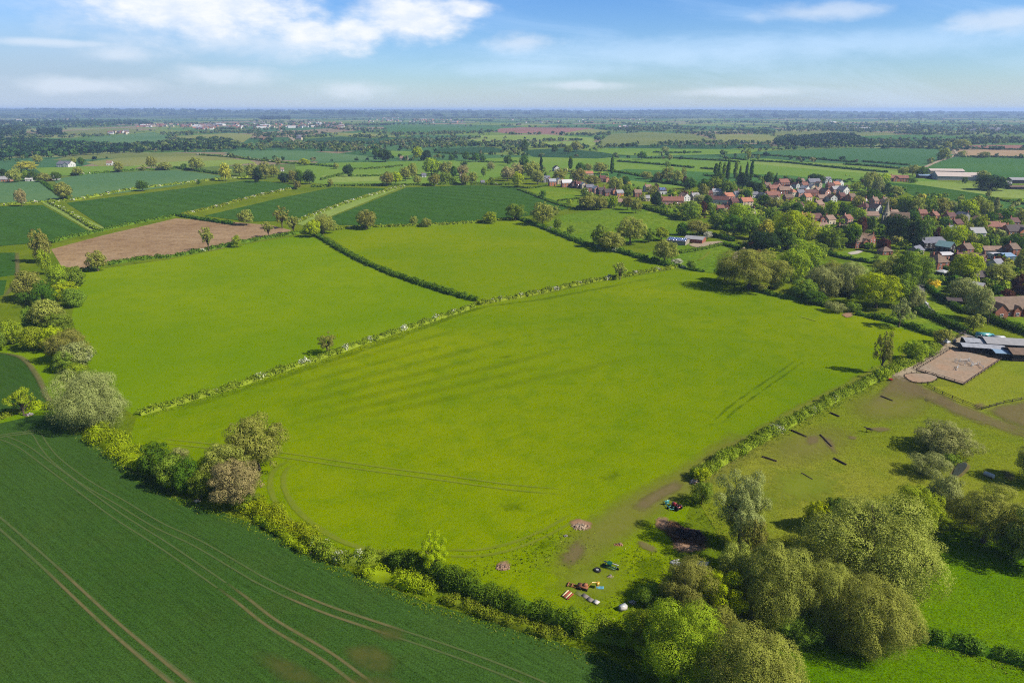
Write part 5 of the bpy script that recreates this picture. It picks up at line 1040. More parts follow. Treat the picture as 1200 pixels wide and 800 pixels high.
h(940, 217, 7, 'pinkish house behind the narrow white gable', None, 'pink', 'pinkish', -10, 8, 4.8)
h(931, 231, 7, 'cream block of a house with flat hipped orange roof', 'the cream house with hipped roof', 'cream', 'orange', -16, 7, 5.4, hip=True)
h(939.5, 231, 9, 'house with grey and red roof right of the cream hipped house', None, 'pink', 'slate', 24, 8, 4.6)
h(946.5, 226, 8, 'white gabled house with pale slate roof', None, 'white', 'paleslate', -26, 9, 4.6, gable=True)
h(955, 218, 14, 'large grey roofed house at the back right of the centre', 'the large grey roof', 'grey', 'slate', 14, 10, 4.8)
h(953.5, 224, 7, 'pale cream gabled house below the large grey roof', None, 'cream', 'fibre', -14, 9, 4.8, gable=True)
h(961.5, 220, 4, 'narrow cream gable right of the large grey roof', None, 'cream', 'pinkish', -12, 8, 5.2, gable=True)
h(970, 215, 10, 'white house with two gables at the edge of the green field', 'the white house with two gables', 'white', 'slate', -10, 8, 4.8, wing=[(-.25, 3.6, 1.2, 1), (.27, 3.6, 1.2, 1)])
h(951, 230, 16, 'long dark red roof below the cream gables', None, 'brick', 'darkred', -8, 8, 3.6)
h(970, 230, 10, 'dark purple roofed house with pale gable', 'the dark purple roof', 'pink', 'dark', -24, 9, 4.8, gable=True)
h(962.5, 245, 11, 'pinkish brown roof standing alone among green trees', 'the lone pinkish brown roof', 'pink', 'pinkish', -30, 9, 4.4)
h(965, 236, 11, 'long pink roof below the dark purple roof', None, 'pink', 'pinkish', -8, 8, 3.2)
h(981.5, 221, 9, 'orange roofed house below the white twin gables', None, 'cream', 'orange', -20, 8, 4.8)
h(981, 226, 10, 'pinkish grey house below a small orange roof', None, 'pink', 'fibre', -10, 8, 4.0)
h(991.5, 228, 11, 'white house with grey gabled roof at the right end of the centre', 'the white house at the village end', 'white', 'slate', -26, 9, 5.0, gable=True)
# near the church
h(1014, 240, 7, 'white fronted red house above the church', None, 'white', 'red', -30, 9, 4.8, gable=True)
h(1018, 249, 12, 'pink brick house with dark hipped roof left of the church', 'the dark hipped roof', 'pink', 'darkred', -28, 9, 4.8, hip=True)
h(1027, 241, 6, 'pale pink house behind the dark hipped roof', None, 'pink', 'pinkish', -10, 8, 4.8)
h(1030, 250, 12, 'white house with nearly black roof beside the church', 'the black roofed white house', 'white', 'dark', -24, 9, 4.6, gable=True)
h(1022, 257, 16, 'row of beige tiled roofs in front of the dark hipped roof', None, 'cream', 'pinkish', 6, 8, 3.2)
h(946, 262, 8, 'orange roofed house left of the big dark red roof', None, 'orange', 'orange', -24, 9, 4.6)
h(957.5, 263, 15, 'big dark red roofed house with white and red gable', 'the big dark red roof', 'brick', 'darkred', -12, 9, 5.0, wing=[(.38, 4.5, 1.5, 1)])
h(975, 263, 11, 'pale roofed house right of the big dark red roof', None, 'cream', 'pinkish', -20, 8, 4.0)
h(962.5, 271, 20, 'long purplish pink roof in front of the big dark red roof', 'the long purplish roof', 'pink', 'pinkish', -6, 8, 3.0, chim=2)
h(1008.5, 291, 16, 'brown tiled brick house with gable front on the sunny lawn, left of two', 'the left brown tiled house', 'brick', 'brown', -14, 9, 4.6, wing=[(.3, 5, 1.6, 1)])
h(1022, 288, 14, 'brown tiled brick house beside the copper tree, right of two', 'the right brown tiled house', 'brick', 'straw', -34, 9, 4.8, gable=True)
h(1040, 299, 13, 'red brown garden building with hipped roof on the lawn', 'the garden building', 'brick', 'brown', -6, 6, 2.6, hip=True, chim=0)
h(1098, 259, 7, 'red house among trees behind the yellow green tree', None, 'orange', 'red', -20, 8, 4.6)
h(1116, 260, 10, 'dark red roofed house in trees left of the slate gable', None, 'brick', 'darkred', -8, 8, 4.4)
h(1133, 259, 8, 'slate grey gable standing among green trees', 'the slate grey gable', 'grey', 'slate', -14, 9, 4.8, gable=True)
h(1082, 256, 9, 'red roofed house at the foot of the tree belt', None, 'brick', 'red', 8, 8, 4.2)
h(1147, 278, 16, 'white bungalow with wide grey roof', 'the white bungalow', 'white', 'fibre', 6, 9, 3.2, chim=0)
h(1164, 273, 15, 'orange red brick house right of the white bungalow', 'the orange red house', 'orange', 'red', 6, 9, 4.8)
h(1177, 271, 9, 'small pink roofed house between two brick houses', None, 'pink', 'red', -10, 7, 3.2)
h(1191, 279, 20, 'dark roofed house with large orange brick gable at the right edge', 'the large orange gable', 'orange', 'dark', 8, 10, 5.2, wing=[(.3, 6.5, 2.0, 1)])
h(1095, 293, 30, 'dark timber barn house with broad grey roof', 'the dark timber barn house', 'timber', 'slate', -8, 11, 5.0, rise=0.5, chim=0, name='barn_house')
h(1079, 299, 16, 'low building with grey roof in front of the dark barn house', None, 'stone', 'slate', -34, 7, 3.0, chim=0)
h(1110, 304, 19, 'low building with gleaming white roof', 'the gleaming white low roof', 'pink', 'white', -6, 9, 2.8, rise=0.2, chim=0)
h(1115, 297, 14, 'dark house with verdigris lit gable roof', 'the verdigris roof', 'timber', 'tealroof', -30, 9, 4.4, gable=True, chim=0)
h(1104.5, 316, 17, 'red brick house with brown hipped roof behind the white marquee', 'the brown hipped roof', 'brick', 'brown', -12, 10, 4.6, hip=True)
h(1152, 312, 12, 'tall brown brick house with sunlit buff roof slope', 'the sunlit buff roof', 'dark', 'straw', -30, 11, 5.0, gable=True)  # sunlit roof and shaded gable are put into roof and wall colours
h(1170, 304, 12, 'low white flat roofed building behind the round copper bush', None, 'white', 'white', -4, 7, 3.0, rise=0.12, chim=0)
h(1183, 310, 13, 'pale blue house with glazed front', 'the pale blue house', 'teal', 'blue', -8, 9, 5.0, rise=0.3, chim=0)
h(1164, 298, 21, 'long low pinkish roof above the white flat roof', None, 'grey', 'pinkish', 4, 6, 2.6, chim=0)
h(1148, 330, 19, 'black timber garage with dark roof', 'the black garage', 'timber', 'dark', 10, 7, 2.6, chim=0, cat='garage', name='garage', door=False)
h(1151, 343, 12, 'small dark house with one white sunlit roof slope', 'the white roof slope', 'dark', 'white', -34, 7, 3.0, gable=True, chim=0)  # dark roof coloured white for the slope that the sun lights
h(1118, 358, 15, 'low dark carport building beside the drive', 'the carport', 'timber', 'dark', -14, 5, 2.3, rise=0.4, chim=0, cat='carport', name='carport', win=False)
h(1186, 371, 62, 'long brown roofed brick house with gable front above the clipped hedge', 'the long brown roofed brick house', 'brick', 'brown', -3, 10, 3.6, rise=0.9, wing=[(-.3, 6.5, 1.8, 1), (.06, 3.4, 1.0, 1), (.28, 4.0, 1.2, 1)], chim=2)
# farms and sheds
h(1054, 213, 20, 'red brick farmhouse between the two long dark hedges and the wheat', 'the red brick farmhouse', 'orange', 'red', -6, 9, 4.6, wing=[(-.22, 6.5, 1.5, 1)], cat='farmhouse', name='farmhouse')
h(1110, 204, 37, 'long open barn with pale pink roof, rear of the farm', 'the pale pink barn', 'stone', 'pale', -8, 16, 4.4, rise=0.3, chim=0, win=False, cat='barn', name='barn')
h(1124, 211.5, 46, 'largest barn with broad cream white roof', 'the largest white barn', 'conc', 'pale', -14, 30, 5.0, rise=0.3, chim=0, win=False, cat='barn', name='barn')
h(1089, 209, 22, 'low bluish roofed shed left of the largest barn', 'the bluish farm shed', 'timber', 'blue', -8, 12, 3.4, rise=0.25, chim=0, win=False, cat='farm shed', name='farm_shed')
h(1180.5, 219, 7, 'small white farm store beside the dark tree clump', None, 'white', 'white', -30, 9, 3.4, chim=0, win=False, cat='farm shed', name='farm_shed')
h(1198, 215, 24, 'grey roofed barn at the right edge of the fields', 'the right edge barn', 'timber', 'fibre', -4, 16, 4.2, rise=0.3, chim=0, win=False, cat='barn', name='barn')
h(1198, 222, 28, 'low dark shed in front of the right edge barn', None, 'timber', 'brown', -2, 10, 2.8, rise=0.25, chim=0, win=False, cat='farm shed', name='farm_shed')
h(871, 209, 9, 'low pale shed at the foot of the poplars', None, 'white', 'fibre', -6, 8, 2.6, rise=0.2, chim=0, win=False, cat='shed', name='shed')
h(74, 196, 17, 'white farmhouse with grey roof alone beyond the far fields', 'the lone white farmhouse', 'white', 'slate', -10, 14, 5.2, rise=0.6, wing=[(.3, 9, 2, 1)], cat='farmhouse', name='farmhouse')
h(128, 194, 6, 'tiny white cottage far right of the lone white farmhouse', None, 'white', 'pinkish', -6, 9, 4.0)
h(4, 213, 14, 'low farm building with grey and red roof at the left edge', 'the left edge farm', 'orange', 'fibre', -6, 10, 3.0)
h(34, 212.5, 8, 'small white sheds below the trees of the left edge farm', None, 'white', 'white', -4, 8, 2.8, chim=0)
h(57, 212, 5, 'dark red cottage with white gable left of the slanting dark hedge', None, 'brick', 'darkred', -20, 9, 4.4, gable=True)
h(65, 211, 6, 'white bungalow at the head of the slanting dark hedge', None, 'white', 'white', -10, 8, 3.0, chim=0)
h(331, 201, 3.6, 'white cottage among buff trees above the long wheat field', None, 'white', 'pinkish', -12, 7, 3.0)
h(473, 187.5, 9, 'pale farm buildings beside the black conifer clump', None, 'cream', 'pinkish', 4, 10, 3.0, chim=0)
h(497, 208, 5, 'white cottage hidden between orchard trees above the largest wheat field', None, 'white', 'slate', -6, 7, 3.0)
h(566, 216.5, 4, 'small white cottage at the far edge of the largest wheat field', None, 'white', 'slate', -6, 7, 2.6)
h(541, 209, 4, 'cream gable peeping out of pinkish trees', None, 'cream', 'pinkish', -6, 9, 5.0, gable=True)
SHG = house(792, 287, 22, 'field shed with blue solar panels covering its roof', 'the solar roofed shed', 'stone', 'slate', -28, 12, 2.8, rise=0.22, chim=0, win=False, cat='shed', name='shed')
h(812, 285, 21, 'field shed with plain grey roof beside the gravel yard', 'the grey roofed shed', 'brick', 'fibre', -28, 12, 2.8, rise=0.22, chim=0, win=False, cat='shed', name='shed')
# the stable yard
h(1190, 413, 62, 'long stable barn with smooth grey roof at the right edge', 'the long grey stable barn', 'timber', 'fibre', -12, 9, 3.0, rise=0.25, chim=0, win=False, cat='stable', name='stable')
h(1146, 409, 27, 'short grey roofed stable left of the long stable barn', None, 'timber', 'paleslate', -14, 6, 2.6, rise=0.22, chim=0, win=False, cat='stable', name='stable')
h(1152, 415, 44, 'front stable row with pale roof facing the riding arena', 'the front stable row', 'timber', 'paleslate', -14, 5, 2.5, rise=0.22, chim=0, win=False, cat='stable', name='stable')
h(1177, 421, 20, 'lean to with bluish white roof at the end of the stable row', None, 'timber', 'blue', -12, 5, 2.3, rise=0.15, chim=0, win=False, cat='stable', name='stable')
h(1202, 424, 30, 'dark brown roofed stable at the right edge beside the dry paddock', None, 'timber', 'brown', -8, 8, 2.8, rise=0.3, chim=0, win=False, cat='stable', name='stable')

# solar panels on two roofs: each array is a part of its house
PANEL = mat_solid('solar_panel', (0.10, 0.14, 0.26), 0.12, 0.1, 1.0, 0.9)
def panels(root, L_, d, eave, rise, nx, ny, side, span):
    r = d / 2 * rise; a = math.atan2(r, d / 2); bl = []
    for i in range(nx):
        for j in range(ny):
            u = ((i + .5) / nx - .5) * L_ * span; v = 0.12 + 0.78 * (j + .5) / ny
            y = side * (d / 2 * (1 - v) + 0.1); z = eave + r * v + 0.36
            bl.append((u, y, z, L_ * span / nx * 0.94, d / 2 * 0.78 / ny / math.cos(a) * 0.94, 0.06, 0, 0))
    me = boxes_mesh('solar_panels', bl, [PANEL])
    # tip every panel to the roof slope
    V = np.empty(len(me.vertices) * 3, np.float32); me.vertices.foreach_get('co', V); V = V.reshape(-1, 8, 3)
    c = V.mean(1, keepdims=True); q = V - c; t = -side * a; V2 = q.copy()
    V2[..., 1] = q[..., 1] * math.cos(t) - q[..., 2] * math.sin(t); V2[..., 2] = q[..., 1] * math.sin(t) + q[..., 2] * math.cos(t)
    me.vertices.foreach_set('co', (V2 + c).astype(np.float32).ravel()); me.update()
    link('solar_panels', me, root)
panels(SHG, 22 * depth(287) / FPX, 12, 2.8, 0.22, 10, 3, -1, 0.94)
sp = [q for q in HOUSES if q[0] == 776.5][0][3]
panels(sp, 10 * depth(228) / FPX, 8, 4.2, 0.75, 4, 2, -1, 0.7)

# the church: a square stone tower with a broach spire
def church():
    p = G(1039.5, 263); root = empty('church', p + Vector((0, 4, 0)), math.radians(-16)); tag(root, 'stone church with slender pointed spire rising from the trees', 'church')
    V, Fa = [], []; prism_wall(V, Fa, 9.5, 0.5, 15, 8, 5.5, 4.2); link('nave', poly_mesh('nave', V, Fa, WALL['stone']), root)
    V, Fa = [], []; prism_roof(V, Fa, 9.5, 0.5, 15, 8, 5.5, 4.2); link('nave_roof', poly_mesh('nave_roof', V, Fa, ROOF['brown']), root)
    t = link('tower', boxes_mesh('tower', [(0, 0, 4.8, 4.4, 4.4, 10.2), (0, 0, 9.95, 4.8, 4.8, 0.3), (-2.2, -2.2, 3.5, .8, .8, 7), (2.2, -2.2, 3.5, .8, .8, 7), (-2.2, 2.2, 3.5, .8, .8, 7), (2.2, 2.2, 3.5, .8, .8, 7)], [WALL['stone']]), root)
    n = 8; V = [(2.15 * math.cos(2 * PI * (i + .5) / n), 2.15 * math.sin(2 * PI * (i + .5) / n), 10.1) for i in range(n)] + [(0, 0, 19.4)]
    link('spire', poly_mesh('spire', V, [(i, (i + 1) % n, n) for i in range(n)] + [tuple(range(n))[::-1]], WALL['stone']), root)
    for s, a in ((-1, 0), (1, PI / 2)):
        o = link('belfry_window', WP, root, (0, -2.24, 8) if a == 0 else (2.24, 0, 8)); o.scale = (1.0, 1, 1.5); o.rotation_euler = (0, 0, a)
    mark(1039.5, 254, 'the church spire')
church()

# ---- further houses of the crowded village, each labelled by its look and its nearest landmark
FILL = []
WN = {'brick': 'brick', 'orange': 'orange brick', 'cream': 'cream', 'white': 'white', 'pink': 'pink brick', 'stone': 'stone', 'dark': 'dark brick', 'grey': 'grey'}
RN = {'red': 'red tiled', 'darkred': 'dark red roofed', 'brown': 'brown tiled', 'slate': 'slate roofed', 'paleslate': 'pale slate roofed', 'dark': 'dark roofed', 'orange': 'orange tiled', 'pinkish': 'faded pink tiled', 'fibre': 'grey roofed', 'straw': 'buff tiled'}
for px, py, wp, wall, roof, rot, gb in [(901, 222, 8, 'cream', 'brown', -20, 0), (913, 222, 8, 'pink', 'red', 24, 1), (926, 224, 7, 'white', 'darkred', -16, 1), (944, 221, 7, 'cream', 'red', 14, 0), (961, 228, 9, 'orange', 'pinkish', -26, 0), (977, 237, 9, 'white', 'brown', 20, 1),
        (988, 235, 8, 'brick', 'darkred', -12, 0), (948, 236, 9, 'cream', 'orange', -18, 0), (925, 237, 9, 'brick', 'brown', 12, 0), (911, 239, 9, 'white', 'pinkish', -26, 1), (898, 241, 8, 'dark', 'dark', -10, 0), (986, 218, 7, 'white', 'paleslate', -20, 1), (974, 222, 7, 'orange', 'darkred', 10, 0),
        (1040, 241, 8, 'cream', 'brown', -20, 0), (1050, 257, 10, 'brick', 'pinkish', -14, 0), (1062, 261, 9, 'cream', 'darkred', -28, 1), (1070, 251, 8, 'brick', 'red', -10, 0), (1106, 249, 8, 'pink', 'brown', 16, 0), (1124, 269, 10, 'brick', 'darkred', -12, 0), (1086, 271, 9, 'dark', 'brown', 10, 0), (1069, 277, 8, 'brick', 'pinkish', -18, 1),
        (1118, 277, 9, 'cream', 'slate', -8, 0), (1172, 262, 9, 'orange', 'orange', -16, 0), (1190, 267, 9, 'brick', 'darkred', 10, 0), (1152, 264, 8, 'pink', 'pinkish', -20, 1), (985, 252, 10, 'brick', 'brown', -10, 0), (996, 263, 9, 'pink', 'red', -24, 0), (938, 247, 9, 'cream', 'darkred', -14, 0), (926, 259, 8, 'brick', 'dark', 12, 1),
        (870, 231, 8, 'pink', 'brown', -12, 0), (831, 232, 8, 'brick', 'darkred', 8, 0), (990, 276, 10, 'dark', 'brown', -18, 0), (772, 236, 8, 'dark', 'brown', -8, 1), (748, 231, 8, 'brick', 'pinkish', 12, 0), (1000, 236, 8, 'orange', 'brown', -16, 0), (1136, 300, 10, 'brick', 'brown', -14, 0), (1128, 312, 9, 'dark', 'darkred', 20, 0), (1190, 300, 10, 'brick', 'brown', -8, 0), (1172, 320, 11, 'cream', 'slate', -12, 0)]:
    root = house(px, py, wp, 'x', None, wall, roof, rot, 8, 4.6 if wp > 7 else 4.2, gable=bool(gb))
    best = min(((math.hypot(mx - px, (my - py) * 1.4), mx - px, my - py, ph) for mx, my, ph in LANDMARKS if math.hypot(mx - px, my - py) > 3), key=lambda q: q[0])
    d_, dx, dy, ph = best
    rel = ('left of' if dx > 0 else 'right of') if abs(dx) > abs(dy) * 1.2 else ('behind' if dy > 0 else 'in front of')
    FILL.append((root, px, f"{RN[roof]} {WN[wall]} house {'gable on ' if gb else ''}{rel} {ph}"))
gr = {}
for r_, px, lb in FILL: gr.setdefault(lb, []).append((px, r_))
for lb, it in gr.items():
    it.sort(key=lambda q: q[0])
    for i, (px, r_) in enumerate(it): r_['label'] = lb if len(it) == 1 else f"{lb}, {('left', 'right')[i] if len(it) == 2 else ('leftmost', 'second', 'third', 'fourth')[i]} one"

# ------------------------------------------------------------ far woods, hedgerow trees and towns (too many to count)
def inpoly(px, py, poly):
    x, y = np.asarray(px), np.asarray(py); ins = np.zeros(x.shape, bool); n = len(poly)
    for i in range(n):
        (x1, y1), (x2, y2) = poly[i], poly[(i + 1) % n]
        c = ((y1 > y) != (y2 > y)) & (x < (x2 - x1) * (y - y1) / ((y2 - y1) + 1e-12) + x1); ins ^= c
    return ins
def gnp(px, py):
    x = (px - W0 / 2) / FPX; y = -(py - H0 / 2) / FPX
    dy = math.cos(PITCH) + y * math.sin(PITCH); dz = -math.sin(PITCH) + y * math.cos(PITCH); t = -CAMH / dz
    return np.stack([x * t, dy * t], 1), t
def project(X, Y):
    d = Y * math.cos(PITCH) + CAMH * math.sin(PITCH); v = Y * math.sin(PITCH) - CAMH * math.cos(PITCH)
    return W0 / 2 + FPX * X / d, H0 / 2 - FPX * v / d
FAR_COLS = ['olive', 'mid', 'dark', 'grey', 'fresh', 'brown', 'black', 'amber', 'copper']
def blobs(name, XY, Hh, Wd, ci, nq, kind='stuff', label=None, cat=None, Z=None, pre='far_'):
    """many small crowns in one object: nq leaf clusters each, scattered over a dome"""
    rng = np.random.default_rng(len(XY)); n = len(XY); q = np.repeat(np.arange(n), nq); m = len(q)
    d = rng.normal(0, 1, (m, 3)); d /= np.linalg.norm(d, axis=1)[:, None]; d[:, 2] = np.where(d[:, 2] < -0.45, -d[:, 2], d[:, 2])
    rr = rng.uniform(0.55, 1.05, m)
    P = np.stack([XY[q, 0] + d[:, 0] * rr * Wd[q] / 2, XY[q, 1] + d[:, 1] * rr * Wd[q] / 2, Hh[q] * (0.5 + 0.5 * d[:, 2] * rr)], 1)
    if Z is not None: P[:, 2] += Z[q]
    S = (Wd[q] * 3.0 / math.sqrt(nq)) * rng.uniform(0.5, 1.0, m)
    V = quads(P, d, S, rng, 0.7, 0.35)
    me = mesh_np(name, V, qfaces(m), [L[pre + c] for c in FAR_COLS], ci[q]); o = link(name, me)
    tag(o, label, cat, None, kind); return o
def pickc(rng, n, weights):
    w_ = np.array([weights.get(c, 0.0) for c in FAR_COLS]); return rng.choice(len(FAR_COLS), n, p=w_ / w_.sum())
def wood(poly, area, hgt, weights, label, nq=26, name='woodland'):
    rng = np.random.default_rng(int(poly[0][0] * 7 + poly[0][1]) % 999 + 1)
    G_ = np.array([G(a, b).xy for a, b in poly]); x0, y0 = G_.min(0); x1, y1 = G_.max(0)
    n = min(60000, int((x1 - x0) * (y1 - y0) / area)); XY = np.stack([rng.uniform(x0, x1, n), rng.uniform(y0, y1, n)], 1)
    XY = XY[inpoly(XY[:, 0], XY[:, 1], [tuple(g) for g in G_])]
    if len(XY) > 4500: XY = XY[np.argsort(XY[:, 1])][:4500] if False else XY[rng.choice(len(XY), 4500, replace=False)]
    n = len(XY); H_ = hgt * rng.uniform(0.7, 1.25, n); Wd = H_ * rng.uniform(0.8, 1.2, n)
    return blobs(name, XY, H_, Wd, pickc(rng, n, weights), nq, label=label, cat='woodland')
MIX = {'olive': 3, 'mid': 3, 'dark': 2, 'grey': 1.5, 'brown': 0.8}
DKM = {'dark': 4, 'black': 4, 'mid': 2}  # dark woods at the left; their darkness also stands in for cloud shadow
wood([(-40, 167), (30, 165), (80, 170.5), (140, 172), (152, 179), (60, 186), (-40, 189)], 260, 12, DKM, 'broad dark wood spreading beyond the left farms')
wood([(148, 173), (200, 169), (240, 165), (266, 164.5), (284, 173), (280, 176.5), (200, 178), (150, 180)], 260, 12, {'dark': 3, 'black': 2, 'mid': 3, 'olive': 2}, 'dark wood on the rise right of the left wood')
wood([(-30, 151), (28, 150), (32, 160), (-30, 162)], 700, 15, DKM, 'dark plantation near the left edge below the far hills')
wood([(45, 154), (72, 153.5), (72, 159.5), (45, 160)], 700, 15, {'black': 1}, 'pair of blackish copses left of the pale far farm')
wood([(-40, 143), (170, 142.5), (180, 147), (100, 149), (-40, 148.5)], 3500, 17, DKM, 'long dark belt of woods below the left hills', 16)
wood([(306, 137.5), (340, 137), (340, 141), (304, 141.5)], 4500, 20, {'black': 1}, 'dark wooded hill above the far town', 16)
wood([(284, 172), (340, 168), (400, 170), (446, 173), (450, 177), (400, 178.5), (330, 174.5), (290, 176)], 420, 9, {'olive': 4, 'amber': 1.5, 'mid': 2, 'brown': 2}, 'olive tree belt above the long blue green strip')
wood([(906, 168), (940, 162), (976, 159), (1000, 159), (1014, 166), (1030, 170), (1010, 172.5), (960, 174), (908, 172)], 330, 11, {'black': 4, 'dark': 3}, 'dark plantation behind the wide blue green field')
wood([(950, 171), (1000, 170), (1000, 174.5), (960, 174.5)], 400, 9, {'fresh': 2, 'olive': 2, 'amber': 1}, 'lighter round trees in front of the dark plantation')
wood([(1010, 165), (1100, 163), (1205, 163), (1215, 169), (1130, 171), (1040, 170)], 1200, 9, MIX, 'mixed wood belt behind the dry far tilth')
wood([(910, 152), (960, 147), (1060, 146), (1110, 148), (1100, 156), (1000, 157), (930, 156)], 2400, 12, MIX, 'wooded slope with white houses right of the hills', 18)
wood([(1060, 151), (1150, 149), (1220, 150), (1220, 158), (1120, 160), (1060, 158)], 2600, 12, MIX, 'wooded belt at the right below the pale horizon', 18)
wood([(735, 150), (800, 148), (800, 152), (760, 154), (738, 155)], 1500, 12, MIX, 'tree belt above the olive hill', 18)
wood([(560, 169), (610, 167), (640, 168), (625, 172), (570, 173)], 600, 9, MIX, 'tree belt left of the dark far strip')
wood([(770, 168), (830, 169), (905, 168), (905, 171), (830, 173), (760, 174)], 600, 9, {'grey': 2, 'mid': 3, 'olive': 2, 'dark': 1}, 'long tree belt below the olive hill')
wood([(450, 166), (520, 168), (600, 167), (600, 171), (520, 174), (440, 171)], 700, 9, {'olive': 3, 'amber': 1, 'mid': 2, 'brown': 2}, 'straggling tree belt above the middle meadows')

OPENF = [px for mat, px in FARF]
def distant_trees():
    rng = np.random.default_rng(77)
    pts = []
    # hedgerow lines lying mostly across the view
    for k in range(260):
        y = 133.5 + 43 * rng.random() ** 1.35; x = rng.uniform(-40, 1240); ln = rng.uniform(30, 160) * (0.5 + (y - 130) / 60); sl = rng.normal(0, 0.035)
        n = int(ln * rng.uniform(0.35, 0.8)); u = rng.uniform(-.5, .5, n)
        pts.append(np.stack([x + u * ln, y + sl * ln * u + rng.normal(0, 0.12, n)], 1))
    n = 1700; pts.append(np.stack([rng.uniform(-40, 1240, n), 133 + 46 * rng.random(n) ** 1.5], 1))
    n = 1100; pts.append(np.stack([rng.uniform(-40, 1240, n), rng.uniform(157, 192, n)], 1))
    A = np.concatenate(pts)
    ok = (A[:, 1] > 132.6) & (A[:, 1] < 191)
    for p in OPENF:
        c = np.mean(p, axis=0); q = [(c[0] + (a - c[0]) * 0.97, c[1] + (b - c[1]) * 0.9) for a, b in p]; ok &= ~inpoly(A[:, 0], A[:, 1], q)
    A = A[ok]; XY, t = gnp(A[:, 0], A[:, 1]); n = len(A)
    H_ = rng.uniform(5, 12, n) * np.clip(0.7 + t / 9000, 0.7, 1.6); Wd = H_ * rng.uniform(0.8, 1.5, n)
    near = A[:, 1] > 158
    W_ = {'olive': 3, 'mid': 3, 'dark': 2.5, 'grey': 1.5, 'brown': 1, 'black': 1.2}
    ci = pickc(rng, n, W_)
    m = near
    blobs('distant_trees', XY, H_, Wd, ci, 22, label='countless hedgerow trees and bushes dotting the far countryside', cat='trees')
distant_trees()

def distant_town(name, label, boxes_, n, seed, cols):
    """far roofs and gable walls, tiny"""
    rng = np.random.default_rng(seed); V, Fa, mi = [], [], []
    mats = [WALL['white'], WALL['cream'], WALL['orange'], WALL['brick'], ROOF['slate'], ROOF['red'], ROOF['brown'], ROOF['white']]
    for i in range(n):
        x0, y0, x1, y1 = boxes_[rng.integers(len(boxes_))]; px, py = rng.uniform(x0, x1), rng.uniform(y0, y1); g = G(px, py)
        big = n > 20 and rng.random() < 0.06; L_, d, e, r = (rng.uniform(28, 60), 24, 7, 3) if big else (rng.uniform(9, 20), 9, 5.5, 3.6)
        a = rng.uniform(-.6, .6); wv, wf = [], []; prism_wall(wv, wf, g.x, g.y, L_, d, e, r, a); rv, rf = [], []; prism_roof(rv, rf, g.x, g.y, L_, d, e, r, a)
        k = len(V); V += wv; Fa += [[k + q for q in f] for f in wf]; mi += [int(rng.choice(4, p=cols))] * len(wf)
        k = len(V); V += rv; Fa += [[k + q for q in f] for f in rf]; mi += [7 if big else int(rng.choice([4, 5, 6]))] * len(rf)
    me = bpy.data.meshes.new(name); me.from_pydata(V, [], Fa)
    for m in mats: me.materials.append(m)
    me.polygons.foreach_set('material_index', mi); tag(link(name, me), label, 'town', kind='stuff')
distant_town('distant_town', 'far town of tiny white and brick houses along the left horizon', [(160, 146, 250, 149), (250, 145, 330, 151), (330, 144, 400, 150), (230, 149, 250, 152)], 240, 3, [.4, .2, .15, .25])
distant_town('distant_town', 'far sunlit village of tiny houses left of centre', [(480, 140.5, 545, 144), (430, 138, 470, 144), (395, 147, 402, 152)], 110, 4, [.25, .4, .25, .1])
distant_town('distant_hamlets', 'scattered far hamlets of tiny white houses across the right half', [(600, 140, 760, 146), (720, 149, 750, 152), (990, 149, 1020, 153), (1130, 152, 1170, 155), (840, 138, 1180, 146), (20, 140, 120, 142.5)], 90, 5, [.5, .3, .1, .1])
distant_town('distant_farm', 'pale far farm with light buildings left of centre horizon', [(125, 155, 152, 158)], 9, 6, [.6, .3, .05, .05])
distant_town('distant_farm', 'white far farm beside the straight far road', [(306, 162, 313, 165), (346, 161, 352, 164)], 4, 9, [.6, .3, .05, .05])

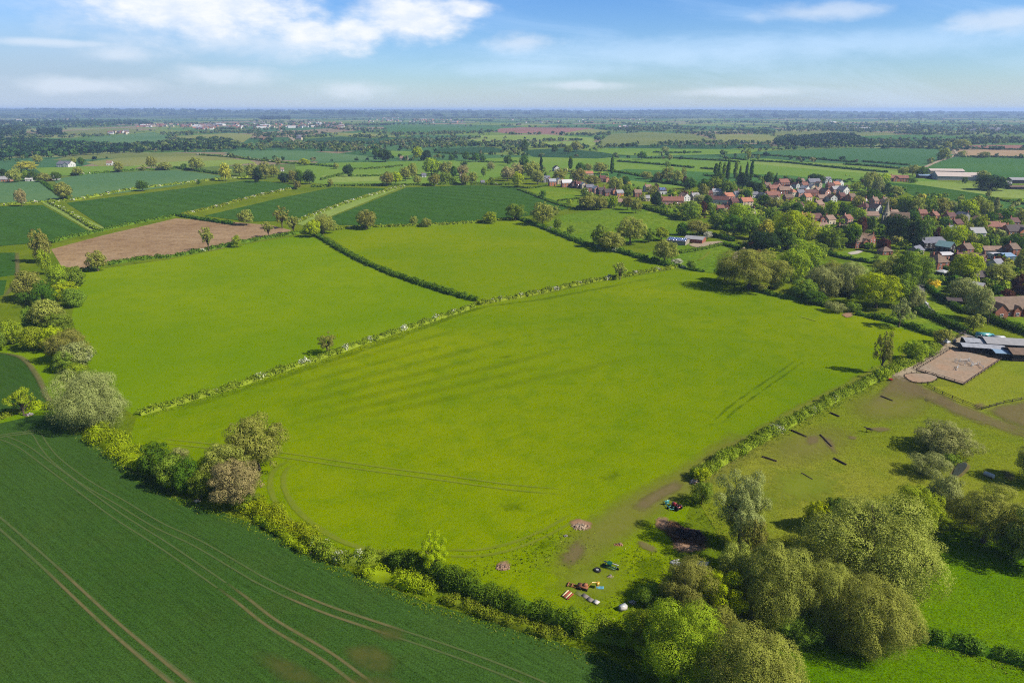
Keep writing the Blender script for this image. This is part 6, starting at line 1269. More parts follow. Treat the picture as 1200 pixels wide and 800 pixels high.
# ------------------------------------------------------------ garden shrubs between the village houses
def shrubs():
    rng = np.random.default_rng(21)
    polys = [([(600, 200), (640, 198), (720, 205), (745, 214), (742, 232), (700, 246), (660, 240), (700, 228), (640, 214)], 170), ([(745, 222), (800, 226), (850, 224), (900, 208), (990, 212), (1000, 230), (960, 256), (900, 262), (840, 262), (800, 252), (760, 246)], 700),
             ([(990, 205), (1080, 230), (1215, 240), (1215, 340), (1120, 330), (1060, 300), (990, 292), (940, 280), (960, 250)], 900), ([(830, 262), (900, 262), (960, 290), (1060, 300), (1075, 335), (1030, 355), (960, 346), (900, 335), (880, 300)], 260), ([(1085, 330), (1215, 330), (1215, 362), (1150, 362), (1120, 350)], 120)]
    A = []
    for poly, n in polys:
        p = np.array(poly); q = np.stack([rng.uniform(p[:, 0].min(), p[:, 0].max(), n * 2), rng.uniform(p[:, 1].min(), p[:, 1].max(), n * 2)], 1)
        q = q[inpoly(q[:, 0], q[:, 1], poly)][:n]; A.append(q)
    A = np.concatenate(A); ok = np.ones(len(A), bool)
    for px, py, wpx, o in HOUSES:
        ok &= ~((np.abs(A[:, 0] - px) < wpx / 2 + 2) & (A[:, 1] > py - 6) & (A[:, 1] < py + 2.2))
    for p in ([(968, 297), (1000, 293), (1046, 300), (1060, 305), (1036, 312), (1000, 305)], [(960, 306), (1010, 308), (1040, 316), (1026, 326), (980, 330)], [(1082, 332), (1104, 340), (1130, 382), (1098, 368)], [(1086, 300), (1098, 300), (1090, 345), (1108, 378), (1076, 356), (1072, 340)]):
        ok &= ~inpoly(A[:, 0], A[:, 1], p)
    A = A[ok]; XY, t = gnp(A[:, 0], A[:, 1]); n = len(A)
    H_ = rng.uniform(1.6, 6.5, n) * rng.uniform(0.7, 1.1, n); Wd = H_ * rng.uniform(0.9, 1.5, n)
    blobs('garden_shrubs', XY, H_, Wd, pickc(rng, n, {'olive': 3, 'mid': 4, 'dark': 3, 'fresh': 1.5, 'grey': 1, 'brown': .6, 'copper': .4, 'amber': .3, 'black': .8}), 60, label='dense garden shrubs and bushes filling the gaps between village houses', cat='shrubs', pre='')
shrubs()

# ------------------------------------------------------------ rough tufts on the near verges
def tufts():
    rng = np.random.default_rng(9); Ps = []
    def along(px, half, per):
        P, Ln = resample(gpath(px, 6), 0.5); n = int(Ln * per); i = rng.integers(0, len(P), n)
        Ps.append(P[i] + rng.normal(0, half, (n, 2)))
    along([(84, 500), (107, 518), (150, 548), (200, 580), (305, 620), (368, 652), (422, 678), (500, 709), (600, 738), (662, 758), (715, 775)], 0.9, 14)
    along([(110, 500), (150, 532), (200, 560), (260, 585), (300, 600), (360, 634), (430, 662), (490, 662), (540, 686), (600, 710), (660, 730), (735, 742)], 1.5, 16)
    along([(162, 490), (280, 456), (400, 416), (480, 388), (560, 361)], 1.0, 10); along([(820, 566), (850, 545), (900, 518), (980, 473), (1050, 437)], 1.4, 14)
    along([(730, 790), (745, 760), (760, 730), (800, 690), (812, 650)], 3.5, 30); along([(740, 655), (770, 662), (760, 690)], 3.0, 40); along([(1060, 752), (1100, 760), (1200, 785)], 1.0, 16); along([(830, 600), (860, 640), (930, 650), (960, 640)], 2.5, 30)
    along([(620, 640), (650, 632), (690, 640), (640, 652), (560, 660)], 2.5, 16); along([(676, 700), (720, 716), (750, 700)], 2.0, 12)
    XY = np.concatenate(Ps); n = len(XY); k = 5; q = np.repeat(np.arange(n), k); m = len(q)
    hh = rng.uniform(0.1, 0.34, n)[q] * rng.uniform(0.6, 1.1, m); P = np.stack([XY[q, 0] + rng.normal(0, .16, m), XY[q, 1] + rng.normal(0, .16, m), hh * 0.5], 1)
    a = rng.uniform(0, 2 * PI, m); nr = np.stack([np.cos(a), np.sin(a), np.full(m, 0.7)], 1)
    V = quads(P, nr, hh * 1.2 + 0.04, rng, 0.4, 0.3)
    cols = ['turf', 'fresh', 'mid', 'olive']; ci = np.repeat(rng.choice(4, n, p=[.7, .1, .12, .08]), k)
    tag(link('rough_grass', mesh_np('rough_grass', V, qfaces(m), [L[c] for c in cols], ci)), 'rough grass and nettles along the verges and tipping corner', 'grass', kind='stuff')
tufts()

def hill_woods():
    rng = np.random.default_rng(31); xs, ys, Z = HILL['xs'], HILL['ys'], HILL['Z']; n = 2600
    cx, cy = rng.uniform(-13000, 13000, 130), rng.uniform(8000, 16500, 130); k = rng.integers(0, 130, n)
    X = cx[k] + rng.normal(0, 420, n); Y = cy[k] + rng.normal(0, 130, n); ok = (Y > 7200) & (Y < 18000) & (np.abs(X) < 16000); X, Y = X[ok], Y[ok]
    i = np.clip(((X - xs[0]) / (xs[1] - xs[0])).astype(int), 0, len(xs) - 1); j = np.clip(((Y - ys[0]) / (ys[1] - ys[0])).astype(int), 0, len(ys) - 1); z = np.maximum(Z[j, i] - 2, 0); n = len(X)
    H_ = rng.uniform(12, 24, n); Wd = rng.uniform(40, 110, n)
    blobs('distant_hill_woods', np.stack([X, Y], 1), H_, Wd, pickc(rng, n, {'dark': 3, 'black': 3, 'mid': 2, 'grey': 1}), 24, label='hazy woods breaking the line of the far hills', cat='woodland', Z=z)
hill_woods()

# ------------------------------------------------------------ things standing about
def cylv(c, r, h, k=12, axis='z', r2=None):
    V, Fa = [], []
    r2 = r if r2 is None else r2
    for z, rr in ((-h / 2, r), (h / 2, r2)):
        for i in range(k):
            a = 2 * PI * i / k; p = (rr * math.cos(a), rr * math.sin(a), z)
            if axis == 'x': p = (p[2], p[0], p[1])
            elif axis == 'y': p = (p[0], p[2], p[1])
            V.append((c[0] + p[0], c[1] + p[1], c[2] + p[2]))
    Fa = [(i, (i + 1) % k, k + (i + 1) % k, k + i) for i in range(k)] + [tuple(range(k))[::-1], tuple(range(k, 2 * k))]
    return V, Fa
def parts_mesh(name, items, mat):
    V, Fa = [], []
    for v, f in items:
        k = len(V); V += list(v); Fa += [[k + q for q in g] for g in f]
    return poly_mesh(name, V, Fa, mat)
def bevel(me, w_=0.06, seg=2):
    bm = bmesh.new(); bm.from_mesh(me); bmesh.ops.bevel(bm, geom=list(bm.edges), offset=w_, segments=seg, affect='EDGES', clamp_overlap=True); bm.to_mesh(me); bm.free(); return me
PAINT = lambda n, c, r=0.35: mat_solid(n, D(*c), r, 0.06, 1.5, 0.5)
WHITE, TEAL, DARKP, REDP, RUBBER = PAINT('white_paint', (208, 207, 202)), PAINT('teal_paint', (96, 176, 172)), PAINT('dark_paint', (44, 42, 44)), PAINT('red_paint', (168, 40, 44)), mat_solid('black_rubber', D(38, 36, 36), 0.8, 0.1)
WOODM, OLDW, RUST, YELL, GREENP, BLUEP, STEEL = mat_solid('weathered_timber', D(122, 104, 82), 0.9, 0.3), mat_solid('dark_creosoted_timber', D(70, 56, 44), 0.9, 0.3), mat_solid('rusty_metal', D(170, 108, 72), 0.8, 0.4), PAINT('yellow_paint', (224, 176, 50)), PAINT('dark_green_paint', (34, 92, 70)), PAINT('blue_sheet', (110, 176, 200)), mat_solid('galvanised_steel', D(172, 172, 168), 0.5, 0.15, 2, 0.5)
def at(px, py): return G(px, py)

# riding arena, round pen, pond, patio
ARENA = mat_field('riding_arena_sand', D(168, 152, 132), D(176, 148, 122), big=0.05, fine=1.2, speck=0.16, c3=D(188, 144, 112), fine2=0.09)
LAY[0] = 0.5 * 0.02
def slab(name, px, mat, z, n=0):
    P = [G(a, b) for a, b in (catmull(px, n, True) if n else px)]
    me = bpy.data.meshes.new(name); me.from_pydata([(p.x, p.y, z) for p in P], [], [tuple(range(len(P)))]); me.materials.append(mat)
    if me.polygons[0].normal.z < 0: me.flip_normals()
    return tag(link(name, me), kind='structure')
ZT = LAY[0] + PATCHZ[0] + 0.2
AR = [(1116, 409), (1172.5, 422.5), (1129.5, 451.5), (1073.5, 434.5)]
slab('riding_arena', AR, ARENA, ZT)
slab('round_pen_sand', [(1060, 441), (1068, 438.6), (1080, 438.4), (1092, 440), (1098, 443.5), (1092, 447.5), (1080, 449), (1068, 447.5)], ARENA, ZT, 4)
m, N = newmat('pond_water'); p_ = N.n('ShaderNodeBsdfPrincipled', i_Roughness=0.06); p_.inputs['Base Color'].default_value = (0.03, 0.035, 0.03, 1)
N.put(p_.inputs['Normal'], N.n('ShaderNodeBump', i_Strength=0.05, i_Height=N.noise(N.n('ShaderNodeNewGeometry').outputs['Position'], 1.5, 3)).outputs[0]); N.n('ShaderNodeOutputMaterial', i_0=p_.outputs[0])
PATIO = mat_patch('pale_paving', D(214, 204, 188), D(186, 178, 160), 0.9, 0.3, 1.0)
patch('pond_bank', [(1118, 546), (1128, 540), (1138, 545), (1134, 554), (1122, 562), (1112, 558)], DIRT, 0.8)
slab('pond', [(1121, 546), (1129, 543), (1133, 546), (1130, 552), (1122, 559), (1116, 559)], m, ZT + 0.03, 4)
patch('patio', [(992, 297), (1004, 294), (1013, 294), (1008, 297), (998, 299)], PATIO, 0.7)

def rail_fence(name, label, px, closed, step, hgt, mat, rails=2):
    P = [G(a, b) for a, b in px]; P = P + [P[0]] if closed else P
    root = empty(name, P[0]); tag(root, label, 'fence')
    pm = boxes_mesh('post', [(0, 0, hgt / 2, .14, .14, hgt + .1), (0, 0, hgt + .06, .17, .17, .05)], [mat]); 
    for a, b in zip(P[:-1], P[1:]):
        d = b - a; n = max(1, int(d.length / step)); yaw = math.atan2(d.y, d.x); mid = (a + b) / 2 - P[0]
        bl = [(0, 0, hgt * (0.45 + 0.45 * r), d.length, .06, .14) for r in range(rails)]
        o = link('rail', boxes_mesh('rail', bl, [mat]), root, mid); o.rotation_euler = (0, 0, yaw)
        for i in range(n): link('post', pm, root, a + d * i / n - P[0])
    return root
rail_fence('arena_fence', 'dark post and rail fence round the sandy riding arena', AR, True, 3.2, 1.15, OLDW)
rail_fence('pen_fence', 'low dark fence ring round the oval sand pen', catmull([(1059, 441), (1068, 438), (1080, 437.7), (1093, 439.6), (1099, 443.5), (1093, 448.4), (1080, 450), (1067, 448.2)], 2, True), True, 2.4, 0.9, OLDW, 1)
rail_fence('paddock_fence', 'dark rail fence dividing the dry paddock from the trodden track', [(1086, 452), (1104, 462), (1128, 472), (1150, 480.5), (1176, 473), (1206, 467)], False, 3.4, 1.1, OLDW)
rail_fence('yard_fence', 'short rail fence beside the track above the arena', [(1070, 433), (1084, 424.5), (1097, 417), (1112, 408.5)], False, 3.4, 1.1, OLDW)
rail_fence('verge_fence', 'dark timber fence closing the stable yard towards the lane', [(1120, 398), (1127, 393), (1134, 390.5)], False, 2.0, 1.3, OLDW, 3)

def show_jump(px, py, rz, label, n=2):
    root = empty('show_jump', at(px, py) + Vector((0, 0, ZT)), rz); tag(root, label, 'show jump', 'show jumps in the riding arena')
    wg = [(-.25, 0, .75, .07, .07, 1.5), (.25, 0, .6, .07, .07, 1.2), (0, 0, .35, .55, .05, .08), (0, 0, .75, .55, .05, .08), (0, 0, 1.1, .55, .05, .08), (-.25, 0, .04, .08, .6, .08), (.25, 0, .04, .08, .6, .08)]
    for s in (-1, 1): link('wing', boxes_mesh('wing', wg, [WHITE]), root, (s * 1.95, 0, 0))
    for k in range(n): link('pole', parts_mesh('pole', [cylv((0, 0, 0), .06, 3.4, 8, 'x')], WHITE), root, (0, .04 * (k % 2), .45 + .38 * k))
show_jump(1121.5, 433, .9, 'white show jump nearest the front rail of the arena'); show_jump(1124.5, 427, 1.9, 'upright white show jump left of the arena centre', 3); show_jump(1130, 424.5, .2, 'low pale show jump at the rear of the arena group')
show_jump(1136.5, 427, 1.4, 'white show jump right of the arena centre', 3); show_jump(1141.5, 429.5, .5, 'small show jump second from the right in the arena'); show_jump(1149.5, 431, 1.3, 'single white show jump set apart at the right of the arena')

def log_jump(x0, y0, x1, y1, label, r=0.24):
    a, b = at(x0, y0), at(x1, y1); d = b - a; root = empty('log_jump', (a + b) / 2, math.atan2(d.y, d.x)); tag(root, label, 'log jump', 'log jumps in the horse paddock')
    v, f = tube([(-d.length / 2, 0, .26), (-d.length / 4, .03, .28), (d.length / 4, -.02, .27), (d.length / 2, 0, .27)], [r, r * 1.05, r, r * .9], 10)
    link('log', poly_mesh('log', [tuple(q) for q in v], [list(q) for q in f] + [list(range(10))[::-1], list(range(len(v) - 10, len(v)))], OLDW), root)
    for s in (-1, 1): link('support', boxes_mesh('support', [(0, -.24, .16, .14, .12, .4, 0), (0, .24, .16, .14, .12, .4, 0), (0, 0, .06, .16, .5, .1)], [WOODM]), root, (s * d.length * .38, 0, 0))
log_jump(972.5, 484, 983.5, 488.5, 'dark log jump nearest the trodden gateway'); log_jump(927, 504.5, 945, 512.5, 'long dark log jump beside the clipped hedge'); log_jump(961, 510, 974.5, 524, 'dark log jump on the bare earth patch')
log_jump(977, 537.5, 991.5, 545, 'dark log jump in the middle of the paddock grass'); log_jump(893, 535.5, 910, 541, 'dark log jump at the left end by the hedge foot'); log_jump(939, 555, 952, 562.5, 'thin dark log jump nearest the big willow', .16); log_jump(1032, 465, 1046, 470.5, 'log jump with brush on the bare track', .3)

def tank():
    a, b = at(1152, 556), at(1165, 561); d = b - a; root = empty('water_tank', (a + b) / 2, math.atan2(d.y, d.x)); tag(root, 'white cylindrical tank lying on the paddock grass right of the pond', 'tank')
    L_ = d.length; v, f = tube([(-L_ / 2, 0, .62), (-L_ / 2 + .05, 0, .62), (-L_ / 2 + .3, 0, .62), (L_ / 2 - .3, 0, .62), (L_ / 2 - .05, 0, .62), (L_ / 2, 0, .62)], [.05, .38, .55, .55, .38, .05], 16)
    link('barrel', poly_mesh('barrel', [tuple(q) for q in v], [list(q) for q in f], WHITE), root)
    for s in (-1, 1): link('cradle', boxes_mesh('cradle', [(0, 0, .08, .3, 1.2, .16), (0, -.5, .22, .3, .2, .3), (0, .5, .22, .3, .2, .3)], [OLDW]), root, (s * L_ * .3, 0, 0))
tank()

def horse():
    root_p = at(1018, 506.5); me = bpy.data.meshes.new('horse')
    J = [((0, 0, 1.22), .27, None), ((.45, 0, 1.2), .30, 0), ((.72, 0, 1.28), .25, 1), ((1.0, 0, 1.46), .15, 2), ((1.22, 0, 1.62), .12, 3), ((1.42, 0, 1.52), .095, 4), ((1.62, 0, 1.32), .065, 5),
         ((-.42, 0, 1.24), .29, 0), ((-.62, 0, 1.2), .22, 7)]
    for s in (-1, 1):
        b = len(J); J += [((.56, s * .17, .98), .13, 1), ((.6, s * .18, .6), .075, b), ((.58, s * .18, .22), .045, b + 1), ((.62, s * .18, .04), .06, b + 2)]
        b = len(J); J += [((-.5, s * .17, .95), .16, 7), ((-.42, s * .19, .68), .09, b), ((-.66, s * .18, .48), .06, b + 1), ((-.6, s * .18, .2), .045, b + 2), ((-.55, s * .18, .04), .06, b + 3)]
    b = len(J); J += [((-.86, 0, 1.12), .07, 8), ((-.94, 0, .8), .06, b), ((-.95, 0, .55), .03, b + 1), ((1.2, .07, 1.78), .025, 4), ((1.2, -.07, 1.78), .025, 4)]
    me.from_pydata([j[0] for j in J], [(i, j[2]) for i, j in enumerate(J) if j[2] is not None], [])
    o = link('horse', me, loc=root_p); o.rotation_euler = (0, 0, math.radians(160))
    md = o.modifiers.new('skin', 'SKIN'); sv = me.skin_vertices[0].data
    for i, j in enumerate(J): sv[i].radius = (j[1], j[1]); sv[i].use_root = i == 0
    o.modifiers.new('sub', 'SUBSURF').levels = 1; o.modifiers['sub'].render_levels = 1
    me.materials.append(mat_solid('dark_bay_coat', D(58, 40, 34), 0.6, 0.2)); tag(o, 'dark bay horse standing on the bare patch of the paddock', 'horse')
horse()

WHEEL = lambda r, w_: parts_mesh('wheel', [cylv((0, 0, 0), r, w_, 14, 'y'), cylv((0, 0, 0), r * .55, w_ * 1.08, 10, 'y')], RUBBER)
def car(px, py, rz, label, paint, loc=None):
    root = empty('parked_car', at(px, py), rz); tag(root, label, 'car')
    prof = [(-2.1, .35), (-2.15, .75), (-1.95, .95), (-1.5, 1.0), (-.95, 1.45), (.35, 1.48), (1.0, 1.02), (1.9, .85), (2.12, .6), (2.1, .35)]
    def extr(pr, w1, w2=None, z0=0.9):
        V = []; n = len(pr)
        for s in (-1, 1):
            for x, z in pr: V.append((x, s * (w1 if z <= z0 + .12 else (w2 or w1)), z))
        return V, [list(range(n))[::-1], list(range(n, 2 * n))] + [[i, (i + 1) % n, n + (i + 1) % n, n + i] for i in range(n)]
    link('body', poly_mesh('body', *extr(prof, .86, .66), paint), root)
    link('windscreen', poly_mesh('windscreen', [(.42, -.6, 1.45), (.42, .6, 1.45), (1.0, .72, 1.06), (1.0, -.72, 1.06)], [[0, 1, 2, 3]], GLASS), root)
    for s in (-1, 1):
        link('side_window', poly_mesh('side_window', [(-1.2, s * .8, 1.08), (.75, s * .8, 1.08), (.3, s * .69, 1.4), (-.9, s * .69, 1.4)], [[0, 1, 2, 3]], GLASS), root)
        link('headlight', boxes_mesh('headlight', [(2.02, s * .6, .7, .12, .36, .14)], [FRAME]), root)
        for x in (-1.3, 1.3): link('wheel', WHEEL(.32, .22), root, (x, s * .78, .32))
    return root
car(1081.5, 356.5, math.radians(132), 'small white car on the lane between the clipped hedges', WHITE)
car(1117, 401.5, math.radians(50), 'dark car parked in the gateway of the stable yard', DARKP)

def lorry(px, py, rz, label, paint, L_, hgt, cab, name='horse_lorry', cat='lorry'):
    root = empty(name, at(px, py), rz); tag(root, label, cat)
    bl = bevel(boxes_mesh('box_body', [(0, 0, hgt / 2 + .7, L_, 2.3, hgt)], [paint]), .12)
    link('box_body', bl, root)
    link('chassis', boxes_mesh('chassis', [(0, -.5, .6, L_ * .98, .15, .2), (0, .5, .6, L_ * .98, .15, .2)], [DARKP]), root)
    for s in (-1, 1): link('window', boxes_mesh('window', [(-.2 * L_, s * 1.17, hgt * .62 + .7, 1.0, .05, .5), (.15 * L_, s * 1.17, hgt * .62 + .7, 1.0, .05, .5)], [GLASS]), root)
    xs = [-.28 * L_, .3 * L_]
    if cab:
        V = [(0, -1.05, .6), (1.7, -1.05, .6), (1.75, -1.05, 1.5), (1.2, -1, 2.5), (0, -1, 2.6), (0, 1.05, .6), (1.7, 1.05, .6), (1.75, 1.05, 1.5), (1.2, 1, 2.5), (0, 1, 2.6)]
        c = link('cab', poly_mesh('cab', V, [[4, 3, 2, 1, 0], [5, 6, 7, 8, 9]] + [[i, (i + 1) % 5, 5 + (i + 1) % 5, 5 + i] for i in range(5)], paint), root, (L_ / 2 + .02, 0, 0))
        link('windscreen', poly_mesh('windscreen', [(1.74, -.9, 1.62), (1.74, .9, 1.62), (1.28, .85, 2.4), (1.28, -.85, 2.4)], [[0, 1, 2, 3]], GLASS), c); xs = [-.28 * L_, L_ / 2 + .8]
    for x in xs:
        for s in (-1, 1): link('wheel', WHEEL(.42, .3), root, (x, s * .98, .42))
lorry(1151, 397.5, math.radians(-17), 'teal horse lorry parked behind the stables', TEAL, 5.2, 2.1, True); lorry(1169, 400.5, math.radians(-15), 'white horse trailer parked right of the teal lorry', WHITE, 4.6, 1.8, False, 'horse_trailer', 'trailer')

def gazebo(px, py, w_, label, name, cat):
    root = empty(name, at(px, py), .5); tag(root, label, cat); h_ = w_ / 2
    V = [(-h_, -h_, 2.1), (h_, -h_, 2.1), (h_, h_, 2.1), (-h_, h_, 2.1), (0, 0, 3.2), (-h_, -h_, 1.85), (h_, -h_, 1.85), (h_, h_, 1.85), (-h_, h_, 1.85)]
    link('canopy', poly_mesh('canopy', V, [[0, 1, 4], [1, 2, 4], [2, 3, 4], [3, 0, 4], [0, 5, 6, 1], [1, 6, 7, 2], [2, 7, 8, 3], [3, 8, 5, 0]], WHITE), root)
    pm = parts_mesh('leg', [cylv((0, 0, 1.05), .05, 2.1, 8)], STEEL)
    for sx in (-1, 1):
        for sy in (-1, 1): link('leg', pm, root, (sx * (h_ - .06), sy * (h_ - .06), 0))
    link('back_panel', poly_mesh('back_panel', [(-h_, h_ - .02, .1), (h_, h_ - .02, .1), (h_, h_ - .02, 1.85), (-h_, h_ - .02, 1.85)], [[0, 1, 2, 3]], WHITE), root)
gazebo(1107.5, 405.5, 2.6, 'small white gazebo tent at the stable yard corner', 'gazebo', 'gazebo'); gazebo(1103.5, 322, 6.0, 'large white marquee in the garden of the brown hipped house', 'marquee', 'marquee')

def pole(px, py, hgt, label):
    root = empty('utility_pole', at(px, py)); tag(root, label, 'pole')
    link('pole', parts_mesh('pole', [cylv((0, 0, hgt / 2), .14, hgt, 8, 'z', .1)], WOODM), root); link('crossarm', boxes_mesh('crossarm', [(0, 0, hgt - .5, 1.6, .1, .12), (-.7, 0, hgt - .36, .08, .08, .2), (.7, 0, hgt - .36, .08, .08, .2)], [WOODM]), root)
pole(1157, 381, 7.5, 'slim timber pole beside the long clipped hedge')
def tub():
    root = empty('feed_tub', at(1043.5, 446)); tag(root, 'red feed tub on the bare track below the arena', 'tub')
    link('bowl', parts_mesh('bowl', [cylv((0, 0, .35), .5, .6, 14, 'z', .62)], REDP), root); link('rim', parts_mesh('rim', [cylv((0, 0, .67), .68, .07, 14)], REDP), root)
tub()

# heaps: broken boards, stones and sheets lying on a mound
def heap(px, py, wpx, hgt, cols, label, name='rubble_heap', cat='heap', n=60, piece=(.15, .9), mound=True, flat=1.0, asp=0.7):
    rng = random.Random(int(px * 13 + py)); p = at(px, py); w_ = wpx * depth(py) / FPX; bl = []
    for i in range(n):
        a, r = rng.uniform(0, 2 * PI), math.sqrt(rng.random()); x, y = math.cos(a) * r * w_ / 2, math.sin(a) * r * w_ / 2 * asp
        z = hgt * (1 - r * r) * rng.uniform(.4, 1) + .05; L_ = rng.uniform(*piece)
        bl.append((x, y, z, L_, L_ * rng.uniform(.2, .8), L_ * rng.uniform(.08, .35) * flat, rng.uniform(0, 3.1), rng.randrange(len(cols)), rng.uniform(-.5, .5)))
    me = boxes_mesh(name, bl, cols); o = link(name, me, loc=p); tag(o, label, cat)
    if mound:
        V, Fa = [(0, 0, hgt * .8)], []; k = 14
        for j, q in enumerate((.4, .75, 1.0)):
            for i in range(k):
                a = 2 * PI * i / k; f = q * rng.uniform(.85, 1.1); V.append((math.cos(a) * f * w_ / 2, math.sin(a) * f * w_ / 2 * asp, max(-.05, hgt * .8 * (1 - q * q) * rng.uniform(.7, 1.2) - (.08 if j == 2 else 0))))
        Fa = [[0, 1 + i, 1 + (i + 1) % k] for i in range(k)] + [[1 + j * k + i, 1 + (j + 1) * k + i, 1 + (j + 1) * k + (i + 1) % k, 1 + j * k + (i + 1) % k] for j in range(2) for i in range(k)]
        link('mound', poly_mesh('mound', V, Fa, cols[0]), o)
    return o
RUBP, RUBW, RUBD, STICK, CHAR = mat_solid('pinkish_rubble', D(190, 164, 136), .9, .3), mat_solid('pale_rubble', D(222, 214, 204), .8, .2), mat_solid('grey_rubble', D(140, 130, 122), .9, .3), mat_solid('dead_sticks', D(160, 128, 104), .9, .3), mat_solid('charred_wood', D(52, 40, 36), .9, .4)
heap(814, 566, 10, 1.3, [RUBP, RUBW, STICK], 'pale pinkish rubble heap against the end of the clipped hedge')
heap(681, 617, 22, .55, [RUBP, STICK, RUBP], 'broad low heap of pinkish clay rubble by the worn track', n=90, piece=(.15, .6))
heap(589, 665, 17, .5, [mat_solid('reddish_clods', D(172, 140, 112), .9, .3), STICK], 'small reddish heap of clods below the wheel marks', n=70, piece=(.15, .6))
heap(806, 626, 34, .5, [CHAR, CHAR, mat_solid('burnt_brown', D(110, 76, 56), .9, .3)], 'black bonfire heap of charred sticks and ash', 'bonfire_heap', 'heap', 160, (.2, 1.3), True, .5)
heap(893, 749, 17, 1.1, [STICK, mat_solid('brown_brush', D(128, 96, 78), .9, .3)], 'brushwood pile on the meadow below the wooded corner', 'brushwood_pile', 'brush pile', 140, (.3, 1.6), True, .25, 1.0)
heap(932, 645, 12, .6, [RUBW, RUBD, RUBD], 'grey and white rubbish heap left of the big willow', n=50); heap(964, 662, 11, .8, [RUBW, RUBD, RUBW], 'whitish rubbish half hidden under the big willow', n=50)
heap(715, 676, 7, .45, [RUBP, RUBD], 'small grey pink scrap heap below the green implement', n=30, piece=(.15, .5)); heap(741, 706, 8, .5, [RUBW, RUBD, RUBW], 'white rubble scatter right of the white freezer', n=26, piece=(.2, .6))
heap(725, 638, 10, .25, [RUST, STICK], 'flat rusty scrap lying in the grass above the dark tyre', n=24, piece=(.2, .8)); heap(663, 628, 5, .3, [RUBW, RUBD], 'small pale scrap pile beside the rank grass', n=14, piece=(.2, .5))
heap(231, 587, 8, .5, [mat_solid('straw', D(206, 190, 150), .9, .2), STICK], 'small pale straw heap on the barley edge below the sallow bushes', 'straw_heap', 'heap', 40, (.2, .6))
heap(34, 486, 10, .6, [RUBW, STICK], 'pale stones and twigs under the sparse tree at the left edge', n=30, piece=(.2, .7)); heap(868, 706, 16, .5, [mat_solid('rusty_red_scrap', D(120, 56, 46), .8, .3), RUBD], 'dark red scrap in the shade between the willows', n=40)

def pallet_stack():
    root = empty('plank_stack', at(665, 698), .9); tag(root, 'stack of red and cream planks at the left of the tipped timber', 'planks')
    for i, c in enumerate((mat_solid('red_boards', D(180, 80, 60), .8, .2), mat_solid('cream_boards', D(236, 214, 160), .7, .1), mat_solid('red_boards', D(180, 80, 60), .8, .2), mat_solid('cream_boards', D(236, 214, 160), .7, .1))):
        link('plank', boxes_mesh('plank', [(0, 0, 0, 2.1, .34, .09), (.3, 0, -.07, .1, .3, .06), (-.3, 0, -.07, .1, .3, .06)], [c]), root, (.05 * i, -.6 + .4 * i, .25 + .03 * i))
    link('bearer', boxes_mesh('bearer', [(-.7, 0, .08, .12, 1.7, .14), (.7, 0, .08, .12, 1.7, .14)], [OLDW]), root)
pallet_stack()
def digger():
    # a rusted, half dismantled machine: frame, body, raised yellow arm
    root = empty('rusty_machine', at(683, 690), -.35); tag(root, 'rusty orange machine wreck with a yellow arm among tipped timber', 'scrap machine')
    link('body', bevel(boxes_mesh('body', [(0, 0, .75, 2.2, 1.1, .6), (.5, 0, 1.15, .9, .9, .4)], [RUST]), .1), root)
    link('frame', boxes_mesh('frame', [(-1.8, -.35, .35, 3.0, .12, .16), (-1.8, .35, .35, 3.0, .12, .16), (-3.0, 0, .4, .2, 1.3, .2), (-2.2, 0, .4, .2, 1.0, .2), (-1.2, 0, .35, .2, .9, .3)], [RUST]), root)
    v, f = tube([(1.0, 0, .9), (1.7, .5, 1.7), (2.5, 1.0, 1.6)], [.12, .12, .09], 8); a = link('arm', poly_mesh('arm', [tuple(q) for q in v], [list(q) for q in f], YELL), root)
    link('bucket', bevel(boxes_mesh('bucket', [(2.7, 1.1, 1.3, .7, .8, .5), (2.7, 1.1, .98, .5, .9, .2)], [YELL]), .06), root)
    for x in (-.6, .7):
        for s in (-1, 1): link('wheel', WHEEL(.38, .25), root, (x, s * .62, .38))
digger()
def slabs_():
    root = empty('concrete_slabs', at(689, 702), -.75); tag(root, 'long pale boards and slabs lying in front of the rusty machine', 'slabs')
    for i in range(4): link('slab', bevel(boxes_mesh('slab', [(0, 0, 0, 1.5 - .15 * i, 1.0, .14)], [RUBD if i < 3 else RUBW]), .02), root, (-2.2 + 1.35 * i, .2 * (i % 2), .14 + .07 * i))
slabs_()
def sheet(px, py, sx, sy, mat, label, rz, name='metal_sheet', tilt=.12):
    root = empty(name, at(px, py), rz); tag(root, label, 'sheet'); n = 12; V, Fa = [], []
    for i in range(n + 1):
        for j, y in enumerate((-sy / 2, sy / 2)): V.append(((i / n - .5) * sx, y, .16 + .05 * (i % 2) + tilt * (i / n) + .08 * j))
    Fa = [[2 * i, 2 * i + 2, 2 * i + 3, 2 * i + 1] for i in range(n)]; me = poly_mesh('panel', V, Fa, mat); o = link('panel', me, root); md = o.modifiers.new('thick', 'SOLIDIFY'); md.thickness = .03
    link('batten', boxes_mesh('batten', [(-.2 * sx, 0, .07, .1, sy, .12), (.25 * sx, 0, .09, .1, sy, .14)], [OLDW]), root)
sheet(703, 689.5, 1.5, .7, BLUEP, 'light blue sheet lying right of the yellow arm', -.1); sheet(823, 662, 2.2, 1.6, RUBW, 'crumpled white sheet under the trees by the bonfire', -.6, 'white_sheet', .5)
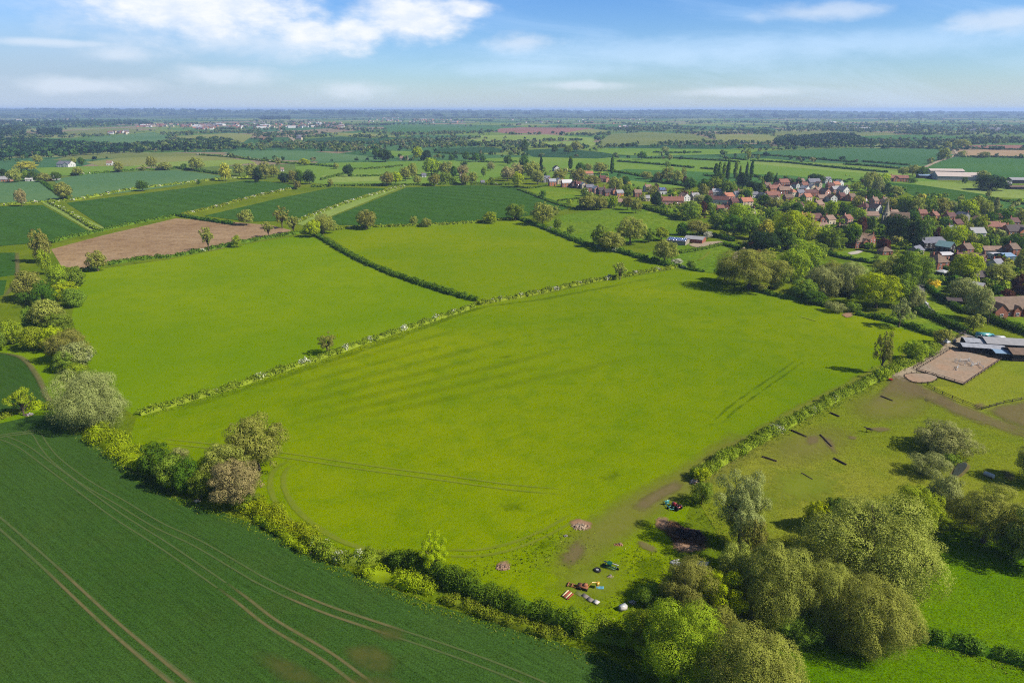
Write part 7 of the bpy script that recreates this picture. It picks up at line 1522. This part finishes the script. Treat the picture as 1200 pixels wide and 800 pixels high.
def implement():
    root = empty('farm_implement', at(715, 666), -.5); tag(root, 'dark green farm implement with pale drawbar on the tipping corner', 'farm implement')
    link('beam', boxes_mesh('beam', [(0, .6, .95, 3.2, .16, .16)], [STEEL]), root); link('frame', boxes_mesh('frame', [(0, 0, .6, 2.8, .14, .18), (-1.2, .3, .7, .12, .8, .14), (1.2, .3, .7, .12, .8, .14), (0, -.5, .5, 2.4, .12, .14)], [GREENP]), root)
    for i in range(6): link('tine', boxes_mesh('tine', [(0, -.3, .3, .08, .12, .6, 0, 0, .2), (0, -.42, .08, .1, .3, .08)], [GREENP]), root, (-1.2 + .48 * i, 0, 0))
    link('hopper', parts_mesh('hopper', [cylv((-.2, .1, 1.0), .35, .7, 10, 'z', .6)], GREENP), root)
    for s in (-1, 1): link('wheel', WHEEL(.34, .2), root, (s * 1.5, .2, .34))
implement()
def tyre():
    o = link('tyre', None, loc=at(700, 669)); V, Fa = [], []; n, k = 20, 10
    for i in range(n):
        for j in range(k):
            a, b = 2 * PI * i / n, 2 * PI * j / k; V.append(((.55 + .22 * math.cos(b)) * math.cos(a), (.55 + .22 * math.cos(b)) * math.sin(a), .3 + .3 * math.sin(b)))
    Fa = [[i * k + j, ((i + 1) % n) * k + j, ((i + 1) % n) * k + (j + 1) % k, i * k + (j + 1) % k] for i in range(n) for j in range(k)]
    tag(o, 'black tyre with pale rim lying left of the green implement', 'tyre'); link('tread', poly_mesh('tread', V, Fa, RUBBER), o); link('rim', parts_mesh('rim', [cylv((0, 0, .3), .36, .3, 14, 'z', .3)], STEEL), o)
tyre()
def freezer():
    root = empty('chest_freezer', at(730, 714), .5); tag(root, 'dumped white chest freezer at the hedge end', 'freezer')
    link('cabinet', bevel(boxes_mesh('cabinet', [(0, 0, .45, 1.5, .8, .9)], [RUBW]), .03), root); link('lid', bevel(boxes_mesh('lid', [(0, .05, .97, 1.54, .84, .1, 0, 0, .06)], [WHITE]), .03), root); link('base', boxes_mesh('base', [(0, 0, -.01, 1.4, .7, .1)], [DARKP]), root)
freezer()
def boat():
    root = empty('upturned_hull', at(793, 661), -.3); tag(root, 'white and teal tub shaped wreck below the bonfire patch', 'scrap hull'); V, Fa = [], []; n = 9
    for i in range(n):
        u = i / (n - 1) * 2 - 1; w_ = .62 * (1 - abs(u) ** 3) + .04
        for j in range(7): a = PI * j / 6; V.append((u * 1.4, w_ * math.cos(a), .62 * math.sin(a) * (1 - .3 * abs(u)) + .02))
    Fa = [[i * 7 + j, i * 7 + j + 1, i * 7 + 8 + j, i * 7 + 7 + j] for i in range(n - 1) for j in range(6)]
    link('hull', poly_mesh('hull', V, Fa, WHITE), root); link('gunwale', boxes_mesh('gunwale', [(0, -.66, .1, 2.5, .1, .14), (0, .66, .1, 2.5, .1, .14)], [TEAL]), root); link('board', boxes_mesh('board', [(-.3, 1.3, .12, 1.6, .3, .06, .5)], [RUBW]), root)
boat()
def red_machine():
    root = empty('compact_tractor', at(793, 596), 2.2); tag(root, 'small red tractor parked beside the teal frame at the field corner', 'tractor')
    link('bonnet', bevel(boxes_mesh('bonnet', [(.75, 0, .95, 1.3, .75, .6), (.75, 0, 1.27, 1.1, .6, .1)], [REDP]), .1), root); link('body', bevel(boxes_mesh('body', [(-.35, 0, .8, 1.1, .7, .4), (-.5, -.62, 1.05, .9, .3, .12), (-.5, .62, 1.05, .9, .3, .12)], [REDP]), .05), root)
    link('seat', bevel(boxes_mesh('seat', [(-.55, 0, 1.08, .5, .5, .14), (-.8, 0, 1.35, .12, .5, .5)], [RUBBER]), .04), root); link('steering_wheel', parts_mesh('steering_wheel', [cylv((0, 0, 1.35), .2, .04, 12), cylv((.05, 0, 1.15), .03, .4, 6)], RUBBER), root); link('grille', boxes_mesh('grille', [(1.42, 0, .9, .05, .6, .45)], [DARKP]), root)
    for s in (-1, 1):
        link('rear_wheel', WHEEL(.6, .34), root, (-.5, s * .68, .6)); link('front_wheel', WHEEL(.36, .24), root, (1.05, s * .58, .36))
    root.scale = (1.0, 1.0, 1.0)
red_machine()
def frame_():
    root = empty('trailer_frame', at(785, 595), 1.9); tag(root, 'teal metal trailer frame left of the small red tractor', 'trailer frame')
    link('chassis', boxes_mesh('chassis', [(0, -.5, .5, 2.8, .1, .14), (0, .5, .5, 2.8, .1, .14), (-1.3, 0, .5, .1, 1.0, .14), (0, 0, .5, .1, 1.0, .14), (1.3, 0, .5, .1, 1.0, .14)], [TEAL]), root); link('headboard', boxes_mesh('headboard', [(1.35, 0, .95, .06, 1.0, .8), (1.35, -.5, .95, .1, .08, .9), (1.35, .5, .95, .1, .08, .9)], [TEAL]), root); link('drawbar', boxes_mesh('drawbar', [(2.0, 0, .45, 1.4, .1, .1), (2.7, 0, .3, .1, .1, .4)], [TEAL]), root)
    for s in (-1, 1): link('wheel', WHEEL(.34, .2), root, (-.2, s * .65, .34))
frame_()
for x, y, ph in [(1122, 550, 'the pond'), (1124, 430, 'the riding arena'), (793, 594, 'the small red tractor'), (806, 626, 'the bonfire heap'), (893, 748, 'the brushwood pile'), (1108, 404, 'the small white gazebo'), (1152, 393, 'the teal lorry'), (1081, 356, 'the white car'), (1103, 320, 'the white marquee'), (685, 692, 'the rusty machine'), (1018, 504, 'the dark horse'), (1158, 558, 'the white tank'),
                 (230, 587, 'the straw heap'), (32, 486, 'the pale stones'), (410, 656, 'the may blossom hedge'), (190, 285, 'the tilled field'), (545, 240, 'the largest wheat field'), (560, 356, 'the hedge meeting point'), (20, 455, 'the curved barley field'), (240, 228, 'the long wheat field'), (55, 262, 'the left wheat field'), (140, 217, 'the blue green field'), (360, 180, 'the long blue green strip'), (300, 243, 'the second wheat field'), (700, 270, 'the village meadow'), (600, 285, 'the lime pasture'), (250, 350, 'the left pasture'), (240, 205, 'the far blue green field'), (850, 199, 'the poplar row'), (800, 185, 'the wide green fields'), (640, 178, 'the dark far strip'), (420, 198, 'the small meadows'), (1140, 245, 'the far tree belt'), (1150, 222, 'the bright green strip'), (1114, 180, 'the pale farm track'), (640, 226, 'the allotments'), (1160, 178, 'the dry tilth'), (80, 178, 'the broad dark wood')]: mark(x, y, ph)

# ------------------------------------------------------------ a label of its own for every tree and bush
def label_trees():
    ordw = ['leftmost', 'second from left', 'third from left', 'fourth from left', 'fifth from left', 'sixth from left', 'seventh from left', 'eighth from left', 'ninth from left', 'tenth from left']
    for t in TREES:
        best = None
        for mx, my, ph in LANDMARKS:
            d = math.hypot(mx - t['px'], (my - t['py']) * 1.4)
            if best is None or d < best[0]: best = (d, mx - t['px'], my - t['py'], ph)
        d, dx, dy, ph = best; near = d < 26
        if abs(dy) < 0.35 * t['w'] and abs(dx) < 0.35 * t['w']: rel = 'at'
        elif abs(dx) > abs(dy) * 1.2: rel = ('just ' if near else '') + ('left of' if dx > 0 else 'right of')
        else: rel = ('just ' if near else '') + ('behind' if dy > 0 else 'in front of')
        if not near and d > 75: rel = 'well ' + rel
        t['rel'], t['ph'] = rel, ph
        size = 'tall' if t['h'] > 13.5 else 'small' if t['h'] < 5.0 else ''
        t['size'] = size
        nm = SNAME[t['shape']]
        if t['h'] < 4.2 and 'tree' in nm: nm = nm.replace('tree', 'bush')
        t['nm'] = nm
        t['label'] = ' '.join(x for x in (size, CNAME[t['col']], nm, rel, ph) if x)
    groups = {}
    for t in TREES: groups.setdefault(t['label'], []).append(t)
    for lb, ts in groups.items():
        ts.sort(key=lambda t: t['px'])
        for i, t in enumerate(ts):
            if len(ts) > 1:
                q = ('left' if i == 0 else 'right') + ' one of two' if len(ts) == 2 else ordw[i] + ' of ' + ('three' if len(ts) == 3 else 'several')
                lb2 = f"{lb}, {q}"
                if len(lb2.split()) > 16: lb2 = ' '.join(x for x in (CNAME[t['col']], t['nm'], t['rel'], t['ph'])) + ', ' + q
                t['label'] = lb2
    for t in TREES:
        y = t['py']; gname = 'trees among the village houses' if 196 < y < 345 and t['px'] > 745 else 'trees and bushes of the left belt' if t['px'] < 130 and y > 265 else 'trees of the wooded corner' if y > 480 and t['px'] > 720 else 'trees by the dark barley' if y > 430 else 'hedgerow and meadow trees'
        tag(t['o'], t['label'], 'bush' if ('bush' in t['nm']) else 'tree', gname)
label_trees()
